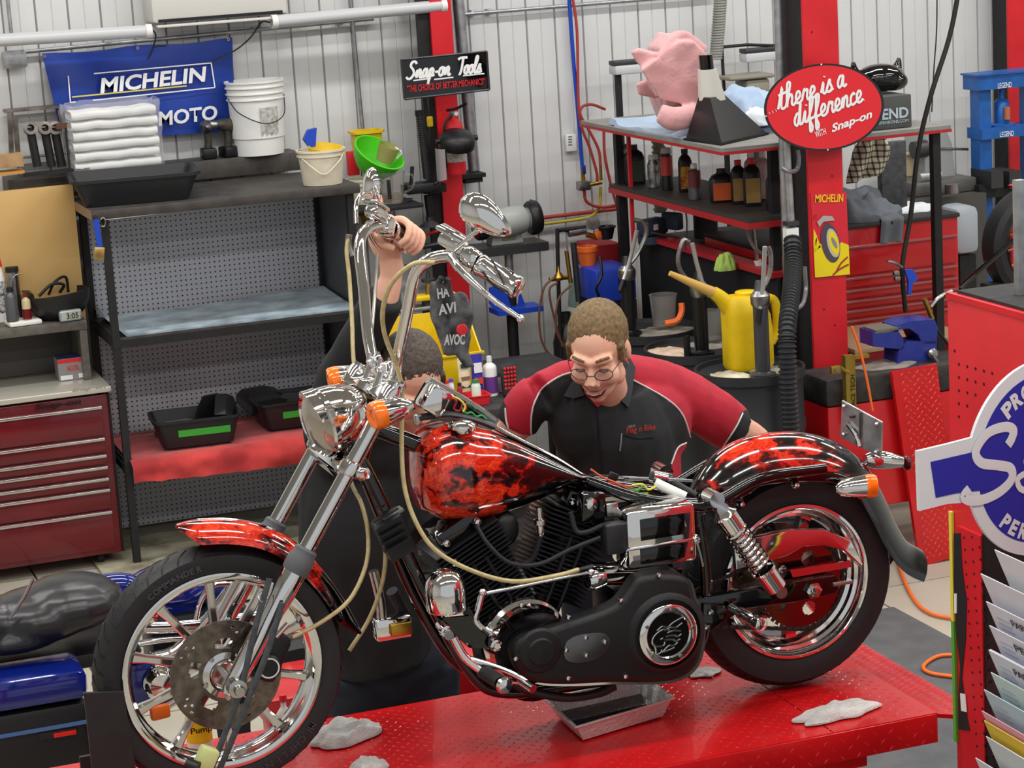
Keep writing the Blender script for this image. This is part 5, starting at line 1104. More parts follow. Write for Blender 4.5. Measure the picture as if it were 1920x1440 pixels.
# ---- bench grinder on pedestal
gr_ = thing('bench_grinder', 'grey bench grinder on a pedestal stand by the wall', 'grinder', (4.2, 11.9, 0))
gm = M('grinder grey', 'a9aeaa', .4); gy = 11.85
gc = PY(955, 415, gy); ea, eb = PY(905, 425, gy), PY(990, 410, gy); gd = (eb-ea).normalized()
part(G().lathe(gc, gd, [(0, -.14), (.055, -.138), (.075, -.1), (.082, 0), (.075, .08), (.05, .105), (0, .107)], 24), 'motor', gm, gr_)
part(G().prism([PY(925, 440, gy), PY(978, 434, gy), PY(982, 460, gy), PY(922, 462, gy)], (0, .1, 0), .008), 'pedestal_box', gm, gr_); part(G().ab(PY(942, 452, gy-.004), PY(966, 436, gy-.002)), 'name_plate', M('name plate', '8a8668', .4), gr_)
for p, r in ((PY(1000, 408, gy), .085), (PY(900, 420, gy), .08)):
    wg = part(G().lathe(p, gd, [(0, -.03), (r, -.03), (r+.008, -.02), (r+.008, .02), (r, .03), (r*.4, .032), (0, .04)], 28), 'wheel_guard', mblack, gr_)
    part(G().cyl(p-gd*.036, p+gd*.0365, r*.72, n=24), 'stone', M('stone grey', '8f9294', .8), wg)
part(G().prism([PY(990, 385, gy), PY(1000, 375, gy), PY(1006, 400, gy), PY(1008, 432, gy), PY(995, 438, gy)], (0, .05, 0), .004), 'spark_shield', mblack, gr_)
part(G().ab(PY(898, 468, gy-.08), PY(1003, 460, gy+.14)), 'tray', dsteel, gr_); part(G().cyl(PY(953, 466, gy), PY(957, 545, gy), .024, n=16), 'upper_post', galv, gr_); part(G().cyl(PY(957, 545, gy), V((PY(966, 700, gy).x, gy, .02)), .03, n=16), 'lower_post', fblack, gr_); part(G().cyl((PY(966, 700, gy).x, gy, 0), (PY(966, 700, gy).x, gy, .03), .16, n=24), 'base', fblack, gr_)
t = thing('parts_tray', 'blue plastic tray clamped on the grinder pedestal', 'tray', PY(955, 585, 11.8))
part(G().prism([PY(918, 540, 11.78), PY(945, 530, 11.78), PY(958, 575, 11.78), PY(930, 583, 11.78), PY(918, 570, 11.78)], (0, .012, 0)), 'side', bluep, t); part(G().ab(PY(935, 584, 11.72), PY(1000, 570, 11.88)-V((0, 0, .015))), 'ledge', bluep, t); part(G().prism([PY(975, 545, 11.78), PY(985, 572, 11.78), PY(972, 575, 11.78)], (0, .012, 0)), 'side', bluep, t)
# ---- wall plumbing
pipe('blue air pipe running down the back wall', [PY(1066, -20, 12.15), PY(1075, 110, 12.15), PY(1084, 215, 12.15), PY(1092, 315, 12.15)], .011, bluep, name='air_pipe')
rhose = M('red rubber hose', 'a83a34', .5)
pipe('red air hose falling beside the blue pipe', [PY(1071, -20, 12.13), PY(1082, 60, 12.13), PY(1086, 215, 12.13), PY(1105, 275, 12.13), PY(1118, 320, 12.13), PY(1120, 340, 12.13)], .008, rhose, 'hose', 'air_hose')
pipe('red air hose looping over to the upper shelf', [PY(1135, 205, 12.1), PY(1110, 196, 12.1), PY(1092, 200, 12.1), PY(1088, 215, 12.1), PY(1102, 240, 12.1), PY(1122, 280, 12.1), PY(1126, 312, 12.1)], .008, rhose, 'hose', 'air_hose')
pipe('red air hose hanging under the upper shelf to the wall', [PY(1132, 240, 12.08), PY(1134, 290, 12.08), PY(1145, 345, 12.08), PY(1160, 400, 12.08), PY(1165, 440, 12.08)], .008, rhose, 'hose', 'air_hose')
t = pipe('red hose loop below the brass valve', [PY(1095, 355, 12.1), PY(1100, 378, 12.1), PY(1125, 388, 12.1), PY(1160, 385, 12.1)], .009, rhose, 'hose', 'air_hose')
pipe('red pipe running level along the wall past the grinder', [PY(985, 412, 12.15), PY(1155, 392, 12.15)], .011, rhose, name='air_pipe'); pipe('yellow gas hose running level and rising to the valve', [PY(985, 424, 12.12), PY(1080, 412, 12.12), PY(1110, 404, 12.12), PY(1124, 385, 12.12), PY(1126, 350, 12.12)], .009, M('yellow hose', 'b8a830', .5), 'hose', 'gas_hose')
t = thing('air_valve', 'brass and steel valve block on the blue pipe', 'valve', PY(1095, 350, 12.1)); part(G().box(PY(1094, 348, 12.1), (.07, .06, .05), None, .006), 'body', steel, t); part(G().cyl(PY(1092, 315, 12.12), PY(1094, 340, 12.12), .012, n=12), 'neck', brass, t); part(G().box(PY(1094, 318, 12.1), (.02, .03, .05), None, .004), 'blue_lever', M('dark blue', '18307a', .4), t); part(G().cyl(PY(1105, 347, 12.08), PY(1128, 342, 12.08), .011, n=10), 'coupler', brass, t); part(G().cyl(PY(1126, 312, 12.1), PY(1127, 338, 12.1), .009, n=10), 'fitting', brass, t)
t = thing('remote_control', 'white remote control in a holder on the back wall', 'remote', PY(1070, 285, 12.17)); part(G().ab(PY(1063, 285, 12.16), PY(1077, 250, 12.19), .005), 'body', white, t)
for k in range(4): part(G().box(PY(1069, 256+k*5, 12.158), (.022, .003, .006)), 'button', galv, t)
fd_ = pipe('grey flexible duct hose hanging at the top of the wall', [PY(1352, -20, 12.0), PY(1348, 50, 12.0), PY(1342, 110, 12.0)], .035, M('grey duct', 'a4a49c', .6), 'duct', 'flexible_duct'); 
g = G()
for k in range(26): p = PY(1352-10*k/25, -15+125*k/25, 12.0); g.lathe(p, (0, 0, 1), [(.035, -.004), (.040, 0), (.035, .004)], 16)
part(g, 'duct_ribs', M('duct rib', '8c8c86', .6), fd_, kind='stuff')
# ================================================================ MIDDLE: WORK BENCH
CB = .85
bt = thing('work_bench', 'dark topped work bench behind the two men', 'workbench', (3.45, 10.4, 0))
bkm = M('worn black bench top', '3c3b3b', .5, 0., '2c2b2b', 9)
part(G().ab((2.88, 9.98, CB-.05), (4.06, 11.08, CB), .005), 'top', bkm, bt)
for x in (2.95, 3.99):
    for y in (10.05, 10.83): part(G().box((x, y, CB/2-.025), (.06, .06, CB-.05)), 'leg', fblack, bt)
part(G().ab((2.92, 10.02, .2), (4.02, 10.86, .22)), 'lower_shelf', shm, bt)
def onb(px, py, z=CB): p = PZ(px, py, z); return p
yb = thing('stacking_bin', 'large yellow stacking bin on the work bench behind the handlebar', 'bin', (3.28, 10.62, CB))
a, b = PY(700, 700, 10.45), PY(905, 690, 10.45)
bx0, bx1 = a.x, b.x
zt = PY(880, 580, 10.8).z; zf = PY(800, 672, 10.45).z
wl = lambda p, nm: part(G().prism(p, (0, 0, 0)) if False else p, nm, yellow, yb)
part(G().ab((bx0, 10.45, CB+.002), (bx1, 10.85, CB+.012)), 'floor_plate', yellow, yb)
part(G().ab((bx0, 10.45, CB), (bx1, 10.458, zf), .003), 'front_wall', yellow, yb); part(G().ab((bx0, 10.842, CB), (bx1, 10.85, zt), .003), 'back_wall', yellow, yb)
for x in (bx0, bx1-.008): part(G().prism([V((x, 10.45, CB)), V((x, 10.85, CB)), V((x, 10.85, zt)), V((x, 10.6, zt)), V((x, 10.45, zf))], (.008, 0, 0)), 'side_wall', yellow, yb)
part(G().ab((bx0-.012, 10.438, zf-.012), (bx1+.012, 10.458, zf+.004), .004), 'front_lip', yellow, yb)
t = thing('press_tool', 'yellow bench tool with brass stem above the yellow bin', 'tool', PY(810, 575, 10.95))
c = V((PY(805, 560, 10.95).x, 10.98, CB)); part(G().cyl(c, c+V((0, 0, PY(805, 560, 10.98).z-CB)), .03, n=14), 'post', dsteel, t)
c = PY(805, 556, 10.98); part(G().ab(c-V((.11, .05, .012)), c+V((.13, .05, .012)), .006), 'yellow_arm', yellow, t); part(G().cyl(c, c+V((0, 0, .07)), .02, .012, n=12), 'brass_stem', brass, t); part(G().lathe(c+V((0, 0, .07)), (0, 0, 1), [(.012, 0), (.035, .005), (.035, .02), (.012, .025), (.01, .05)], 14), 'knob', dsteel, t); part(G().box(c+V((-.06, 0, -.05)), (.22, .1, .02), None, .004), 'grey_plate', galv, t)
one(G().tube([PY(905, 600, 10.4), PY(890, 640, 10.4), PY(800, 660, 10.4)], .003, 6), 'orange_wire', orange, 'thin orange wire over the edge of the yellow bin', 'wire') if False else None
rag('shop_rag', M('patterned grey rag', 'a8a498', .8, 0., '5c5850', 20), 'patterned grey rag lying in the yellow bin', 'rag', V((bx0+.33, 10.62, CB+.014)), .26, .2, .22, .3, 3)
# red caddy with bottles
cc = V((PY(862, 712, 10.12).x, 10.14, CB+.001))
t = thing('red_caddy', 'red plastic caddy with small bottles on the work bench', 'caddy', cc)
part(tubg(cc+V((-.05, 0, 0)), .16, .12, .045, .0, taper=.92, rim=.005, r=.015), 'bin', inkr, t); part(tubg(cc+V((.085, 0, 0)), .10, .12, .045, .0, taper=.92, rim=.005, r=.015), 'bin', inkr, t)
for i, (px, h, r, mc, cp, lb) in enumerate(((822, .14, .016, 'f0d8dc', 'd02050', 'white bottle with pink cap in the red caddy'), (836, .12, .014, 'e8a0a0', 'c83030', 'pink marker bottle in the red caddy'), (848, .12, .014, 'e8e8f0', '5a4ab0', 'white and purple marker bottle in the red caddy'), (862, .1, .013, 'a02028', '202020', 'dark red bottle with black cap in the red caddy'), (898, .10, .022, 'd8e8d8', '208040', 'white bottle with green cap in the red caddy'))):
    p = cc+V(((px-862)*.0024, .01*(-1)**i, .008)); bottle('small_bottle', lb, 'bottle', p, r, h, M('sb%d' % i, mc, .4), M('sc%d' % i, cp, .4), 'small bottles in the red caddy', neck=.7)
def tubeb(px, py, w, h, mcol, lb, prt, y):
    c = V((PY(px, py, y).x, y, CB+.001)); t = thing('squeeze_tube', lb, 'tube', c); g = G()
    g.loft([[c+V((w/2*k*cos(a), max(.003, d)*sin(a), z)) for a in [2*pi*i/20 for i in range(20)]] for k, d, z in ((.8, .02, .025), (.9, .022, .04), (1, .014, h*.6), (1.04, .004, h), (1.04, .003, h+.01))])
    part(g, 'tube', M(lb[:12], mcol, .4), t); part(G().cyl(c, c+V((0, 0, .03)), w*.33, n=14), 'cap', white, t)
    for z0, z1, mm in prt: part(G().prism([c+V((-w*.36, -.019, z0*h)), c+V((w*.36, -.019, z0*h)), c+V((w*.36, -.0135, z1*h)), c+V((-w*.36, -.0135, z1*h))], (0, -.002, 0)), 'print', mm, t)
tubeb(868, 660, .06, .19, 'e6dfb8', 'cream coloured squeeze tube standing on its cap behind the caddy', [(.3, .36, inkk), (.5, .58, M('brown print', '7a4a30', .5)), (.8, .9, inkk)], 10.25)
tubeb(892, 660, .055, .2, '3a34a8', 'blue and white squeeze tube standing behind the caddy', [(.35, .5, inkr), (.62, .85, inkw)], 10.24)
c = V((PY(918, 690, 10.25).x, 10.25, CB+.001)); bottle('spray_bottle', 'white rounded spray bottle with purple label behind the caddy', 'bottle', c, .033, .19, white, white, neck=.35, lab=M('purple label', '6a3a8a', .5), labh=(.08, .5))
c = V((PY(936, 700, 10.3).x, 10.32, CB+.001)); bottle('clear_jar', 'smoky clear jar beside the purple labelled bottle', 'jar', c, .03, .09, M('smoked jar', '9a9aa0', .2, trans=.5), mblack, neck=.8)
c = V((PY(962, 730, 10.15).x, 10.2, CB+.001)); t = thing('grid_holder', 'red ribbed holder block standing on the work bench', 'holder', c)
part(G().box(c+V((0, 0, .075)), (.075, .03, .15), Matrix.Rotation(-.15, 3, 'X'), .006), 'frame', dplast, t)
for j in range(7):
    for i in range(4): part(G().box(c+V((-.024+i*.016, -.018-.0+(.075-.02*j)*.15*0, .02+j*.019)), (.012, .01, .012), Matrix.Rotation(-.15, 3, 'X'), .002), 'stud', inkr, t)
one(G().tube([PZ(925, 720, CB+.006), PZ(955, 745, CB+.006), PZ(975, 765, CB+.006)], .006, 6, flat=(V((0, 0, 1)), .4)), 'red_strip', inkr, 'red strip lying across the bench corner', 'strip')
g = G(); random.seed(3)
for k in range(16): p = PZ(930+random.uniform(-14, 14), 722+random.uniform(-10, 10), CB+.004); g.tube([p, p+V((random.uniform(-.02, .02), random.uniform(-.02, .02), .02)), p+V((random.uniform(-.03, .03), random.uniform(-.03, .03), .004))], .003, 5)
one(g, 'zip_ties', mblack, 'tangle of small black clips on the work bench', 'clips', kind='stuff')
# ================================================================ WELDING CART
wc = thing('welding_cart', 'black welding cart with gas bottles by the back wall', 'cart', (4.45, 11.6, 0))
WY = 11.55
part(G().ab((4.35, 11.3, .12), (4.80, 11.8, .16), .004), 'platform', M('old wood', '7a6a54', .7), wc)
for x in (4.41, 4.74):
    for y in (11.36, 11.74): part(G().cyl((x-.02, y, .062), (x+.02, y, .062), .06, n=16), 'wheel', rubber, wc)
part(G().tube([PY(1053, 690, WY), PY(1048, 560, WY), PY(1045, 440, WY), PY(1048, 432, WY), PY(1065, 430, WY)], .011, 10, 3), 'frame_post', fblack, wc); part(G().cyl(PY(1060, 431, WY), PY(1098, 427, WY), .014, n=12), 'handle', fblack, wc)
part(G().cyl(PY(1066, 438, WY), PY(1098, 432, WY), .02, n=10), 'cross_pipe', steel, wc)
part(G().lathe(V((PY(1068, 600, WY).x, WY+.05, .162)), (0, 0, 1), [(0, 0), (.075, .0), (.078, .02), (.078, .62), (.06, .69), (.03, .72), (.025, .78)], 24), 'gas_bottle', M('black bottle', '17181a', .4), wc)
part(G().lathe(V((PY(1105, 560, WY).x, WY+.08, .162)), (0, 0, 1), [(0, 0), (.085, .0), (.088, .02), (.088, .82), (.075, .92), (.04, .97), (.035, 1.02)], 24), 'gas_bottle', M('green bottle', '7d9488', .45), wc)
b2 = V((PY(1105, 560, WY).x, WY+.08, .162)); part(G().lathe(b2, (0, 0, 1), [(.089, .70), (.089, .80)], 24), 'white_band', white, wc); part(G().lathe(b2, (0, 0, 1), [(.089, .55), (.089, .66)], 24), 'orange_band', orange, wc)
part(G().lathe(PY(1048, 520, WY-.05), (0, 0, 1), [(0, -.02), (.02, -.015), (.03, 0), (.02, .015), (.008, .03), (.006, .06)], 12), 'regulator', brass, wc); part(G().cyl(PY(1030, 524, WY-.05), PY(1065, 520, WY-.05), .012, n=10), 'regulator_body', brass, wc)
part(G().lathe(PY(1112, 418, WY), (-.3, -1, 0), [(.035, -.02), (.037, .01), (.0, .012)], 20), 'gauge', steel, wc); part(G().cyl(PY(1100, 440, WY), PY(1120, 445, WY), .016, n=10), 'brass_valve', brass, wc); part(G().box(PY(1122, 440, WY), (.04, .03, .04), .2, .004), 'orange_knob', orange, wc)
chs = M('brown gas hose', '6a4030', .5)
for pts in ([(1040, 520), (1020, 540), (1011, 590), (1016, 640), (1035, 668), (1060, 680)], [(1045, 530), (1030, 545), (1040, 600), (1055, 650)], [(1070, 535), (1048, 560), (1042, 610), (1052, 640), (1075, 665)]): part(G().tube([PY(x, y, WY-.12) for x, y in pts], .006, 6), 'gas_hose', chs, wc)
for k in range(5): part(G().lathe(V((PY(1062, 680, WY-.1).x+.01*k, 11.4, .17+.012*k)), (0, 0, 1), [(.075, -.006), (.082, 0), (.075, .006), (.068, 0), (.075, -.006)], 20), 'coiled_hose', chs, wc)
part(G().cyl(PY(1075, 455, WY-.08), PY(1085, 565, WY-.08), .016, n=10), 'torch_tube', dsteel, wc); part(G().cyl(PY(1062, 470, WY-.1), PY(1070, 530, WY-.1), .012, n=8), 'torch_body', brass, wc)
t = thing('stacked_cups', 'orange plastic cone cups stacked on the gas bottle', 'cup', PY(1103, 500, WY-.02)); c = PY(1103, 502, WY-.02); part(G().lathe(c, (0, 0, 1), [(.05, 0), (.052, .012), (.04, .014), (.05, .085), (.056, .09), (.056, .115), (.05, .118), (.046, .1)], 24), 'cup', orange, t)
t = thing('black_funnel', 'black cup funnel on the welding cart', 'funnel', PY(1138, 452, WY)); part(G().lathe(PY(1138, 448, WY), (0, 0, 1), [(.03, 0), (.045, .06), (.052, .062), (.052, .07), (.04, .07), (.024, .01)], 20), 'cup', mblack, t)
t = thing('welder', 'red welding machine behind the blue one', 'welder', PY(1140, 500, 11.7)); part(G().ab(PY(1112, 502, 11.72), PY(1165, 455, 11.72)+V((0, .25, 0)), .01), 'case', M('dull red', '9a2026', .45), t); part(G().ab(PY(1116, 503, 11.71), PY(1150, 492, 11.715)), 'name_strip', inkw, t); part(G().ab((PY(1112, 502, 11.72).x, 11.72, .162), (PY(1165, 455, 11.72).x, 11.97, PY(1112, 502, 11.72).z-.003)), 'stand', fblack, t)
t = thing('welder', 'blue welding machine beside the gas bottles', 'welder', PY(1155, 580, 11.35)); a, b = PY(1120, 570, 11.3), PY(1192, 500, 11.3); part(G().ab((a.x, 11.3, a.z), (b.x, 11.62, b.z), .012), 'case', M('welder blue', '1f3fb4', .4), t); part(G().ab((b.x-.03, 11.295, a.z+.05), (b.x-.02, 11.30, b.z-.05)), 'silver_trim', steel, t)
for k in range(8): part(G().box(V(((a.x+b.x)/2+.03, 11.297, a.z+.05+k*.012)), (.04, .006, .004)), 'vent_slot', mblack, t)
part(G().ab((a.x, 11.31, .162), (b.x, 11.6, a.z-.002)), 'stand', fblack, t); part(G().tube([PY(1125, 560, 11.28), PY(1118, 540, 11.25), PY(1128, 515, 11.25), PY(1125, 480, 11.28)], .008, 6), 'cable', mblack, t)
# ================================================================ DRUMS
drumm = M('black drum plastic', '25272a', .5)
pal = thing('drum_pallet', 'low wooden pallet under the three black drums', 'pallet', (4.40, 9.96, 0))
for k in range(9): part(G().ab((4.12, 9.08+k*.205, .10), (4.70, 9.08+k*.205+.15, .122)), 'slat', wood, pal)
for x in (4.16, 4.4, 4.66): part(G().ab((x-.035, 9.08, .0), (x+.035, 10.87, .098)), 'bearer', wood, pal)
DP = [((1405, 690), 9.39), ((1305, 640), 9.965), ((1215, 600), 10.54)]
DZ = 1.02
for i, (pp, y) in enumerate(DP):
    c = V((PY(*pp, y).x, y, .124)); H = DZ-.124
    d = thing('oil_drum', ['black plastic drum carrying the yellow oil can, next to the corrugated hose', 'middle black plastic drum with a black hand pump and stained rag', 'black plastic drum with orange topped pump, farthest from the big red column'][i], 'drum', c, 'black oil drums')
    part(G().lathe(c, (0, 0, 1), [(0, 0), (.225, 0), (.24, .02), (.24, .25), (.246, .26), (.246, .3), (.24, .31), (.24, .60), (.246, .61), (.246, .65), (.24, .66), (.238, H-.05), (.25, H-.04), (.25, H), (.238, H), (.232, H-.02), (0, H-.02)], 40), 'shell', drumm, d)
    lid = c+V((0, 0, H-.02))
    bx = V((-.03, -.13, 0)) if i < 2 else V((-.12, -.05, 0))
    # hand pump
    if i == 0: bx = V((-.01, -.16, 0))
    p0 = lid+bx; ph = .34 if i == 0 else .30
    pm = thing('hand_pump', ['grey barrelled lever drum pump standing in the drum with the yellow can', 'black barrelled lever drum pump in the middle drum', 'lever drum pump in front of the blue welder'][i], 'pump', p0, 'lever drum pumps')
    tubm = M('pump tube %d' % i, ('3c3d40', '101012', '151517')[i], .3)
    part(G().lathe(p0, (0, 0, 1), [(.06, 0), (.06, .02), (.04, .024), (.034, .03), (.034, ph), (.04, ph+.004), (.042, ph+.03), (.025, ph+.05), (.02, ph+.09), (.014, ph+.1)], 20), 'barrel', tubm, pm)
    part(G().lathe(p0, (0, 0, 1), [(.0345, ph-.02), (.043, ph-.005), (.044, ph+.03), (.026, ph+.052)], 20), 'collar', steel, pm)
    hd_ = V((-.06, -.02, .24)) if i == 1 else (V((.0, -.05, .26)) if i == 0 else V((.06, -.02, .22)))
    pv = p0+V((0, -.03, ph+.06)); lo = pv-hd_*.55+V((.03*(1 if i == 1 else -1), -.03, 0)); hi = pv+hd_*.75
    part(G().tube([lo, pv, hi], .011, 8, 2, flat=(V((0, 1, 0)), .7)), 'lever', M('zinc lever', 'b8bab8', .3, .7), pm)
    part(G().cyl(lo, lo+(pv-lo)*.42, .013, n=10), 'lever_grip', mblack, pm)
    part(G().tube([p0+V((0, 0, ph+.05)), p0+V((-.07, 0, ph+.08)), p0+V((-.10, 0, ph+.16)), p0+V((-.07, 0, ph+.25)), p0+V((-.04, 0, ph+.24))] if i == 1 else [p0+V((.01, 0, ph+.05)), p0+V((.06, 0, ph+.10)), p0+V((.11, 0, ph+.19)), p0+V((.10, 0, ph+.25)), p0+V((.05, 0, ph+.27))] if i == 2 else [p0+V((.01, 0, ph+.05)), p0+V((.05, 0, ph+.12)), p0+V((.06, 0, ph+.2)), p0+V((.05, .0, ph+.24))], .011, 8, 4), 'spout', steel, pm)
D0, D1, D2 = [V((PY(*pp, y).x, y, DZ-.019)) for pp, y in DP]
ragm = M('oil stained rag', 'd8d0b8', .85, 0., '9a9078', 7); ragg = M('grey grimy rag', '9c968a', .85, 0., '6c665c', 7)
rag('shop_rag', ragm, 'cream folded rag at the edge of the nearest drum lid', 'rag', D0+V((-.13, -.07, 0)), .16, .22, .03, .4, 11, 'rags on the drums'); rag('shop_rag', ragg, 'stained grey rag under the yellow oil can', 'rag', D0+V((.08, -.07, 0)), .2, .16, .03, -.3, 12, 'rags on the drums')
rag('shop_rag', M('pinkish rag', 'dcc4ae', .85, 0., 'b49a84', 8), 'pinkish rag on the middle drum lid', 'rag', D1+V((-.13, .02, 0)), .18, .26, .03, .2, 13, 'rags on the drums'); rag('shop_rag', ragg, 'grey rag under the small clear cup on the middle drum', 'rag', D1+V((.10, .06, 0)), .2, .2, .03, .6, 14, 'rags on the drums'); rag('shop_rag', ragg, 'grey rag under the jug with an orange spout on the farthest drum', 'rag', D2+V((.05, -.06, 0)), .3, .26, .03, .1, 15, 'rags on the drums')
c = D2+V((.06, -.06, .032)); t = thing('jug', 'clear jug with an orange curved spout on the farthest drum', 'jug', c); part(G().lathe(c, (0, 0, 1), [(0, 0), (.055, 0), (.068, .15), (.072, .155), (.066, .155), (.052, .005), (0, .005)], 22), 'body', clear, t); part(G().tube([c+V((-.02, -.06, .02)), c+V((.04, -.07, .03)), c+V((.07, -.06, .07)), c+V((.075, -.05, .11))], .016, 8), 'orange_spout', orange, t)
c = D1+V((.11, .05, .032)); t = thing('jug', 'small clear measuring cup on the middle drum', 'jug', c); part(G().lathe(c, (0, 0, 1), [(0, 0), (.04, 0), (.052, .14), (.048, .14), (.036, .005), (0, .005)], 20), 'body', clear, t); part(G().tube([c+V((.05, 0, .12)), c+V((.085, 0, .11)), c+V((.08, 0, .05)), c+V((.045, 0, .04))], .006, 6), 'handle', clear, t)
c = D1+V((-.10, -.12, 0)); t = thing('black_can', 'small black can with bent spout on the middle drum', 'can', c); part(G().cyl(c, c+V((0, 0, .10)), .016, n=12), 'body', mblack, t)
# yellow oil can
oc = D0+V((.03, .07, .0)); t = thing('oil_can', 'yellow plastic oil can with long spout standing on the nearest drum', 'oil can', oc)
R0 = lambda k, z, dx=0: [oc+V((dx+k*x, k*y, z)) for x, y in rrect(.22, .17, .06, 5)]
part(G().loft([R0(.92, 0), R0(1, .02), R0(1, .16), R0(.97, .24, -.005), R0(.86, .30, -.02), R0(.62, .335, -.035)]), 'body', yellow, t)
part(G().lathe(oc+V((-.0, 0, .33)), (0, 0, 1), [(.05, 0), (.05, .018), (.044, .022), (0, .022)], 20), 'cap', yellow, t)
part(G().tube([oc+V((-.07, 0, .27)), oc+V((-.12, 0, .33)), oc+V((-.16, 0, .365))], [.045, .034, .028], 14, 4), 'neck', yellow, t); part(G().cyl(oc+V((-.155, 0, .36)), oc+V((-.37, -.01, .475)), .026, .012, n=14), 'spout', M('tan spout', 'c8a050', .5), t)
part(G().tube([oc+V((.05, 0, .31)), oc+V((.13, 0, .30)), oc+V((.15, 0, .24)), oc+V((.145, 0, .15)), oc+V((.115, 0, .10))], .021, 10, 5), 'handle', yellow, t)
# ================================================================ RED EDGED SHELVING UNIT
su = thing('shelving_unit', 'open shelving unit with red edged shelves behind the big red column', 'shelving', (5.1, 10.8, 0))
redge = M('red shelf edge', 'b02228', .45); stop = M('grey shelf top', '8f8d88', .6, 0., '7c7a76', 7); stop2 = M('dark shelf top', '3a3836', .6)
UX0, UX1, UY0, UY1 = 4.53, 5.74, 9.87, 11.66
part(G().ab((UX0+.003, UY0+.003, 1.932), (UX1-.003, UY1-.003, 1.95)), 'top_shelf', stop, su); part(G().ab((UX0, UY0, 1.918), (UX1, UY1, 1.9315)), 'top_edge', redge, su)
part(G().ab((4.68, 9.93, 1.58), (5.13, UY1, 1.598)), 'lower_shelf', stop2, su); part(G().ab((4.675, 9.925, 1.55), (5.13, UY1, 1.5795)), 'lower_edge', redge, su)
for x, y in ((4.86, 10.02), (UX1-.06, 9.93), (4.72, 11.6), (UX1-.06, 11.6)): part(G().box((x, y, .958), (.04, .04, 1.916)), 'post', fblack, su)
part(G().ab((4.83, 9.95, .72), (4.845, UY1-.02, 1.30)), 'black_panel_or_reflection', M('black board', '1d1d1f', .6), su); part(G().ab((4.80, 9.95, 1.30), (4.90, UY1-.02, 1.325)), 'panel_cap', redge, su)
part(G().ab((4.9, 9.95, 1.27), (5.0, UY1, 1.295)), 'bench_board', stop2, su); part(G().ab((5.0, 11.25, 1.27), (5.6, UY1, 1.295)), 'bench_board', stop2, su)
part(G().box((4.72, 11.45, 1.6), (.018, .018, .62)), 'red_post', inkr, su)
SZ = 1.5985
def sb(px, py): p = PZ(px, py, SZ); p.x = max(p.x, 4.71); p.y = min(p.y, UY1-.08); return V((p.x, p.y, SZ))
gold = M('gold label', 'a08048', .45); orl = M('orange label', 'd8622c', .45)
black_b = M('black bottle plastic', '17171a', .35)
BL = [('grease_tube', 'white cartridge tube with black print at the wall end of the lower shelf', (1156, 338), .03, .21, white, M('tan', '8a7a60', .5), None, .5),
 ('oil_bottle', 'dark bottle with blue label beside the white cartridge', (1172, 341), None, .20, M('dark blue bottle', '20242c', .35), mblack, M('blue label', '3a4a8a', .45), (.07, .06)),
 ('oil_jug', 'black oil jug with green round label on the lower shelf', (1196, 346), None, .21, black_b, mblack, M('green dark label', '30402c', .45), (.11, .08)),
 ('spray_can', 'silver and black aerosol can, nearest the black oil jug', (1231, 352), .033, .17, M('silver can', 'a8aaac', .3, .6, '4a4a4c', 30), M('grey cap', 'c8c8c8', .4), None, .75),
 ('spray_can', 'tall black aerosol can with a white and red panel', (1256, 357), .031, .22, M('black can', '202022', .35), M('grey cap', 'c8c8c8', .4), M('red panel', 'c0403c', .4), .8),
 ('oil_bottle', 'dark bottle with yellow and red label on the lower shelf', (1291, 360), None, .22, black_b, mblack, M('yellow red label', 'c8a030', .45, 0., 'a02020', 40), (.07, .06)),
 ('spray_can', 'grey aerosol can with domed top in front of the oil jugs', (1308, 375), .032, .18, M('grey can', '6c6c70', .35, .4, '4a4a4c', 30), M('white cap', 'dcdcd8', .4), M('mesh red', '6a3030', .5), .5),
 ('oil_jug', 'black jug with orange label in the middle of the lower shelf', (1362, 380), None, .165, black_b, mblack, orl, (.12, .09)),
 ('oil_bottle', 'black bottle with gold and orange label and red cap, left of a matching pair', (1391, 383), None, .215, black_b, inkr, gold, (.075, .06)),
 ('oil_bottle', 'black bottle with gold and orange label and red cap, right of a matching pair', (1417, 387), None, .23, black_b, inkr, gold, (.085, .065)),
 ('oil_bottle', 'black bottle with plain red label at the column end of the lower shelf', (1461, 395), None, .20, black_b, mblack, M('red label', 'b0202c', .45), (.09, .065))]
for nm, lb, pp, r, h, m, cp, la, q in BL:
    c = sb(*pp)
    if r: bottle(nm, lb, 'can' if 'can' in nm else 'cartridge', c+V((0, .03, 0)), r, h, m, cp, 'fluids on the lower shelf', neck=q, lab=la, labh=(.35, .8) if la else (.1, .2))
    else: bottle(nm, lb, 'bottle', c+V((0, q[1]/2, 0)), 0, h, m, cp, 'fluids on the lower shelf', neck=.42, lab=la, labh=(.08, .6), sq=q, rz=-.3)
for i, px in enumerate((1426, 1449)):
    c = sb(px, 383)+V((.06, .22, 0)); bottle('clear_bottle', ['clear plastic bottle of pinkish fluid behind the gold labelled pair', 'clear plastic bottle of pinkish fluid beside the red labelled bottle'][i], 'bottle', c, .036, .24, M('milky pink', 'e0c8c4', .25, trans=.4), white, 'fluids on the lower shelf', neck=.45)
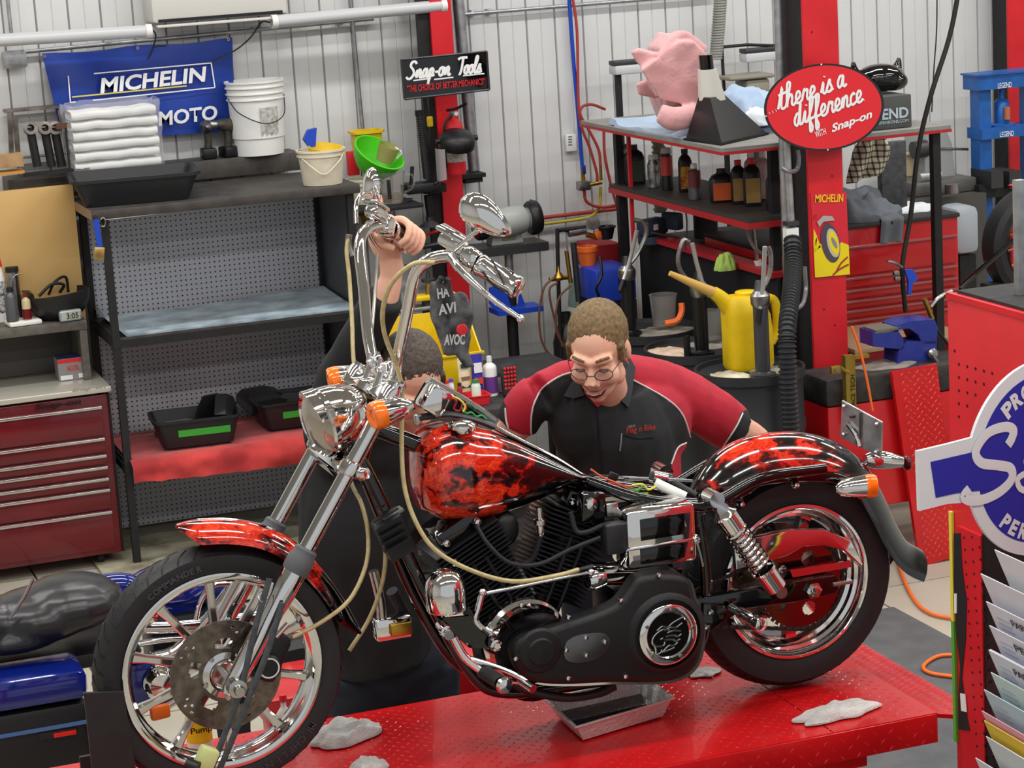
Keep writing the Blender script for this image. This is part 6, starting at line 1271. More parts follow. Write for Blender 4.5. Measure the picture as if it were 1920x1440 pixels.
# corrugated hoses
def corr(pts, r, amp, pitch, n=16):
    P = crom(pts, 40); L_ = [0]
    for a, b in zip(P, P[1:]): L_.append(L_[-1]+(b-a).length)
    tot = L_[-1]; rings = []; s = 0; k = 0
    while s < tot:
        while L_[k+1] < s: k += 1
        q = (s-L_[k])/max(1e-9, L_[k+1]-L_[k]); p = P[k].lerp(P[k+1], q); rr = r+amp*(1 if int(s/pitch*4) % 4 < 2 else -1)
        rings.append(G().ring(p, axis_rot(P[k+1]-P[k]), rr, n)); s += pitch/4
    return G().loft(rings)
one(corr([PY(1234, 255, 11.62), PY(1236, 330, 11.62), PY(1238, 400, 11.62)], .034, .004, .028), 'flexible_hose', M('pale green hose', '9aa890', .5), 'pale green corrugated hose hanging behind the aerosol cans', 'hose')
# things below, on the bench board: small vise, dark post
vt = thing('bench_vise', 'small dark blue bench vise in the shade of the shelf', 'vise', PY(1235, 440, 11.2)); vb = M('dusty dark blue', '2c3446', .5); c = V((PY(1240, 435, 11.0).x+.12, 11.4, 1.296))
part(G().cyl(c, c+V((0, 0, .04)), .08, n=20), 'base', vb, vt); part(G().box(c+V((0, 0, .085)), (.16, .10, .09), .4, .02), 'body', vb, vt); part(G().box(c+V((.10, -.04, .11)), (.05, .12, .09), .4, .01), 'jaw', vb, vt); part(G().box(c+V((-.005, -.062, .09)), (.03, .004, .03), .4), 'tag', white, vt); part(G().cyl(c+V((-.05, -.1, .07)), c+V((.10, -.12, .03)), .007, n=8), 'handle', steel, vt)
one(G().lathe(V((5.12, 11.4, 1.297)), (0, 0, 1), [(0, 0), (.065, 0), (.065, .25), (0, .25)], 16), 'grease_drum', M('dark keg', '2e2a28', .6), 'dark keg standing under the lower shelf', 'keg')
one(G().tube([PY(1285, 470, 10.7), PY(1288, 420, 10.7), PY(1284, 385, 10.7)], .004, 6), 'lamp_cord', dplast, 'thin dark cord hanging under the lower shelf', 'cord'); 
rag('work_glove', M('lime glove', 'a8c860', .8), 'lime green work glove hanging over the panel edge', 'glove', V((PY(1367, 470, 10.3).x, 10.35, 1.296)), .12, .1, .12, .3, 21)
# ---- top shelf goods
pinkm = M('pink fleece', 'd9a3a4', .9, 0., 'cf9596', 6, bump=.3, bs=70, sheen=.5)
ol = [(1183, 98), (1195, 92), (1228, 97), (1240, 78), (1262, 62), (1280, 66), (1300, 72), (1318, 88), (1330, 112), (1348, 150), (1364, 180), (1362, 200), (1340, 228), (1300, 232), (1262, 236), (1240, 234), (1225, 215), (1235, 200), (1228, 180), (1212, 150), (1200, 132), (1192, 118)]
pk_ = thing('pink_blanket', 'crumpled pink fleece blanket heaped on the upper shelf', 'blanket', V((PY(1280, 235, 10.6).x, 10.6, 1.955)))
slab = lambda ps, y, th: [PY(x, yy, y) for x, yy in ps]
g = G().prism(slab([(1240, 92), (1262, 64), (1285, 66), (1318, 88), (1345, 150), (1362, 185), (1358, 228), (1262, 232), (1245, 190)], 10.55, 0), (.03, .26, 0))      # hidden layers
g.prism(slab([(1201, 131), (1240, 104), (1272, 78), (1300, 78), (1322, 100), (1352, 168), (1345, 196), (1280, 196), (1240, 188), (1226, 168)], 10.42, 0), (.02, .07, 0))   # front panel
g.prism(slab([(1183, 98), (1196, 92), (1236, 100), (1244, 112), (1204, 132), (1192, 118)], 10.46, 0), (.04, .08, 0))      # flap pointing to the wall
g.tube([PY(1238, 108, 10.44), PY(1262, 72, 10.47), PY(1290, 70, 10.5), PY(1322, 96, 10.5)], .026, 12, 5); g.tube([PY(1236, 212, 10.40), PY(1268, 222, 10.38), PY(1310, 216, 10.42), PY(1352, 205, 10.46)], [.045, .06, .055, .04], 12, 4)
g.prism(slab([(1192, 158), (1212, 150), (1232, 182), (1230, 190), (1196, 178)], 10.56, 0), (.03, .06, 0))
zmin = 1.958
ob = organic(g, 'fleece', pinkm, pk_, .009, 5, None, lambda co: .010*noise.noise(co*7)+.005*noise.noise(co*16))
for v in ob.data.vertices: v.co.z = max(v.co.z, zmin)
bl2 = M('pale blue fleece', 'a9bfd8', .9, 0., '98b0cc', 6, bump=.25, bs=70, sheen=.5)
def bfold(u, v):
    x = 4.56+u*.85; y = 11.3-v*1.0
    return V((x, y, 1.956+.03*abs(noise.noise(V((x*5, y*5, 1))))+.05*max(0, noise.noise(V((x*3, y*3, 4))))+.02*(v < .1)))
one(G().grid(bfold, 40, 40), 'blue_blanket', bl2, 'pale blue blanket spread under the pink one on the upper shelf', 'blanket', solid=-.03, smooth=60)
rag('blue_blanket', bl2, 'crumpled pale blue blanket behind the black hood', 'blanket', V((5.06, 10.62, 1.99)), .46, .4, .24, .2, 31); rag('white_cloth', M('white cotton', 'd4dce2', .85), 'crumpled white cloth next to the oval sign', 'cloth', V((4.96, 10.36, 1.99)), .2, .22, .12, .5, 32)
# black extraction hood
hd2 = thing('extraction_hood', 'black pyramid fume hood with taped neck on the upper shelf corner', 'hood', PZ(1360, 262, 1.952))
q0 = [PZ(x, y, 1.953) for x, y in ((1287, 262), (1353, 271), (1436, 252), (1376, 243))]; cq = sum(q0, V())/4
for p in q0: p.y = max(p.y, UY0+.01)
zt2 = PY(1332, 180, cq.y).z; tc2 = V((PY(1335, 180, cq.y).x, cq.y, zt2)); zt3 = PY(1325, 130, cq.y).z
sc = lambda k, c: [c+V(((p-cq).x*k, (p-cq).y*k, 0)) for p in q0]
part(G().loft([sc(1.08, cq), sc(1.08, cq+V((0, 0, .008))), sc(1, cq+V((0, 0, .01))), sc(.33, tc2)]), 'pyramid', M('black sheet metal', '151517', .3), hd2, smooth=20)
n0, n1 = tc2+V((0, 0, -.02)), V((tc2.x-.02, tc2.y, zt3)); rn = lambda c, r: G().ring(c, Matrix.Identity(3), r, 20)
part(G().loft([rn(n0, .066), rn(n1, .046)]), 'taped_neck', M('white tape', 'cfcdc4', .6), hd2); part(G().loft([rn(n1+V((0, 0, -.005)), .034), rn(n1+V((-.005, 0, .07)), .034)]), 'collar', gblack, hd2)
a_, b_ = q0[0], q0[1]; m_ = a_.lerp(b_, .42)+V((0, 0, .05)); part(G().box(m_+(tc2-cq)*.0+V((.03, -.0, 0)), (.05, .004, .045), Matrix.Rotation(atan2((b_-a_).y, (b_-a_).x), 3, 'Z')), 'sticker', white, hd2)
# box with lettering, black fairing
bxm = M('grey carton', '4f5150', .55)
a, b = PY(1588, 252, 10.0), PY(1727, 238, 10.0)
t = thing('suspension_box', 'dark grey suspension maker carton behind the oval sign', 'box', (5.35, 10.2, 1.952)); zb = 1.952; xb1 = PZ(1727, 240, 1.952).x; ht = PY(1724, 175, 9.95).z-1.952
part(G().ab((5.10, 9.95, zb), (xb1, 10.32, zb+ht), .003), 'carton', bxm, t)
ly = M('grey blue print', 'b8c8d4', .5)
text('LEGEND', 'lettering', ly, t, PY(1657, 214, 9.948), (1, 0, 0), (0, 0, 1), .05, .265, .03); text('LEGENDSUSPENSIONS.COM', 'lettering', ly, t, PY(1657, 230, 9.948), (1, 0, 0), (0, 0, 1), .014, .265, .01)
t = thing('black_fairing', 'glossy black fairing with two pointed mounts on the carton', 'fairing', (5.4, 10.1, zb+ht+.002)); fz = zb+ht+.004
fc = V((PY(1655, 160, 10.1).x, 10.13, fz))
g = G().ell(fc+V((0, 0, .07)), (.13, .10, .07)); g.ell(fc+V((.07, 0, .05)), (.07, .1, .05)); g.ell(fc+V((-.1, .02, .05)), (.08, .09, .05))
for sx, lean in ((.09, .02), (-.13, -.01)): g.cyl(fc+V((sx, 0, .06)), fc+V((sx+lean, .0, .16)), .035, .012, n=12)
ob = organic(g, 'shell', gblack, t, .01, 6)
# lamps behind the shelf
for nm, a, b, p in (('shelf_lamp', PY(1147, 125, 11.9), PY(1230, 142, 11.9), (1155, 215)), ('shelf_lamp', PY(1392, 102, 12.0), PY(1466, 106, 12.0), (1356, 170))):
    t = thing('bench_lamp', 'white bench lamp head behind the pink blanket' if p[0] < 1200 else 'white bench lamp on a black arm beside the big red column', 'lamp', a)
    part(G().ab((a.x, a.y-.05, a.z-.045), (b.x, a.y+.05, a.z+.005), .01), 'shade', fxm, t); part(G().ab((a.x, a.y-.045, a.z+.006), (b.x, a.y+.045, a.z+.03), .004), 'housing', dsteel, t)
    if p[0] < 1200: part(G().ab((a.x+.02, a.y-.01, .02), (a.x+.05, a.y+.02, a.z)), 'pole', fblack, t)
    else:
        part(G().tube([PY(1470, 86, 12.0), PY(1400, 84, 12.0), PY(1356, 88, 12.0), PY(1354, 95, 12.0), PY(1358, 170, 12.0)], .009, 8, 1), 'arm', fblack, t); part(G().ab(PY(1358, 170, 12.0)-V((.012, .012, 2)), PY(1358, 170, 12.0)+V((.012, .012, 0))), 'pole', fblack, t)
t = thing('drill_press', 'grey drill press head behind the blue blanket', 'drill press', (5.75, 11.95, 0)); a, b = PY(1362, 152, 11.9), PY(1446, 136, 11.9); part(G().ab((a.x, 11.85, a.z), (b.x, 12.05, b.z), .02), 'belt_cover', M('olive grey', '8f8a7c', .5), t); part(G().cyl((b.x-.1, 11.95, .03), (b.x-.1, 11.95, a.z), .04, n=16), 'column', dsteel, t); part(G().ab((b.x-.17, 11.87, a.z-.15), (b.x-.02, 12.03, a.z-.002), .02), 'head', M('olive grey', '8f8a7c', .5), t); part(G().ab((b.x-.25, 11.8, 0), (b.x+.05, 12.1, .03), .005), 'foot', dsteel, t)
# ================================================================ BIG RED COLUMN
KY = 9.62
k0, k1 = PY(1508, 100, KY).x, PY(1573, 100, KY).x
bc = thing('big_red_column', 'big red steel column with black sides carrying the oval sign', 'column', ((k0+k1)/2, 9.75, 0))
part(G().ab((k0, KY, 0), (k1, KY+.018, CEIL-.01)), 'front_flange', cred, bc); part(G().ab((k0+.004, KY+.018, 0), (k1-.004, 9.855, CEIL-.01)), 'black_web', fblack, bc)
part(G().cyl((k0-.035, 9.80, .9), (k0-.035, 9.80, CEIL-.01), .02, n=12), 'conduit', galv, bc)
for px, py in ((1522, 60), (1560, 330), (1565, 610), (1545, 580)): part(G().cyl(PY(px, py, KY)+V((0, .001, 0)), PY(px, py, KY)-V((0, .002, 0)), .004, n=8), 'bolt_hole', inkk, bc)
# oval sign
OY = 9.52
ov = thing('oval_sign', 'red oval sign with white script lettering and black rim on the column', 'sign', PY(1545, 283, OY))
def oval(k, y): return [PY(1545+k*(111*cos(t)-20*sin(t)), 201+k*(-18*cos(t)-80*sin(t)), y) for t in [2*pi*i/64 for i in range(64)]]
sred = M('sign red', 'da1f2a', .3, coat=.3)
part(G().loft([oval(1, OY), oval(1, OY+.012)]), 'backing', gblack, ov); part(G().prism(oval(.955, OY-.002), (0, .003, 0)), 'face', sred, ov)
po = lambda x, y: PY(x, y, OY-.004); od = po(1625, 187)-po(1493, 236)
script_text('...there is a', 'white_script', inkw, ov, po(1440, 214), od, (.05, 0, 1), .050, .0066, .405, .22); script_text('difference.', 'white_script', inkw, ov, po(1489, 237), od, (.05, 0, 1), .050, .0066, .375, .22)
text('WITH', 'white_letters', inkw, ov, po(1538, 249), od, (0, 0, 1), .028, .055, .01); text('Snap-on', 'white_letters', inkw, ov, po(1597, 229), od, (0, 0, 1), .048, .215, .03, .3)
part(G().ab((k0+.02, OY+.012, ov.location.z+.15), (k1-.02, KY, ov.location.z+.2)), 'standoff', fblack, ov)
for p in ((1540, 121), (1552, 281), (1436, 218)): part(G().ell(po(*p), .004), 'screw', white, ov)
# poster
pp_ = thing('tin_poster', 'yellow and red tin tyre poster on the column below the oval sign', 'poster', PY(1556, 520, 9.61))
pq = lambda x, y: PY(x, y, 9.614)
A_, B_, C_, D_ = pq(1520, 362), pq(1587, 360), pq(1593, 515), pq(1528, 521)
pe = lambda u, v: (A_*(1-u)*(1-v)+B_*u*(1-v)+C_*u*v+D_*(1-u)*v)-V((0, .003, 0))
part(G().prism([A_, B_, C_, D_], (0, .004, 0)), 'sheet', M('poster red', 'cf2434', .45), pp_)
yel = M('poster yellow', 'e6cf14', .45)
zz_ = [(0, .62), (.12, .5), (.06, .68), (.2, .6), (.5, .7), (.8, .6), (1, .64), (1, .995), (0, .995)]
part(G().prism([pe(u, v) for u, v in zz_], (0, .002, 0)), 'yellow_field', yel, pp_); part(G().prism([pe(u, v) for u, v in ((.0, .60), (.03, .42), (.10, .5), (.2, .64), (0, .7))], (0, .002, 0)), 'yellow_field', yel, pp_)
text('MICHELIN', 'yellow_letters', M('letter yellow', 'f0d020', .45), pp_, pe(.5, .065)-V((0, .001, 0)), B_-A_, (0, 0, 1), .036, .143, .012, 0., .001)
el = lambda cx, cy, rx, ry, k, d: [pe(cx+rx*k*cos(t)+.10*k*sin(t)*.6, cy-ry*k*sin(t)*-1)-V((0, d, 0)) for t in [2*pi*i/40 for i in range(40)]]
part(G().prism(el(.48, .60, .26, .235, 1, .002), (0, .002, 0)), 'printed_tyre', M('print tyre grey', '4c444c', .5), pp_); part(G().prism(el(.55, .60, .17, .175, 1, .003), (0, .001, 0)), 'printed_rim', M('print silver', 'b8b4b0', .5), pp_); part(G().prism(el(.57, .60, .13, .145, 1, .0035), (0, .001, 0)), 'printed_gap', yel, pp_); part(G().prism(el(.58, .60, .06, .07, 1, .004), (0, .001, 0)), 'printed_hub', M('print grey', '8a8684', .5), pp_)
part(G().prism([pe(u, v)-V((0, .0045, 0)) for u, v in ((.12, .34), (.3, .27), (.55, .28), (.62, .33), (.3, .34), (.18, .40))], (0, .001, 0)), 'printed_fender', M('print pale', 'a8a4a0', .5), pp_)
for sk_ in ([(.6, .95), (.75, .85), (.95, .78)], [(.5, .985), (.7, .92), (.97, .87)], [(.03, .30), (.12, .25)]): strokes([sk_], 'printed_streak', M('print dark red', 'a0202c', .5), pp_, lambda u, v: pe(u, v)-V((0, .003, 0)), .004, (0, 1, 0), .2, 2)
# corrugated hose and hooks on the column
hsm = M('black corrugated hose', '26282b', .45)
eh = thing('exhaust_hose', 'black corrugated exhaust hose hanging down the big red column', 'hose', PY(1478, 800, 9.5)); part(corr([PY(1486, 450, 9.55), PY(1487, 500, 9.45), PY(1482, 560, 9.25), PY(1476, 620, 9.1), PY(1477, 700, 9.07), PY(1481, 780, 9.07), PY(1486, 860, 9.07), PY(1490, 1000, 9.07)], .037, .0045, .022), 'hose', hsm, eh); part(G().cyl(PY(1485, 445, 9.55), PY(1486, 480, 9.55), .024, n=14), 'upper_fitting', galv, eh)
part(G().cyl(PY(1474, 262, 9.6), PY(1483, 415, 9.6), .018, n=12), 'steel_pipe', galv, eh); part(G().ab(PY(1476, 460, 9.56), PY(1490, 425, 9.6)), 'grey_box', white, eh); part(G().ab(PY(1476, 425, 9.555), PY(1490, 412, 9.6)), 'clamp', dsteel, eh)
hk = M('grey hook steel', '8a8f92', .4, .6)
for i, pts in enumerate(([(1509, 500), (1510, 520), (1511, 545), (1505, 570), (1490, 580), (1476, 572), (1470, 558)], [(1496, 282), (1498, 300), (1494, 318), (1480, 322), (1466, 315)])):
    t = thing('wall_hook', ['grey steel hook holding the corrugated hose on the column', 'grey steel hook under the oval sign'][i], 'hook', PY(*pts[0], 9.6)); part(G().tube([PY(x, y, 9.6 if k < 3 else 9.5) for k, (x, y) in enumerate(pts)], .010, 8, 4), 'rod', hk, t)
# ================================================================ RED TOOL CHESTS
def chest(name, lb, x0, x1, y0, y1, z0, z1, rows, m=tred, lock=True, topm=None):
    t = thing(name, lb, 'tool chest', ((x0+x1)/2, (y0+y1)/2, z0)); part(G().ab((x0, y0+.012, z0), (x1, y1, z1-.02), .005), 'body', m, t); part(G().ab((x0-.005, y0-.005, z1-.022), (x1+.005, y1, z1), .004), 'mat_top', topm or M('black chest mat', '2e2c2c', .6), t)
    for a, b in zip(rows, rows[1:]):
        d = part(G().ab((x0+.02, y0-.002, b+.005), (x1-.02, y0+.014, a-.005), .003), 'drawer', m, t); part(G().ab((x0+.02, y0-.018, a-.02), (x1-.02, y0-.001, a-.006), .004), 'pull', M('chest pull', 'b06a6c', .25, .6), d)
    if lock: part(G().cyl((x0+.09, y0-.006, z1-.09), (x0+.09, y0+.01, z1-.09), .012, n=12), 'lock', chrome, t)
    return t
CY = 10.78
cz = lambda y: PY(1700, y, CY).z
cr_ = chest('tool_chest', 'bright red tool chest with grey cloth on top behind the column', 5.44, 6.30, CY, 11.3, .15, cz(410), [cz(447), cz(505), cz(528), cz(548), cz(566), cz(584), .2])
for x in (5.52, 6.22): part(G().cyl((x-.02, 10.95, .07), (x+.02, 10.95, .07), .069, n=16).cyl((x-.02, 11.2, .07), (x+.02, 11.2, .07), .069, n=16), 'caster', rubber, cr_)
c2_ = chest('tool_chest', 'red tool cabinet under the shelf with a dark top', 5.02, 5.33, 10.35, 11.2, .03, 1.35, [1.26, 1.15, 1.0, .85, .6, .1], lock=False)
part(G().ab((5.014, 10.6, 1.17), (5.019, 10.8, 1.25)), 'side_panel_label', M('tan label', 'b08a5c', .5), c2_)
t = thing('air_hose', 'grey air hose with fittings looped over the red cabinet', 'hose', PY(1440, 470, 10.2)); part(G().tube([PY(1395, 400, 10.2), PY(1400, 430, 10.2), PY(1415, 465, 10.2), PY(1440, 478, 10.2), PY(1455, 465, 10.2), PY(1452, 420, 10.2)], .009, 8), 'hose', M('grey hose', '8c8c8c', .4), t); part(G().cyl(PY(1412, 425, 10.2), PY(1420, 490, 10.2), .009, n=8), 'wand', steel, t); part(G().cyl(PY(1420, 488, 10.2), PY(1424, 500, 10.2), .018, n=10), 'fitting', white, t)
# cloths on the chest
gcl = M('grey work shirt', '6f757c', .85, 0., '5e646b', 8)
chz = cz(410)+.001
gs_ = rag('grey_shirt', gcl, 'crumpled grey work shirt heaped on the red tool chest', 'shirt', V((5.82, 10.98, chz)), .46, .36, .24, .2, 41, fold=1.3)
part(G().grid(lambda u, v: V((5.84+u*.13-.02*v, 10.765-.012*sin(u*9)+(.10*(1-v*4) if v < .25 else 0), chz+.02-(.15*(v-.2) if v > .2 else 0)*1.1)), 12, 14), 'sleeve', gcl, gs_, solid=.006, smooth=60)
rag('white_rag', M('white rag', 'dfe3e6', .85), 'white and pale blue rag on the red tool chest', 'rag', V((6.14, 11.02, chz)), .32, .22, .07, .1, 42)
one(G().ab((5.62, 11.0, chz), (5.72, 11.2, chz+.08), .01), 'foam_block', M('tan foam', 'b8a890', .8), 'tan foam block at the column end of the red chest', 'block')
# plaid shirt hanging from the shelf
def plaid(nt, b, tc):
    N = nt.nodes.new; Lk = nt.links.new; sp = N('ShaderNodeSeparateXYZ'); Lk(tc.outputs['Object'], sp.inputs[0]); o = None
    for ax, k in (('X', 38), ('Z', 34)):
        m = N('ShaderNodeMath'); m.operation = 'MULTIPLY'; m.inputs[1].default_value = k; Lk(sp.outputs[ax], m.inputs[0]); f = N('ShaderNodeMath'); f.operation = 'FRACT'; Lk(m.outputs[0], f.inputs[0]); g = N('ShaderNodeMath'); g.operation = 'LESS_THAN'; g.inputs[1].default_value = .32; Lk(f.outputs[0], g.inputs[0])
        if o is None: o = g
        else: a = N('ShaderNodeMath'); a.operation = 'ADD'; Lk(o.outputs[0], a.inputs[0]); Lk(g.outputs[0], a.inputs[1]); o = a
    r = N('ShaderNodeValToRGB'); r.color_ramp.elements[0].color = lin('cfcab0'); r.color_ramp.elements[1].color = lin('26262a'); q = r.color_ramp.elements.new(.5); q.color = lin('706c60'); d = N('ShaderNodeMath'); d.operation = 'MULTIPLY'; d.inputs[1].default_value = .5; Lk(o.outputs[0], d.inputs[0]); Lk(d.outputs[0], r.inputs['Fac']); Lk(r.outputs['Color'], b.inputs['Base Color'])
plm_ = node_mat('plaid cotton', plaid, .85)
hx = lambda x, y: PY(x, y, 10.62)
def psh(u, v):
    l, r = (1618-30*v**.7, 250+95*v), (1652+14*sin(v*3), 250+75*v); p = hx(l[0]+(r[0]-l[0])*u, l[1]+(r[1]-l[1])*u); return p+V((0, .02*sin(u*11+v*3)+.015*noise.noise(V((u*4, v*4, 2))), 0))
one(G().grid(psh, 26, 26), 'plaid_shirt', plm_, 'black and cream plaid shirt hanging below the carton', 'shirt', solid=.006, smooth=60)
one(G().ab(PY(1655, 400, 10.95), PY(1690, 262, 11.0), .004), 'slate_board', M('dark slate', '4c4d50', .4, 0., '3a3b3e', 30, bump=.4, bs=40), 'dark grey textured board standing on the red tool chest', 'board')
# small wood topped table with papers
tw_ = thing('side_table', 'small red table with a wooden top and papers in front of the red chest', 'table', (5.72, 10.45, 0)); part(G().ab((5.36, 10.2, .82), (6.02, 10.76, .845), .003), 'wood_top', M('pale plywood', 'c0a07c', .5, 0., 'b09070', 12), tw_); part(G().ab((5.36, 10.205, .70), (6.02, 10.73, .819)), 'apron', M('dark red enamel', '8c1a20', .35), tw_)
for x in (5.40, 5.98):
    for y in (10.24, 10.7): part(G().box((x, y, .35), (.04, .04, .70)), 'leg', fblack, tw_)
one(G().prism([PZ(1592, 585, .847), PZ(1640, 570, .847), PZ(1692, 582, .847), PZ(1593, 606, .847)], (0, 0, .003)), 'papers', paper, 'white papers lying on the wooden table top', 'paper'); one(G().cyl(PZ(1600, 596, .847), PZ(1600, 596, .847)+V((0, 0, .05)), .022, n=16), 'glass_jar', clear, 'small clear jar at the edge of the wooden table', 'jar'); rag('white_rag', M('white rag', 'dfe3e6', .85), 'small cream cotton wad by the jar', 'cotton', PZ(1600, 578, .847), .07, .06, .04, .1, 44)
# hanging air lines on the right
blk = M('black air line', '1c1816', .5)
t = thing('air_line', 'black air line slanting down from the ceiling past the carton', 'hose', PY(1715, 500, 9.7)); part(G().tube([PY(1800, -30, 9.7), PY(1780, 70, 9.7), PY(1745, 180, 9.7), PY(1722, 280, 9.72), PY(1708, 400, 9.75), PY(1694, 480, 9.75), PY(1692, 520, 9.75), PY(1698, 585, 9.75)], .012, 8), 'hose', blk, t)
one(G().tube([PY(1757, -20, 12.1), PY(1756, 60, 12.1), PY(1751, 130, 12.1), PY(1747, 210, 12.1)], .004, 6), 'thin_cable', dplast, 'thin dark cable hanging on the wall near the blue press', 'cable')
t = thing('air_gun', 'blue and steel air gun hanging on the black air line', 'air gun', PY(1700, 530, 9.7)); part(G().tube([PY(1664, 490, 9.7), PY(1680, 494, 9.7), PY(1692, 502, 9.7)], .007, 8), 'nozzle', steel, t); part(G().prism([PY(1697, 506, 9.7), PY(1712, 505, 9.7), PY(1722, 524, 9.7), PY(1712, 530, 9.7), PY(1708, 553, 9.7), PY(1703, 553, 9.7), PY(1704, 528, 9.7)], (0, .02, 0), .004), 'body', bluep, t); part(G().box(PY(1680, 512, 9.7), (.03, .02, .022), None, .004), 'coupler', steel, t); part(G().box(PY(1682, 522, 9.7), (.03, .02, .02), None, .004), 'coupler', steel, t)
t = thing('brass_coupler', 'brass air coupler on a dark hose beside the blue vise', 'coupler', PY(1745, 590, 9.55)); part(G().cyl(PY(1733, 560, 9.55), PY(1748, 598, 9.55), .012, n=12), 'brass_body', brass, t); part(G().tube([PY(1748, 598, 9.55), PY(1758, 618, 9.55), PY(1770, 635, 9.55), PY(1790, 660, 9.55)], .007, 8), 'hose', dplast, t); part(G().tube([PY(1745, 575, 9.6), PY(1760, 558, 9.6), PY(1785, 545, 9.6)], .009, 8), 'steel_hose', dchrome, t)
# ================================================================ VISE BENCH AND RAMP
vbz = .93
vbn = thing('vise_bench', 'red bench with a worn black rubber top holding the blue vise', 'workbench', (5.25, 9.43, 0)); bx0_ = PY(1538, 690, 9.35).x
part(G().ab((bx0_, 9.30, vbz-.13), (5.75, 9.585, vbz), .02), 'rubber_top', M('worn black rubber', '232224', .6, 0., '38332e', 20), vbn); part(G().ab((bx0_+.01, 9.31, .3), (5.74, 9.575, vbz-.131), .01), 'red_skirt', lred, vbn); part(G().ab((bx0_+.05, 9.35, 0), (bx0_+.12, 9.55, .3)), 'foot', fblack, vbn); part(G().ab((5.6, 9.35, 0), (5.68, 9.55, .3)), 'foot', fblack, vbn)
rag('grey_rag', M('grey bench rag', '8f867e', .85, 0., '746c64', 10), 'grey rag hanging over the vise bench edge', 'rag', V((5.12, 9.42, vbz+.001)), .3, .2, .025, .1, 51)
vs_ = thing('blue_vise', 'large blue bench vise on the red bench beside the display', 'vise', (5.3, 9.42, vbz)); vbm = M('vise blue', '27348c', .35, 0., '222d7c', 20)
vq = lambda x, y, yy=9.40: PY(x, y, yy)
part(G().prism([vq(1682, 692), vq(1705, 686), vq(1756, 682), vq(1757, 640), vq(1700, 640), vq(1684, 660)], (0, .14, 0), .01), 'body', vbm, vs_)
part(G().prism([vq(1682, 612), vq(1700, 603), vq(1752, 599), vq(1758, 612), vq(1757, 645), vq(1730, 646), vq(1722, 628), vq(1705, 616), vq(1684, 618)], (0, .15, 0), .008), 'rear_jaw', vbm, vs_)
part(G().prism([vq(1636, 622), vq(1682, 616), vq(1694, 636), vq(1694, 655), vq(1637, 650)], (0, .13, 0), .006), 'slide', vbm, vs_); part(G().prism([vq(1640, 619), vq(1690, 612), vq(1694, 620), vq(1642, 626)], (0, .11, 0)), 'jaw_plate', M('vise steel', '8a8478', .4, .6), vs_)
part(G().lathe(vq(1746, 662, 9.39), (0, -1, 0), [(.024, -.01), (.026, .02), (.018, .03), (0, .032)], 14), 'screw_head', dchrome, vs_); part(G().cyl(vq(1747, 664, 9.36), vq(1775, 705, 9.36), .009, n=10), 'handle', steel, vs_)
# brass spring tool clamped on the bench
bt_ = thing('brass_spring_tool', 'brass coloured suspension tool with lettering clamped at the bench end', 'tool', PY(1600, 770, 9.22)); b9 = lambda x, y: PY(x, y, 9.24); brg = M('gold anodised', '9c8436', .4, .7)
part(G().prism([b9(1585, 668), b9(1603, 666), b9(1607, 800), b9(1589, 800)], (0, .04, 0), .003), 'bar', brg, bt_); part(G().ab(b9(1603, 674), b9(1630, 664)+V((0, .03, 0))), 'arm', brg, bt_); part(G().box(b9(1566, 693), (.045, .02, .035), None, .003), 'block', brg, bt_); part(G().tube([b9(1575, 688), b9(1583, 694), b9(1592, 698)], .008, 6), 'link', brg, bt_); part(G().cyl(b9(1566, 693)-V((0, .012, 0)), b9(1566, 693)-V((0, .018, 0)), .008, n=10), 'bolt', steel, bt_)
text('RACE TECH', 'lettering', inkk, bt_, b9(1599, 735)-V((0, .002, 0)), b9(1597, 690)-b9(1600, 780), b9(1590, 735)-b9(1610, 735), .02, .16, .01)
# ramp plate leaning on the bench
rpq = [PY(1670, 697, 9.26), PY(1757, 682, 9.26), PY(1796, 1042, 9.26), PY(1724, 1064, 9.26)]
rp_ = thing('ramp_plate', 'red diamond plate loading ramp leaning against the vise bench', 'ramp', rpq[3]); ru, rv = rpq[1]-rpq[0], rpq[3]-rpq[0]
rpe = lambda u, v: rpq[0]*(1-u)*(1-v)+rpq[1]*u*(1-v)+rpq[2]*u*v+rpq[3]*(1-u)*v
part(G().prism(rpq, (0, .012, 0)), 'plate', lred, rp_); part(G().prism([rpq[0], rpq[3], rpq[3]+V((.03, 0, 0)), rpq[0]+V((.03, 0, 0))], (0, -.012, 0)), 'rail', lred, rp_)
part(bars(.05, .22, .02, .86, lambda p: rpe(p.x/.22, p.y/.88)-V((0, p.z, 0)), .036, .011, .003, .0022), 'tread_bars', M('worn tread edge', 'd8584c', .4), rp_, kind='stuff', smooth=0)
pipe('orange extension cord dropping from the vise bench', [PY(1597, 612, 9.2), PY(1612, 655, 9.2), PY(1625, 710, 9.2), PY(1636, 770, 9.2)], .006, orange, 'cord', 'extension_cord'); pipe('orange extension cord curving across the floor beyond the lift', [PZ(1678, 1025, .02), PZ(1690, 1075, .012), PZ(1715, 1125, .012), PZ(1745, 1150, .012), PZ(1790, 1160, .012)], .008, orange, 'cord', 'extension_cord'); pipe('loop of orange extension cord on the dark floor mat', [PZ(1800, 1228, .024), PZ(1760, 1230, .024), PZ(1732, 1248, .024), PZ(1745, 1262, .024), PZ(1800, 1270, .024)], .008, orange, 'cord', 'extension_cord')
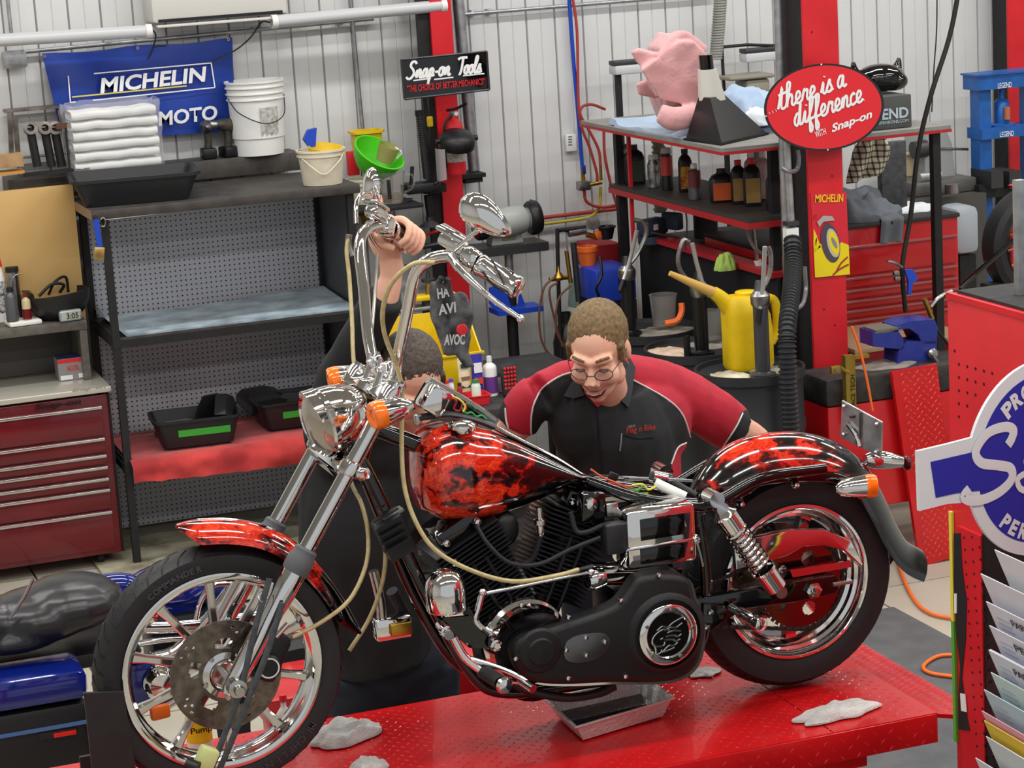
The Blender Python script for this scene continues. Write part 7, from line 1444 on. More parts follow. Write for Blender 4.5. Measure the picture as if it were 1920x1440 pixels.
# ================================================================ PRESS, LATHE AND THE FAR WHEEL
hp_ = thing('hydraulic_press', 'blue hydraulic shop press with bottle jack by the back wall', 'press', (7.3, 11.6, 0)); hy = 11.6; h1 = lambda x, y: PY(x, y, hy)
for x0, x1 in ((1838, 1860), (1930, 1952)): part(G().ab((h1(x0, 300).x, hy, 0), (h1(x1, 300).x, hy+.1, h1(1840, 165).z)), 'upright', bluem, hp_)
a, b = h1(1828, 170), h1(1960, 140); part(G().ab((a.x, hy-.03, a.z), (b.x, hy+.13, a.z+.08)), 'head_beam', bluem, hp_); part(G().ab((a.x-.01, hy-.04, a.z+.08), (b.x, hy+.14, a.z+.09)), 'top_plate', bluem, hp_); a, b = h1(1836, 262), h1(1960, 240); part(G().ab((a.x, hy-.03, a.z), (b.x, hy+.13, a.z+.06)), 'lower_beam', bluem, hp_)
jx = h1(1887, 240); part(G().lathe(V((jx.x, hy+.05, jx.z)), (0, 0, 1), [(.08, 0), (.08, .02), (.045, .03), (.045, .14), (.03, .16), (.015, .165), (.015, .22)], 20), 'bottle_jack', bluem, hp_); part(G().cyl(V((jx.x, hy-.01, jx.z+.05)), V((jx.x, hy-.01, jx.z+.12)), .018, n=12), 'jack_label', M('copper', 'b06a48', .4), hp_)
text('LEGEND', 'lettering', inkw, hp_, h1(1878, 159)-V((0, .032, 0)), (1, 0, 0), (0, 0, 1), .03, .09, .01); text('LEGEND', 'lettering', inkw, hp_, h1(1882, 250)-V((0, .032, 0)), (1, 0, 0), (0, 0, 1), .03, .09, .01)
for x0 in (1838, 1872): a, b = h1(x0, 350), h1(x0+22, 316); part(G().ab((a.x, hy-.12, a.z), (b.x, hy+.1, b.z)), 'steel_block', dsteel, hp_)
part(G().ab((h1(1838, 370).x-.04, hy-.06, h1(1838, 370).z), (h1(1952, 340).x, hy-.01, h1(1838, 345).z)), 'table_beam', fblack, hp_)
lt = thing('lathe', 'grey bench lathe behind the red tool chest', 'lathe', (6.6, 11.8, 0)); l1 = lambda x, y: PY(x, y, 11.75); lg = M('lathe grey', '9a9c9c', .4)
part(G().ab((6.36, 11.5, 0), (6.90, 12.1, l1(1700, 365).z)), 'cabinet', M('dark cabinet', '4a4844', .5), lt); zl = l1(1700, 365).z
part(G().ab((l1(1690, 340).x, 11.6, zl+.001), (6.90, 11.95, zl+.08), .01), 'bed', M('lathe bed', '6a6864', .4, .4), lt)
hdp = [l1(1735, 345), l1(1733, 270), l1(1742, 248), l1(1760, 240), l1(1775, 246), l1(1785, 270), l1(1793, 345)]
part(G().prism(hdp, (0, .25, 0), .015), 'headstock', lg, lt); part(G().cyl(l1(1712, 282), l1(1736, 278), .05, n=20), 'chuck', dsteel, lt); part(G().cyl(l1(1736, 278), l1(1815, 280), .008, n=10), 'shaft', steel, lt); part(G().cyl(l1(1706, 330)-V((0, .1, 0)), l1(1745, 326)-V((0, .1, 0)), .03, n=14), 'bar_stock', galv, lt)
one(tubg(V((6.75, 11.98, zl+.082)), .3, .2, .14, 0, taper=.85, r=.03), 'parts_tray', M('tan tray', 'cfc09a', .5), 'tan plastic tray beside the lathe', 'tray')
gt_ = thing('grey_tank', 'rounded grey tank between the red chest and the blue press', 'tank', PY(1815, 480, 11.3)); part(G().ab(PY(1795, 480, 11.2), PY(1838, 385, 11.2)+V((0, .22, 0)), .04), 'shell', M('grey tank', 'a4acb4', .35), gt_); part(G().ab(PY(1800, 480, 11.25)*1.0, V((PY(1830, 480, 11.25).x, 11.38, .0))), 'stand', fblack, gt_)
one(G().cyl(PY(1755, 366, 11.5), PY(1755, 366, 11.5)+V((0, 0, .07)), .03, n=16), 'steel_socket', dsteel, 'short dark steel sleeve in front of the lathe', 'sleeve'); one(G().cyl(PY(1785, 362, 11.45), PY(1785, 362, 11.45)+V((0, 0, .05)), .04, n=16), 'steel_ring', steel, 'shiny steel ring in front of the lathe', 'ring')
rc_ = PY(1905, 100, 11.95); t = thing('red_corner_column', 'red steel column at the far right of the back wall', 'column', (rc_.x, 12.0, 0)); part(G().ab((rc_.x-.03, 11.98, 0), (rc_.x+.16, 12.0, CEIL-.01)), 'flange', cred, t); part(G().ab((rc_.x-.02, 12.0, 0), (rc_.x+.14, 12.17, CEIL-.01)), 'web', fblack, t)
# wheel of another motorcycle
mw = thing('parked_motorcycle', 'black motorcycle with orange rimmed wheel, mostly hidden behind the display', 'motorcycle', (6.0, 9.9, 0)); WC = PY(1945, 455, 9.9); WC_R = .29
part(lat(WC, [(.21, .06), (.25, .07), (.28, .055), (.29, 0), (.28, -.055), (.25, -.07), (.21, -.06), (.20, 0), (.21, .06)], 64), 'tyre', tyrem, mw); part(lat(WC, [(.212, .06), (.205, .065), (.195, .03), (.195, -.03), (.205, -.065), (.212, -.06)], 64), 'rim', M('brown rim', '3a1c14', .25, .5), mw)
for k in range(14): a = 2*pi*k/14; part(G().cyl(WC+V((.04*cos(a), -.03, .04*sin(a))), WC+V((.2*cos(a+.1), -.02, .2*sin(a+.1))), .006, n=6), 'spoke', M('orange spoke', 'a85a24', .3, .4), mw)
part(lat(WC, [(0, .06), (.05, .05), (.05, -.05), (0, -.06)], 20), 'hub', dsteel, mw); part(G().tube([PY(1800, 540, 9.7), PY(1850, 495, 9.7), PY(1930, 425, 9.7)], .014, 8), 'strut', gblack, mw); part(G().tube([WC, WC+V((.3, .02, .25)), WC+V((.6, .04, .6))], .03, 8), 'fork', gblack, mw); part(G().box(WC+V((-.2, 0, -WC.z/2-.02)), (.2, .1, WC.z*1-.3), None, .01), 'wheel_stand', fblack, mw)
part(G().prism([PY(1905, 350, 9.85), PY(1930, 342, 9.85), PY(1960, 340, 9.85), PY(1960, 350, 9.85), PY(1915, 358, 9.85)], (0, .08, 0), .005), 'red_fender_tip', inkr, mw)
# ================================================================ BROCHURE DISPLAY
DX = 3.0; DYF = 5.2
dsp = thing('brochure_display', 'red perforated display stand with brochure pockets at the picture edge', 'display stand', (3.25, 4.4, 0)); dtop = PX(1770, 549, DX).z
holes = M('dark holes', '2c0608', .8)
part(G().ab((DX, 3.5, .02), (DX+.5, DYF, dtop), .003), 'case', cred, dsp); part(G().ab((DX+.012, 3.5, dtop+.001), (DX+.49, DYF-.03, dtop+.012)), 'black_top', M('black felt', '2a2a2a', .8, 0., '202020', 30), dsp); part(G().ab((DX-.004, 3.5, dtop-.012), (DX+.012, DYF, dtop+.004)), 'red_lip', cred, dsp)
hx_ = [(1790, 658)]+[(1798+15.6*i, 683+4.2*i+24.6*j+.0*i) for j in range(6) for i in range(5-j) if True]
for x, y in hx_: p = PX(x, y, DX); part(G().cyl(p+V((.002, 0, 0)), p-V((.001, 0, 0)), .0042, n=10), 'perforation', holes, dsp)
part(G().cyl(PX(1772, 555, DX)+V((.002, 0, 0)), PX(1772, 555, DX)-V((.001, 0, 0)), .004, n=10), 'perforation', holes, dsp)
for j in range(20):
    for i in range(3):
        p = PX(1808+14.5*i+j*1.4, 1008+9*i+23*j-(10 if i == 1 else 0), DX-.012)
        part(G().cyl(p+V((.002, 0, 0)), p-V((.001, 0, 0)), .0038, n=10), 'perforation', holes, dsp)
e0, e1 = PX(1803, 1000, DX), PX(1846, 1000, DX); part(G().ab((DX-.012, e1.y, .02), (DX-.001, e0.y, PX(1803, 985, DX).z)), 'perforated_upright', cred, dsp)
s0 = PX(1776, 955, DX-.006); s1 = PX(1786, 1158, DX-.006); s2 = PX(1790, 1385, DX-.006)
part(G().ab((DX-.008, DYF-.012, PX(1780, 1158, DX).z), (DX-.001, DYF+.002, PX(1778, 955, DX).z)), 'yellow_strip', M('pale yellow strip', 'e0d84a', .5), dsp); part(G().ab((DX-.008, DYF-.012, PX(1788, 1385, DX).z), (DX-.001, DYF+.002, PX(1780, 1159, DX).z)), 'green_strip', M('green strip', '54a83a', .5), dsp)
st_ = thing('hanging_strap', 'black rubber strap with white tags hanging on the red display', 'strap', PX(1805, 1370, DX-.02)); sx_ = lambda x, y, o=.014: PX(x, y, DX-o)
part(G().prism([sx_(1788, 1000), sx_(1800, 1000), sx_(1803, 1060), sx_(1812, 1130), sx_(1810, 1200), sx_(1803, 1270), sx_(1812, 1340), sx_(1818, 1370), sx_(1797, 1368), sx_(1797, 1300), sx_(1800, 1250), sx_(1792, 1180), sx_(1788, 1090)], (.006, 0, 0)), 'rubber', rubber, st_)
for a in (((1800, 1300), (1809, 1302), (1812, 1335), (1802, 1333)), ((1789, 1113), (1793, 1113), (1793, 1150), (1789, 1150))): part(G().prism([sx_(*p, .0165) for p in a], (.002, 0, 0)), 'tag', white, st_)
# brochures, each in its own pocket
part(G().ab((DX-.008, 3.55, .02), (DX-.001, PX(1846, 1100, DX).y-.004, PX(1846, 1000, DX).z)), 'black_rack', M('black wire rack', '171517', .4), dsp)
SH = [((1866, 1030), 'e6e7ea', 'blank white sheet under the round sign'), ((1840, 1075), 'e2e3ea', 'topmost white form with blank face in the pockets'), ((1850, 1127), 'dfe1ea', 'white form with bold heading, second from the top'), ((1856, 1172), 'dcdfea', 'white form with bold heading, third from the top'), ((1858, 1217), 'd9deea', 'thick wad of white forms, fourth from the top'), ((1859, 1260), 'c9dede', 'pale green form with ruled lines'), ((1846, 1292), 'bcd2dc', 'pale blue form just above the pink sheets'), ((1842, 1332), 'e9a9b8', 'pink sheet fanned in the pockets'), ((1846, 1350), 'e8c84a', 'yellow sheet under the pink one'), ((1850, 1380), 'd8e0e2', 'white carbon form below the yellow sheet'), ((1830, 1420), 'dfe6ea', 'lowest white sheet sticking out of the pockets')]
for i, ((x, y), colr, lb) in enumerate(SH):
    p = PX(x, y, DX-.055); w = .30; t = thing('paper_form', lb, 'paper', p, 'forms in the display pockets')
    drop = V((.05, .0, -.12)); q = [p, p+V((0, -w, 0)), p+V((0, -w, 0))+drop, p+drop*1+V((0, 0, 0))]
    part(G().prism(q, (-.0025 if i != 4 else -.008, 0, -.001)), 'sheet', M('form %d' % i, colr, .7), t)
    if i in (2, 3, 4): text(('PARTS', 'PERF', 'PARTS')[i-2], 'heading', inkk, t, p+drop*.24+V((-.006 if i != 4 else -.011, -.155, 0)), (0, -1, 0), (-.38, 0, .92), .022, .1, .02, depth=.001)
    if i in (2, 3, 4, 5, 6):
        for k in range(3): part(G().box(p+drop*(.3+.12*k)+V((-.0045 if i != 4 else -.011, -.06, 0)), (.001, .06, .002)), 'ruled_line', M('pale ink', '9aa2ae', .7), t)
t = thing('steel_post', 'square steel post standing on the display top', 'post', PX(1912, 560, DX+.1)); part(G().ab(V((DX+.09, PX(1912, 500, DX+.1).y-.012, dtop+.0125)), V((DX+.115, PX(1912, 500, DX+.1).y+.012, dtop+.30))), 'tube', galv, t)
# ---- round performance sign held off the display
SY = 4.42
S0 = PY(1952, 862, SY); pxm = (S0-CAMP).dot(c_fw)/FPX
an = radians(13); Xs = V((cos(an), sin(an), 0)); Us = V((0, 0, 1)); Ns = Xs.cross(Us)
pn = thing('round_shop_sign', 'blue and white round sign with script S at the display edge', 'sign', S0-V((0, 0, .24)))
def sl(px, py):                                        # where a picture point falls on the sign board
    d = ray(px, py); k = (S0-CAMP).dot(Ns)/d.dot(Ns); return CAMP+d*k
sblue = M('sign blue', '16309a', .35); swh = M('sign white', 'd4dadc', .4)
cc_ = sl(1952, 858); rad = 187*pxm
circ = lambda r, d: [cc_+Xs*(r*cos(t))+Us*(r*sin(t))+Ns*d for t in [2*pi*i/72 for i in range(72)]]
part(G().prism(circ(rad, -.008), Ns*.008), 'white_disc', swh, pn); part(G().prism(circ(rad*.865, .0), Ns*.001), 'blue_disc', sblue, pn)
rib = [sl(1720, 846), sl(1775, 833), sl(1900, 800), sl(1900, 935), sl(1775, 945), sl(1724, 958)]
part(G().prism([p-Ns*.008 for p in rib], Ns*.0085), 'ribbon', swh, pn); part(G().prism([sl(1744, 866)+Ns*.0008, sl(1783, 857)+Ns*.0008, sl(1920, 825)+Ns*.0008, sl(1920, 910)+Ns*.0008, sl(1790, 925)+Ns*.0008, sl(1754, 933)+Ns*.0008], Ns*.0012), 'ribbon_blue', sblue, pn)
sf_ = lambda x, y: sl(x, y)+Ns*.003
strokes([[(1888, 834), (1895, 822), (1898, 806), (1882, 800), (1850, 812), (1828, 845), (1838, 867), (1870, 872), (1893, 878), (1895, 898), (1875, 920), (1845, 935), (1818, 938), (1806, 930), (1816, 916)]], 'script_letter', swh, pn, sf_, 11*pxm, Ns, .08, 6)
strokes([[(1962, 915), (1940, 895), (1922, 866), (1932, 850), (1944, 862), (1928, 882), (1907, 897), (1912, 916), (1934, 918), (1958, 890)]], 'script_letter', swh, pn, sf_, 7*pxm, Ns, .08, 6)
strokes([[(x+158, y-22) for x, y in ((1888, 834), (1895, 822), (1898, 806), (1882, 800), (1850, 812), (1828, 845), (1838, 867), (1870, 872), (1893, 878), (1895, 898), (1875, 920), (1845, 935), (1818, 938), (1806, 930), (1816, 916))]], 'script_letter', swh, pn, sf_, 11*pxm, Ns, .08, 6)
for s, a, r_ in (('P', 128, .735), ('R', 117, .735), ('O', 106, .735), ('V', 96, .735), ('E', 86, .735), ('N', 76, .735)):
    ar = radians(a); ud = Xs*cos(ar)+Us*sin(ar); text(s, 'rim_letter', swh, pn, cc_+ud*(rad*r_), Xs*sin(ar)-Us*cos(ar), ud, .036, .03, .05, .0, .002)
for i, s in enumerate('PERFORMANCE'):
    ar = radians(228+i*10.5); ud = -(Xs*cos(ar)+Us*sin(ar)); text(s, 'rim_letter', swh, pn, cc_-ud*(rad*.755), -Xs*sin(ar)+Us*cos(ar), ud, .034, .026, .05, .1, .002)
part(G().cyl(cc_-Ns*.008+Xs*.05, V((DX-.001, cc_.y+.25, cc_.z+.05)), .01, n=8), 'bracket', dsteel, pn)
# ================================================================ PEOPLE
from mathutils.bvhtree import BVHTree
def px_of(p):
    q = V(p)-CAMP; d = q.dot(c_fw); u = FPX*q.dot(c_right)/d; v = -FPX*q.dot(c_up)/d
    return 960+u*cos(ROLL)+v*sin(ROLL), 720-u*sin(ROLL)+v*cos(ROLL)
def inside(pt, poly):
    x, y = pt; c = False; n = len(poly)
    for i in range(n):
        (x1, y1), (x2, y2) = poly[i], poly[i-1]
        if (y1 > y) != (y2 > y) and x < (x2-x1)*(y-y1)/(y2-y1)+x1: c = not c
    return c
def surf(ob):
    b = BVHTree.FromPolygons([v.co for v in ob.data.vertices], [tuple(p.vertices) for p in ob.data.polygons])
    def f(x, y, off=.002):
        d = ray(x, y).normalized(); h = b.ray_cast(CAMP, d)
        return (h[0]+h[1]*off*(1 if h[1].dot(d) < 0 else -1)) if h[0] else None
    return f
def head(parent, Hc, F, roll, k, hair, hairm, glasses=False, smile=False, neck_to=None):
    F = V(F).normalized(); S = F.cross(V((0, 0, 1))).normalized(); S = -S if S.dot(c_right) < 0 else S
    U = S.cross(F); U = U if U.z > 0 else -U
    if roll: S, U = S*cos(roll)+U*sin(roll), U*cos(roll)-S*sin(roll)
    h = lambda s, f, u: Hc+(S*s+F*f+U*u)*k
    R = Matrix((S, F, U)).transposed(); g = G(); E = lambda c, r, n=20, m=14: g.ell(h(*c), tuple(q*k for q in r), R, n, m)
    E((0, -.015, .028), (.077, .097, .092)); E((0, .022, -.03), (.064, .074, .092)); E((0, .034, -.085), (.047, .054, .04)); E((0, .066, -.110), (.022, .02, .018))
    for q in (-1, 1):
        E((q*.040, .062, -.036), (.028, .030, .03)); E((q*.079, -.012, -.008), (.010, .02, .033)); E((q*.052, .01, -.075), (.018, .03, .028))
        g.tube([h(q*.056, .066, .022), h(q*.03, .086, .026), h(0, .088, .018)], .011*k, 10, 4)
        E((q*.013, .105, -.040), (.011, .011, .009))
    g.tube([h(0, .086, .012), h(0, .102, -.014), h(0, .118, -.036)], [.010*k, .012*k, .015*k], 12, 4);
    E((0, .078, -.070), (.03, .016, .02))
    if neck_to is not None: g.cyl(h(0, -.02, -.05), neck_to, .056*k, .066*k, n=20)
    hd = (g, h, S, F, U, R)
    def detail():
        hg = G(); hg.ell(h(0, -.026, .042), (.083*k, .097*k, .089*k), R, 28, 18); hg.ell(h(0, -.055, -.0), (.076*k, .066*k, .075*k), R, 20, 12)
        for q in (-1, 1): hg.box(h(q*.072, .022, .012), (.016*k, .03*k, .06*k), R, .004)
        organic(hg, 'hair', hairm, parent, .0045*k, 2, None, lambda co: .0022*noise.noise(co*260)+.0015*noise.noise(co*70))
        for q in (-1, 1):
            part(G().tube([h(q*.05, .079, .034), h(q*.034, .094, .038), h(q*.016, .096, .030)], .0038*k, 6, 4), 'eyebrow', hairm, parent)
            part(G().ell(h(q*.033, .082, .002), (.014*k, .008*k, .008*k), R), 'eyelid', skin, parent); part(G().tube([h(q*.019, .0895, -.002), h(q*.033, .0925, -.007), h(q*.047, .0865, -.002)], .0018*k, 6, 4), 'lashes', M('lash brown', '3a241c', .6), parent)
        if smile:
            part(G().tube([h(-.031, .083, -.066), h(-.018, .096, -.076), h(0, .1015, -.0795), h(.018, .096, -.076), h(.031, .083, -.066)], [.003*k, .0065*k, .0075*k, .0065*k, .003*k], 10, 5), 'mouth', M('mouth dark', '5a2420', .5), parent)
            part(G().tube([h(-.020, .0985, -.0725), h(0, .1045, -.0755), h(.020, .0975, -.0715)], .0034*k, 8, 5), 'teeth', M('teeth', 'e6ded0', .3), parent)
            lip = M('lip', 'c07468', .45)
            part(G().tube([h(-.033, .083, -.063), h(-.018, .098, -.069), h(0, .1045, -.0705), h(.018, .098, -.069), h(.033, .083, -.063)], .0032*k, 8, 5), 'upper_lip', lip, parent); part(G().tube([h(-.026, .086, -.074), h(0, .1025, -.0875), h(.026, .086, -.074)], .0042*k, 8, 5), 'lower_lip', lip, parent)
        if glasses:
            gm = M('dark wire frame', '4a3a34', .3, .7); gl = part(G().tube([h(-.012, .112, -.006), h(0, .117, -.002), h(.012, .112, -.006)], .0014*k, 6, 4), 'glasses', gm, parent)
            for q in (-1, 1):
                pts = [h(q*.034+.0235*cos(a), .109-.010*abs(q*.034+.0235*cos(a))/.034*.9, -.010+.018*sin(a)) for a in [2*pi*i/24 for i in range(24)]]
                part(G().tube(pts, .0013*k, 6, 1, closed=True), 'rim', gm, gl); part(G().prism(pts, F*.0008), 'lens', M('spectacle lens', 'f0f4f6', .05, alpha=.05), gl); part(G().tube([h(q*.057, .094, -.004), h(q*.074, .05, .004), h(q*.082, .0, .006)], .0012*k, 6, 3), 'temple', gm, gl)
    return hd, detail
blonde = M('light brown short hair', '7e6844', .7, 0., '5e4a30', 90); greyh = M('grey brown short hair', '5a5148', .75, 0., '3c352e', 120)
shirtb = M('black work shirt', '17191b', .8, 0., '1f2123', 8, bump=.1, bs=200); shirtr = M('red shirt panel', 'b81f34', .75, 0., 'a81a2e', 7, bump=.1, bs=200)
jean = M('dark denim', '1b2230', .8, 0., '141a26', 20, bump=.2, bs=160)
# ---- smiling man in the black and red shirt
MY = 6.42
m1 = thing('person', 'smiling man in glasses and black and red work shirt leaning over the motorcycle', 'person', (2.75, 6.75, 0))
H1 = PY(1121, 655, 6.30); hdir = -c_fh*cos(.28)-c_right*sin(.28); hdir = hdir*cos(.45)-c_z*sin(.45)
(g, h, S, F, U, R_), det1 = head(m1, H1, hdir, -.03, 1.08, None, blonde, True, True, PY(1140, 765, 6.5))
# bare arms below the sleeves, hands on the hips behind him
aR = [PY(1355, 790, 6.56), PY(1425, 835, 6.66), PY(1370, 905, 6.62)]; aL = [PY(975, 790, 6.52), PY(935, 850, 6.64), PY(1000, 930, 6.62)]
for a in (aR, aL):
    g.tube(a, [.052, .045, .04, .033], 12, 5); w = a[2]; dd = (a[2]-a[1]).normalized(); g.ell(w+dd*.04, (.04, .03, .045))
    for q in range(4): g.tube([w+dd*.06+V((-.025+.017*q, 0, 0)), w+dd*.10+V((-.025+.017*q, .01, 0)), w+dd*.125+V((-.025+.017*q, .0, -.02))], .009, 8, 3)
    g.tube([w+dd*.02, w+dd*.04+V((.0, -.04, .01)), w+dd*.07+V((0, -.05, .0))], .010, 8, 3)
g.tube([PY(1140, 765, 6.5), PY(1140, 800, 6.55), PY(1150, 880, 6.56)], .07, 12, 3); g.tube([aL[0], PY(1020, 752, 6.52), PY(1140, 745, 6.54), PY(1290, 765, 6.56), aR[0]], .045, 12, 4); organic(g, 'body', skin, m1, .0058, 5); det1()
g = G(); T_ = lambda x, y, d=0: PY(x, y, MY+d)
g.tube([T_(1140, 735, .1), T_(1155, 800, .1), T_(1160, 880, .12), T_(1165, 960, .16)], [.14, .19, .195, .19], 20, 5)
g.ell(T_(1105, 790, .06), (.13, .11, .15)); g.ell(T_(1215, 795, .08), (.14, .12, .15)); g.ell(T_(1165, 900, .12), (.2, .14, .14))
g.tube([T_(1015, 742, .08), T_(1070, 722, .10), T_(1140, 712, .11), T_(1220, 722, .11), T_(1300, 752, .13)], [.072, .078, .08, .085, .085], 16, 4)
g.tube([T_(1012, 742, .08), T_(985, 765, .1), T_(968, 796, .12)], [.072, .07, .068], 14, 4); g.tube([T_(1295, 752, .13), T_(1335, 775, .15), T_(1372, 802, .18)], [.085, .084, .082], 14, 4)
redL = [(1092, 660), (1085, 695), (1050, 706), (1018, 728), (1000, 760), (995, 800), (998, 830), (900, 840), (900, 640)]; redR = [(1160, 640), (1186, 712), (1215, 728), (1245, 745), (1270, 765), (1285, 790), (1297, 835), (1400, 880), (1500, 800), (1400, 640)]; redS = [(1258, 870), (1270, 840), (1286, 830), (1300, 960), (1262, 960)]
cuffL = [(935, 730), (950, 765), (950, 800), (958, 820), (920, 830), (900, 700)]; cuffR = [(1392, 770), (1378, 800), (1350, 845), (1370, 900), (1460, 860), (1420, 760)]
def cls(c):
    p = px_of(c)
    if inside(p, cuffL) or inside(p, cuffR): return 0
    return 1 if inside(p, redL) or inside(p, redR) or inside(p, redS) else 0
sh = organic(g, 'shirt', [shirtb, shirtr], m1, .0085, 8, cls, lambda co: .005*noise.noise(co*9+V((1, 2, 3)))+.003*noise.noise(V((co.x*22, co.y*22, co.z*8))))
sf1 = surf(sh); pip = M('white piping', 'd8d2d0', .7)
def piping(pts, r=.0028, nm='piping', m=pip, par=m1):
    q = [sf1(p.x, p.y, .0015) for p in crom([V((x, y, 0)) for x, y in pts], 6)]; q = [p for p in q if p is not None]
    if len(q) > 3: part(G().tube(q, r, 6, 1), nm, m, par)
for pl in (redL[1:7], redR[1:7], [(1258, 870), (1270, 840), (1286, 830)], [(948, 765), (950, 790), (958, 815)], [(1392, 775), (1378, 803), (1350, 845)]): piping(pl)
piping([(1118, 755), (1122, 800), (1126, 850), (1130, 890)], .0022, 'button_placket', M('placket black', '0e0f10', .8))
def patch(pts, nm, m, th=.006, off=.004):
    q = [sf1(x, y, off) for x, y in pts]
    if all(q): part(G().prism(q, -c_fw*th, 0), nm, m, m1)
colm = M('collar black', '26292c', .8)
# collar: two flaps folded out from the neck, red lining in between
nk = PY(1120, 735, 6.36)
def flap(pts, ds, nm, m): part(G().prism([(sf1(x, y, .004) or PY(x, y, d))-c_fw*.006 for (x, y), d in zip(pts, ds)], -c_fw*.005), nm, m, m1)
flap([(1178, 668), (1190, 690), (1186, 735), (1178, 765), (1152, 742), (1160, 715)], (6.45, 6.43, 6.37, 6.34, 6.31, 6.36), 'collar_flap', colm)
flap([(1083, 700), (1090, 730), (1096, 742), (1075, 748), (1056, 742), (1070, 718)], (6.38, 6.34, 6.31, 6.34, 6.36, 6.4), 'collar_flap', colm)
flap([(1088, 702), (1096, 738), (1119, 764), (1122, 756), (1104, 730), (1096, 708)], (6.38, 6.335, 6.315, 6.32, 6.345, 6.38), 'collar_lining', shirtr); flap([(1164, 712), (1154, 738), (1119, 764), (1120, 752), (1146, 733), (1156, 714)], (6.38, 6.335, 6.315, 6.32, 6.345, 6.38), 'collar_lining', shirtr)
lg = sf1(1200, 805, .004); xdl = (sf1(1222, 803, .004)-sf1(1178, 809, .004))
text('Flag n Bike', 'chest_logo', M('embroidery red', 'b8322e', .7), m1, lg, xdl, (0, 0, 1), .024, .095, .008, .12, .004); text('ATELIER', 'chest_logo', M('embroidery grey', '9a9a9a', .7), m1, sf1(1183, 799, .004), xdl, (0, 0, 1), .007, .024, .005, 0, .004)
pn_ = [sf1(1165, 813, .006), sf1(1164, 828, .006), sf1(1162, 845, .006)]; part(G().tube(pn_, .0028, 8, 2), 'pocket_pen', steel, m1); piping([(1166, 815), (1195, 822), (1225, 820)], .0018, 'pocket_edge', M('placket black', '0e0f10', .8))
g = G(); wz = T_(1165, 960, .16)
for q in (-1, 1): g.tube([V((wz.x+.09*q, wz.y, wz.z+.02)), V((wz.x+.11*q, wz.y+.03, .55)), V((wz.x+.12*q, wz.y+.05, .09))], [.12, .095, .075], 16, 5)
g.ell(V((wz.x, wz.y, wz.z-.02)), (.2, .14, .14)); organic(g, 'trousers', jean, m1, .014, 6)
for q in (-1, 1): part(G().box((wz.x+.12*q, wz.y-.0, .05), (.1, .28, .10), None, .03), 'shoe', mblack, m1)
# ---- man bent behind the handlebar
m2 = thing('person', 'man in a black top bent behind the handlebar gripping the far grip', 'person', (1.85, 6.65, 0))
H2 = PY(775, 712, 6.36); hd2_ = (-c_fh*.66+c_right*.22)*.8-c_z*.5
(g, h, S, F, U, R_), det2 = head(m2, H2, hd2_, .1, 1.08, None, greyh, False, False, PY(735, 800, 6.6))
ga, gb = mir(near[8]), mir(near[9]); gd_ = (gb-ga).normalized(); e1 = (-c_fh-gd_*(-c_fh).dot(gd_)).normalized(); e2 = gd_.cross(e1); e2 = e2 if e2.z > 0 else -e2
cen = ga.lerp(gb, .62)
cp_ = lambda t, r, a: cen+gd_*t+(e1*cos(a)+e2*sin(a))*r
for q in range(4):
    t = -.040+.0265*q; rr_ = .040; g.tube([cp_(t*.9, rr_+.004, radians(175)), cp_(t, rr_+.004, radians(125)), cp_(t, rr_+.006, radians(75)), cp_(t, rr_, radians(25)), cp_(t, rr_-.004, radians(-20))], [.0112, .011, .0108, .0102, .009], 10, 4)
g.tube([cp_(-.045, .045, radians(200)), cp_(-.055, .045, radians(265)), cp_(-.035, .043, radians(320))], [.014, .013, .010], 10, 4)
palm = cp_(0, .052, radians(195)); g.ell(palm, (.032, .05, .045)); wr_ = PY(733, 520, BY+.47)
g.tube([cp_(0, .05, radians(195)), cp_(0, .062, radians(225)), wr_.lerp(palm, .4), wr_, PY(718, 565, 6.30), PY(690, 620, 6.36)], [.042, .042, .034, .032, .042, .048], 14, 5)
g.tube([PY(735, 800, 6.6), PY(690, 830, 6.62), PY(635, 780, 6.53), PY(645, 712, 6.46), PY(690, 620, 6.36)], .042, 12, 4); organic(g, 'body', skin, m2, .0042, 2); det2()
g = G()
g.tube([PY(721, 556, 6.285), PY(688, 620, 6.36), PY(642, 712, 6.46), PY(628, 760, 6.5)], [.056, .066, .076, .085], 16, 5); g.tube([PY(628, 760, 6.5), PY(640, 830, 6.55), PY(690, 850, 6.62)], [.085, .11, .15], 16, 4)
g.tube([PY(700, 810, 6.66), PY(672, 900, 6.64), PY(672, 1020, 6.62), PY(705, 1180, 6.64), PY(720, 1240, 6.64)], [.13, .17, .18, .17, .165], 20, 5); g.tube([PY(750, 830, 6.66), PY(800, 900, 6.6), PY(815, 1000, 6.5)], [.1, .08, .07], 14, 4)
organic(g, 'black_top', shirtb, m2, .010, 8, None, lambda co: .006*noise.noise(co*8)+.004*noise.noise(V((co.x*18, co.y*18, co.z*6))))
g = G(); hp2 = PY(735, 1235, 6.66)
g.ell(hp2, (.185, .16, .14))
for q in (-1, 1): g.tube([hp2+V((.09*q, 0, -.02)), V((hp2.x+.10*q, hp2.y+.02, .5)), V((hp2.x+.11*q, hp2.y+.04, .09))], [.125, .1, .08], 16, 5)
organic(g, 'jeans', jean, m2, .012, 6, None, lambda co: .004*noise.noise(V((co.x*12, co.y*12, co.z*30))))
for q in (-1, 1): part(G().box((hp2.x+.11*q, hp2.y-.01, .05), (.1, .28, .10), None, .03), 'shoe', mblack, m2)
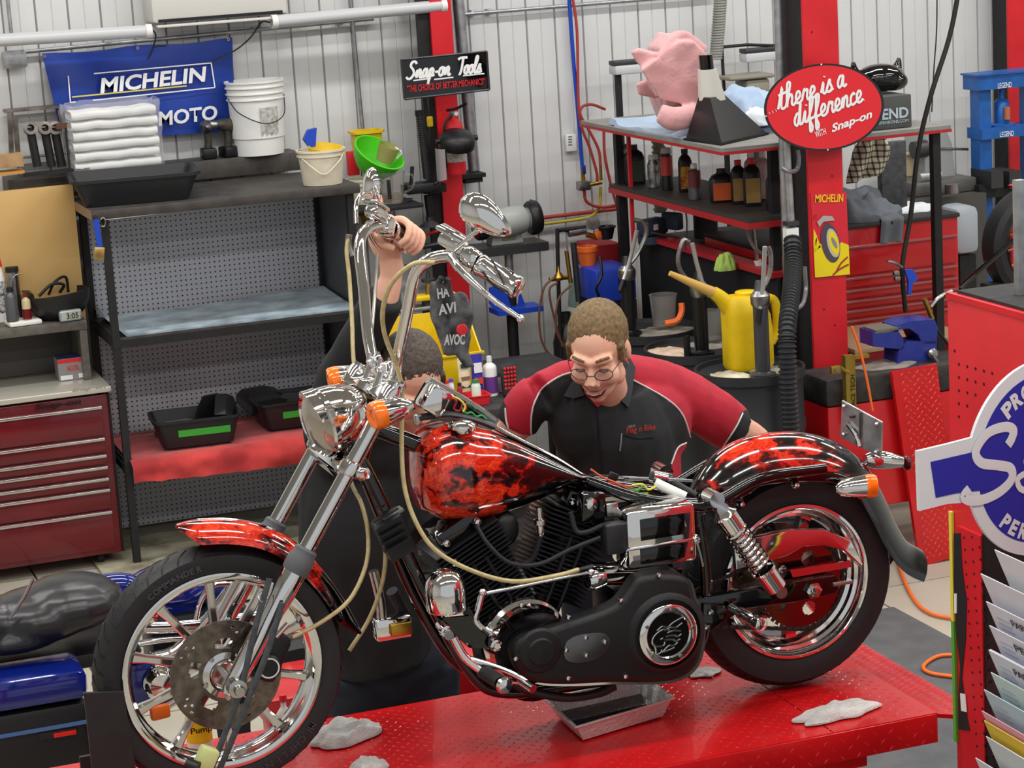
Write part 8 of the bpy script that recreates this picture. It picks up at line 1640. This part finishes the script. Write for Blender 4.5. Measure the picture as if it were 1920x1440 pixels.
# ================================================================ BLUE TOURING MOTORCYCLE AT THE PICTURE EDGE
bb = thing('touring_motorcycle', 'blue touring motorcycle with black seat and hard saddlebag behind the front wheel', 'motorcycle', (1.1, 7.75, 0))
seatm = M('black seat vinyl', '2a2a2c', .27, bump=.04, bs=200); deepb = M('deep blue gloss', '0c1d6e', .12, coat=.6)
q7 = lambda x, y, d=7.7: PY(x, y, d)
g = G(); g.ell(q7(130, 1128), (.185, .19, .095)); g.ell(q7(75, 1150), (.2, .19, .09)); g.ell(q7(20, 1185), (.2, .18, .06)); g.ell(q7(-60, 1170, 7.7), (.2, .18, .09))
organic(g, 'seat', seatm, bb, .01, 10)
part(G().ab(q7(-70, 1262, 7.62), q7(236, 1190, 7.95), .03), 'side_body', mblack, bb); part(G().tube([q7(62, 1085, 7.53), q7(45, 1120, 7.53), q7(18, 1160, 7.53)], .006, 6), 'seat_strap', dchrome, bb)
a, b = q7(-70, 1440, 7.42), q7(158, 1250, 7.42)
sb0 = part(G().ab((a.x, 7.40, a.z-.12), (b.x, 7.62, b.z-.11), .03), 'saddlebag', mblack, bb); part(G().ab((a.x, 7.39, b.z-.105), (b.x+.004, 7.63, b.z), .03), 'saddlebag_lid', deepb, bb)
part(G().box(((a.x+b.x)/2, 7.395, b.z-.18), (b.x-a.x-.02, .006, .012)), 'blue_stripe', M('stripe blue', '4a6a9c', .3), sb0); part(G().box(q7(108, 1376, 7.398), (.125, .006, .024), None, .003), 'reflector_case', mblack, sb0); part(G().box(q7(122, 1376, 7.394), (.075, .006, .016), None, .003), 'reflector', M('red reflector', 'd81a14', .2), sb0)
part(G().tube([q7(-40, 1470, 7.41), q7(20, 1430, 7.41), q7(60, 1450, 7.41)], .004, 6), 'chrome_guard', dchrome, sb0)
part(G().tube([q7(255, 1120, 7.9), q7(225, 1102, 7.9), q7(120, 1120, 7.9)], .055, 12), 'rear_fender', deepb, bb)
for pts, r in (([(250, 1178), (330, 1175), (420, 1165), (520, 1150)], .022), ([(285, 1235), (330, 1220), (390, 1160), (440, 1100)], .026), ([(250, 1210), (300, 1200), (380, 1195)], .012), ([(365, 1175), (375, 1130), (400, 1098), (440, 1095)], .01), ([(300, 1330), (360, 1290), (420, 1250)], .02)): part(G().tube([q7(x, y, 7.75) for x, y in pts], r, 14), 'chrome_pipe', chrome, bb)
for x, y, r in ((300, 1280, .06), (360, 1240, .05), (280, 1150, .03), (470, 1230, .06)): part(G().lathe(q7(x, y, 7.7), (0, -1, 0), [(0, .05), (r*.7, .045), (r, .02), (r, -.05)], 20), 'chrome_cover', chrome, bb)
part(G().box(q7(300, 1130, 7.9), (.24, .14, .10), None, .03), 'side_cover', deepb, bb); part(G().box(q7(290, 1270, 7.78), (.2, .12, .16), None, .03), 'lower_cover', deepb, bb); part(G().box(q7(370, 1210, 7.9), (.36, .2, .3), None, .03), 'engine_block', mblack, bb); part(G().ell(q7(330, 1100, 7.95), (.2, .14, .09)), 'fuel_tank', deepb, bb)
part(G().box(q7(300, 1335, 7.6), (.07, .03, .05), .2, .01), 'orange_marker', M('amber marker', 'c85a1c', .3), bb); part(lat(V((q7(-60, 1300, 7.9).x, 7.9, .31)), [(.2, .07), (.27, .075), (.31, 0), (.27, -.075), (.2, -.07)], 40), 'rear_tyre', tyrem, bb); part(lat(V((q7(560, 1300, 7.9).x, 7.9, .31)), [(.2, .06), (.27, .065), (.31, 0), (.27, -.065), (.2, -.06)], 40), 'front_tyre', tyrem, bb)
part(G().tube([V((q7(-60, 1300, 7.9).x, 7.9, .31)), q7(300, 1300, 7.9), q7(560, 1200, 7.9), V((q7(560, 1300, 7.9).x, 7.9, .31))], .03, 10), 'frame', mblack, bb)
# second lift beyond
l2 = thing('low_lift', 'low red lift table behind the bent man', 'lift', (2.1, 7.25, 0)); part(G().ab((1.55, 7.0, .60), (2.48, 7.36, .70), .006), 'deck', lred, l2)
for x in (1.6, 2.36): part(G().ab((x, 7.03, .0), (x+.08, 7.33, .6)), 'leg', lred, l2)
part(G().ab((1.6, 7.08, .02), (2.44, 7.28, .1)), 'base', fblack, l2)
# ================================================================ ON THE LIFT
foil = M('aluminium foil pan', 'e2e1de', .35, .5, bump=.5, bs=90)
tq = [PZ(x, y, TABZ+.055) for x, y in ((1018, 1310), (1212, 1268), (1266, 1308), (1078, 1364))]; tcn = sum(tq, V())/4
pn2 = thing('drain_pan', 'foil drain pan with dark used oil under the motorcycle engine', 'pan', V((tcn.x, tcn.y, TABZ)))
def tray(k, z, wob=0.):
    out = []
    for i in range(4):
        a, b = tq[i], tq[(i+1) % 4]
        for j in range(14): p = a.lerp(b, (j+.5)/14 if 0 else j/14); q = tcn+(p-tcn)*(k+wob*(j % 2)); out.append(V((q.x, q.y, TABZ+z)))
    return out
part(G().loft([tray(.80, .002), tray(.94, .05, .015), tray(1.0, .052), tray(1.0, .056), tray(.95, .056), tray(.90, .045, .015), tray(.79, .005)]), 'foil', foil, pn2, smooth=25); part(G().prism(tray(.83, .014), (0, 0, .001)), 'oil', M('used oil', '140d06', .04, 0., '2a1c0a', 6, coat=1.), pn2)
wrg = M('white shop towel', 'd9d8d4', .9, 0., 'b4b2ae', 12, bump=.5, bs=170, sheen=.3)
rag('shop_towel', wrg, 'crumpled white shop towel beside the front tyre', 'rag', PZ(648, 1382, TABZ), .22, .16, .07, .4, 61, 'white towels on the lift'); rag('shop_towel', wrg, 'white shop towel at the bottom edge of the picture', 'rag', PZ(690, 1442, TABZ), .1, .09, .05, .1, 62, 'white towels on the lift'); rag('shop_towel', wrg, 'folded white shop towel near the end of the lift', 'rag', PZ(1570, 1338, TABZ), .26, .11, .045, .15, 63, 'white towels on the lift'); rag('shop_towel', wrg, 'flat white paper towel in front of the rear tyre', 'rag', PZ(1318, 1262, TABZ), .1, .08, .02, .1, 64, 'white towels on the lift')
tb([B(945, 1262, .12), B(985, 1292, .16), B(1060, 1308, .18), B(1120, 1300, .18), B(1150, 1285, .17)], [.014, .013, .012, .016], 'kickstand', mblack)
t = bottle('pump_bottle', 'yellow and white pump bottle seen between the front wheel spokes', 'bottle', PY(378, 1425, 6.12)*1.0+V((0, 0, TABZ-PY(378, 1425, 6.12).z)), .036, .12, white, mblack, neck=.5, lab=M('yellow label', 'e8d020', .5), labh=(.3, .85)); c = t.location
text('Pump', 'label_text', inkk, t, V(c)+V((0, -.0375, .075)), (1, 0, 0), (0, 0, 1), .022, .06, .02)
bottle('glue_bottle', 'white squeeze bottle with red nozzle behind the front wheel', 'bottle', V((PY(533, 1340, 6.1).x, 6.1, TABZ)), .022, .13, white, inkr, neck=.45, lab=M('red white label', 'd8403c', .5), labh=(.1, .4), prof=[(0, 0), (.022, .002), (.022, .075), (.012, .09), (.008, .095), (.007, .11)])
# wheel chock plate and tie-down straps
wk = thing('wheel_chock', 'black steel wheel chock plate clamped round the front tyre', 'chock', PY(205, 1450, 5.72)); a, b = PY(160, 1462, 5.70), PY(240, 1303, 5.70)
part(G().prism([PY(157, 1300, 5.72), PY(232, 1298, 5.72), PY(258, 1460, 5.72), PY(175, 1460, 5.72)], (0, .014, 0), .002), 'near_plate', fblack, wk); part(G().prism([PY(157, 1300, 5.72), PY(232, 1298, 5.72), PY(258, 1460, 5.72), PY(175, 1460, 5.72)], (0, 0, 0)) if False else G().ab((PY(160, 1300, 5.72).x-.012, 5.72, TABZ), (PY(160, 1300, 5.72).x, 5.93, TABZ+.05)), 'front_plate', fblack, wk); part(G().ab((PY(157, 1300, 5.72).x, 5.916, TABZ), (PY(240, 1300, 5.72).x, 5.93, TABZ+.12)), 'far_plate', fblack, wk)
strapm = M('grey webbing', '4a5054', .7, 0., '3a4044', 60)
sd_ = thing('tie_down_strap', 'dark grey tie-down straps with yellow ratchet holding the front fork', 'strap', PZ(385, 1450, TABZ))
for pts in ([(505, 1085), (478, 1180), (452, 1290), (418, 1385), (395, 1445)], [(530, 1130), (500, 1225), (470, 1300), (432, 1395), (408, 1450)]): part(G().tube([B(x, y, .20) for x, y in pts], .0085, 8, 5, flat=(V((0, 1, 0)), .3)), 'webbing', strapm, sd_)
part(G().tube([B(493, 1110, .17), B(485, 1118, .19), B(490, 1128, .2), B(500, 1122, .19)], .004, 6), 'hook', steel, sd_); part(G().box(B(385, 1425, .21), (.05, .04, .07), Matrix.Rotation(.5, 3, 'Y'), .008), 'ratchet', M('pale yellow steel', 'c8cf8a', .4), sd_); part(G().cyl(B(350, 1432, .22), B(372, 1440, .24), .016, n=12), 'ratchet_knob', mblack, sd_); part(G().cyl(B(388, 1455, .2), V((B(388, 1455, .2).x, LY0+.03, TABZ+.001)), .006, n=8), 'anchor', steel, sd_)
# bandana tied to the near lever
bd = thing('bandana', 'black bandana with white lettering hanging from the clutch lever', 'bandana', B(855, 690, .33))
bo = [(812, 528), (842, 528), (858, 560), (876, 590), (884, 630), (880, 660), (893, 690), (872, 688), (858, 665), (838, 668), (828, 640), (814, 605), (812, 565)]
bdm = M('printed black cotton', '1c1c1f', .8, 0., '6a6a6c', 26)
g = G().prism([B(x, y, .335) for x, y in bo], (0, .03, 0)); g.ell(B(862, 590, .31), (.035, .03, .06)); organic(g, 'cloth', bdm, bd, .005, 6, None, lambda co: .006*noise.noise(co*24))
for s, p, a_ in (('AVI', (838, 578), (40, -8)), ('AVOC', (852, 636), (46, -2)), ('HA', (830, 548), (26, -6))): text(s, 'print', M('faded white print', 'c4c4c4', .7), bd, B(*p, .352), B(p[0]+a_[0], p[1]+a_[1], .352)-B(p[0], p[1], .352), (-.15, 0, 1), .026, .0011*a_[0]*1.1, .03, .1)
part(G().lathe(B(866, 618, .35), (0, -1, 0), [(0, .006), (.012, .005), (.015, 0)], 14), 'red_print', inkr, bd); part(G().tube([B(828, 520, .36), B(822, 532, .35), B(835, 536, .35), B(840, 522, .36)], .008, 8), 'knot', bdm, bd)
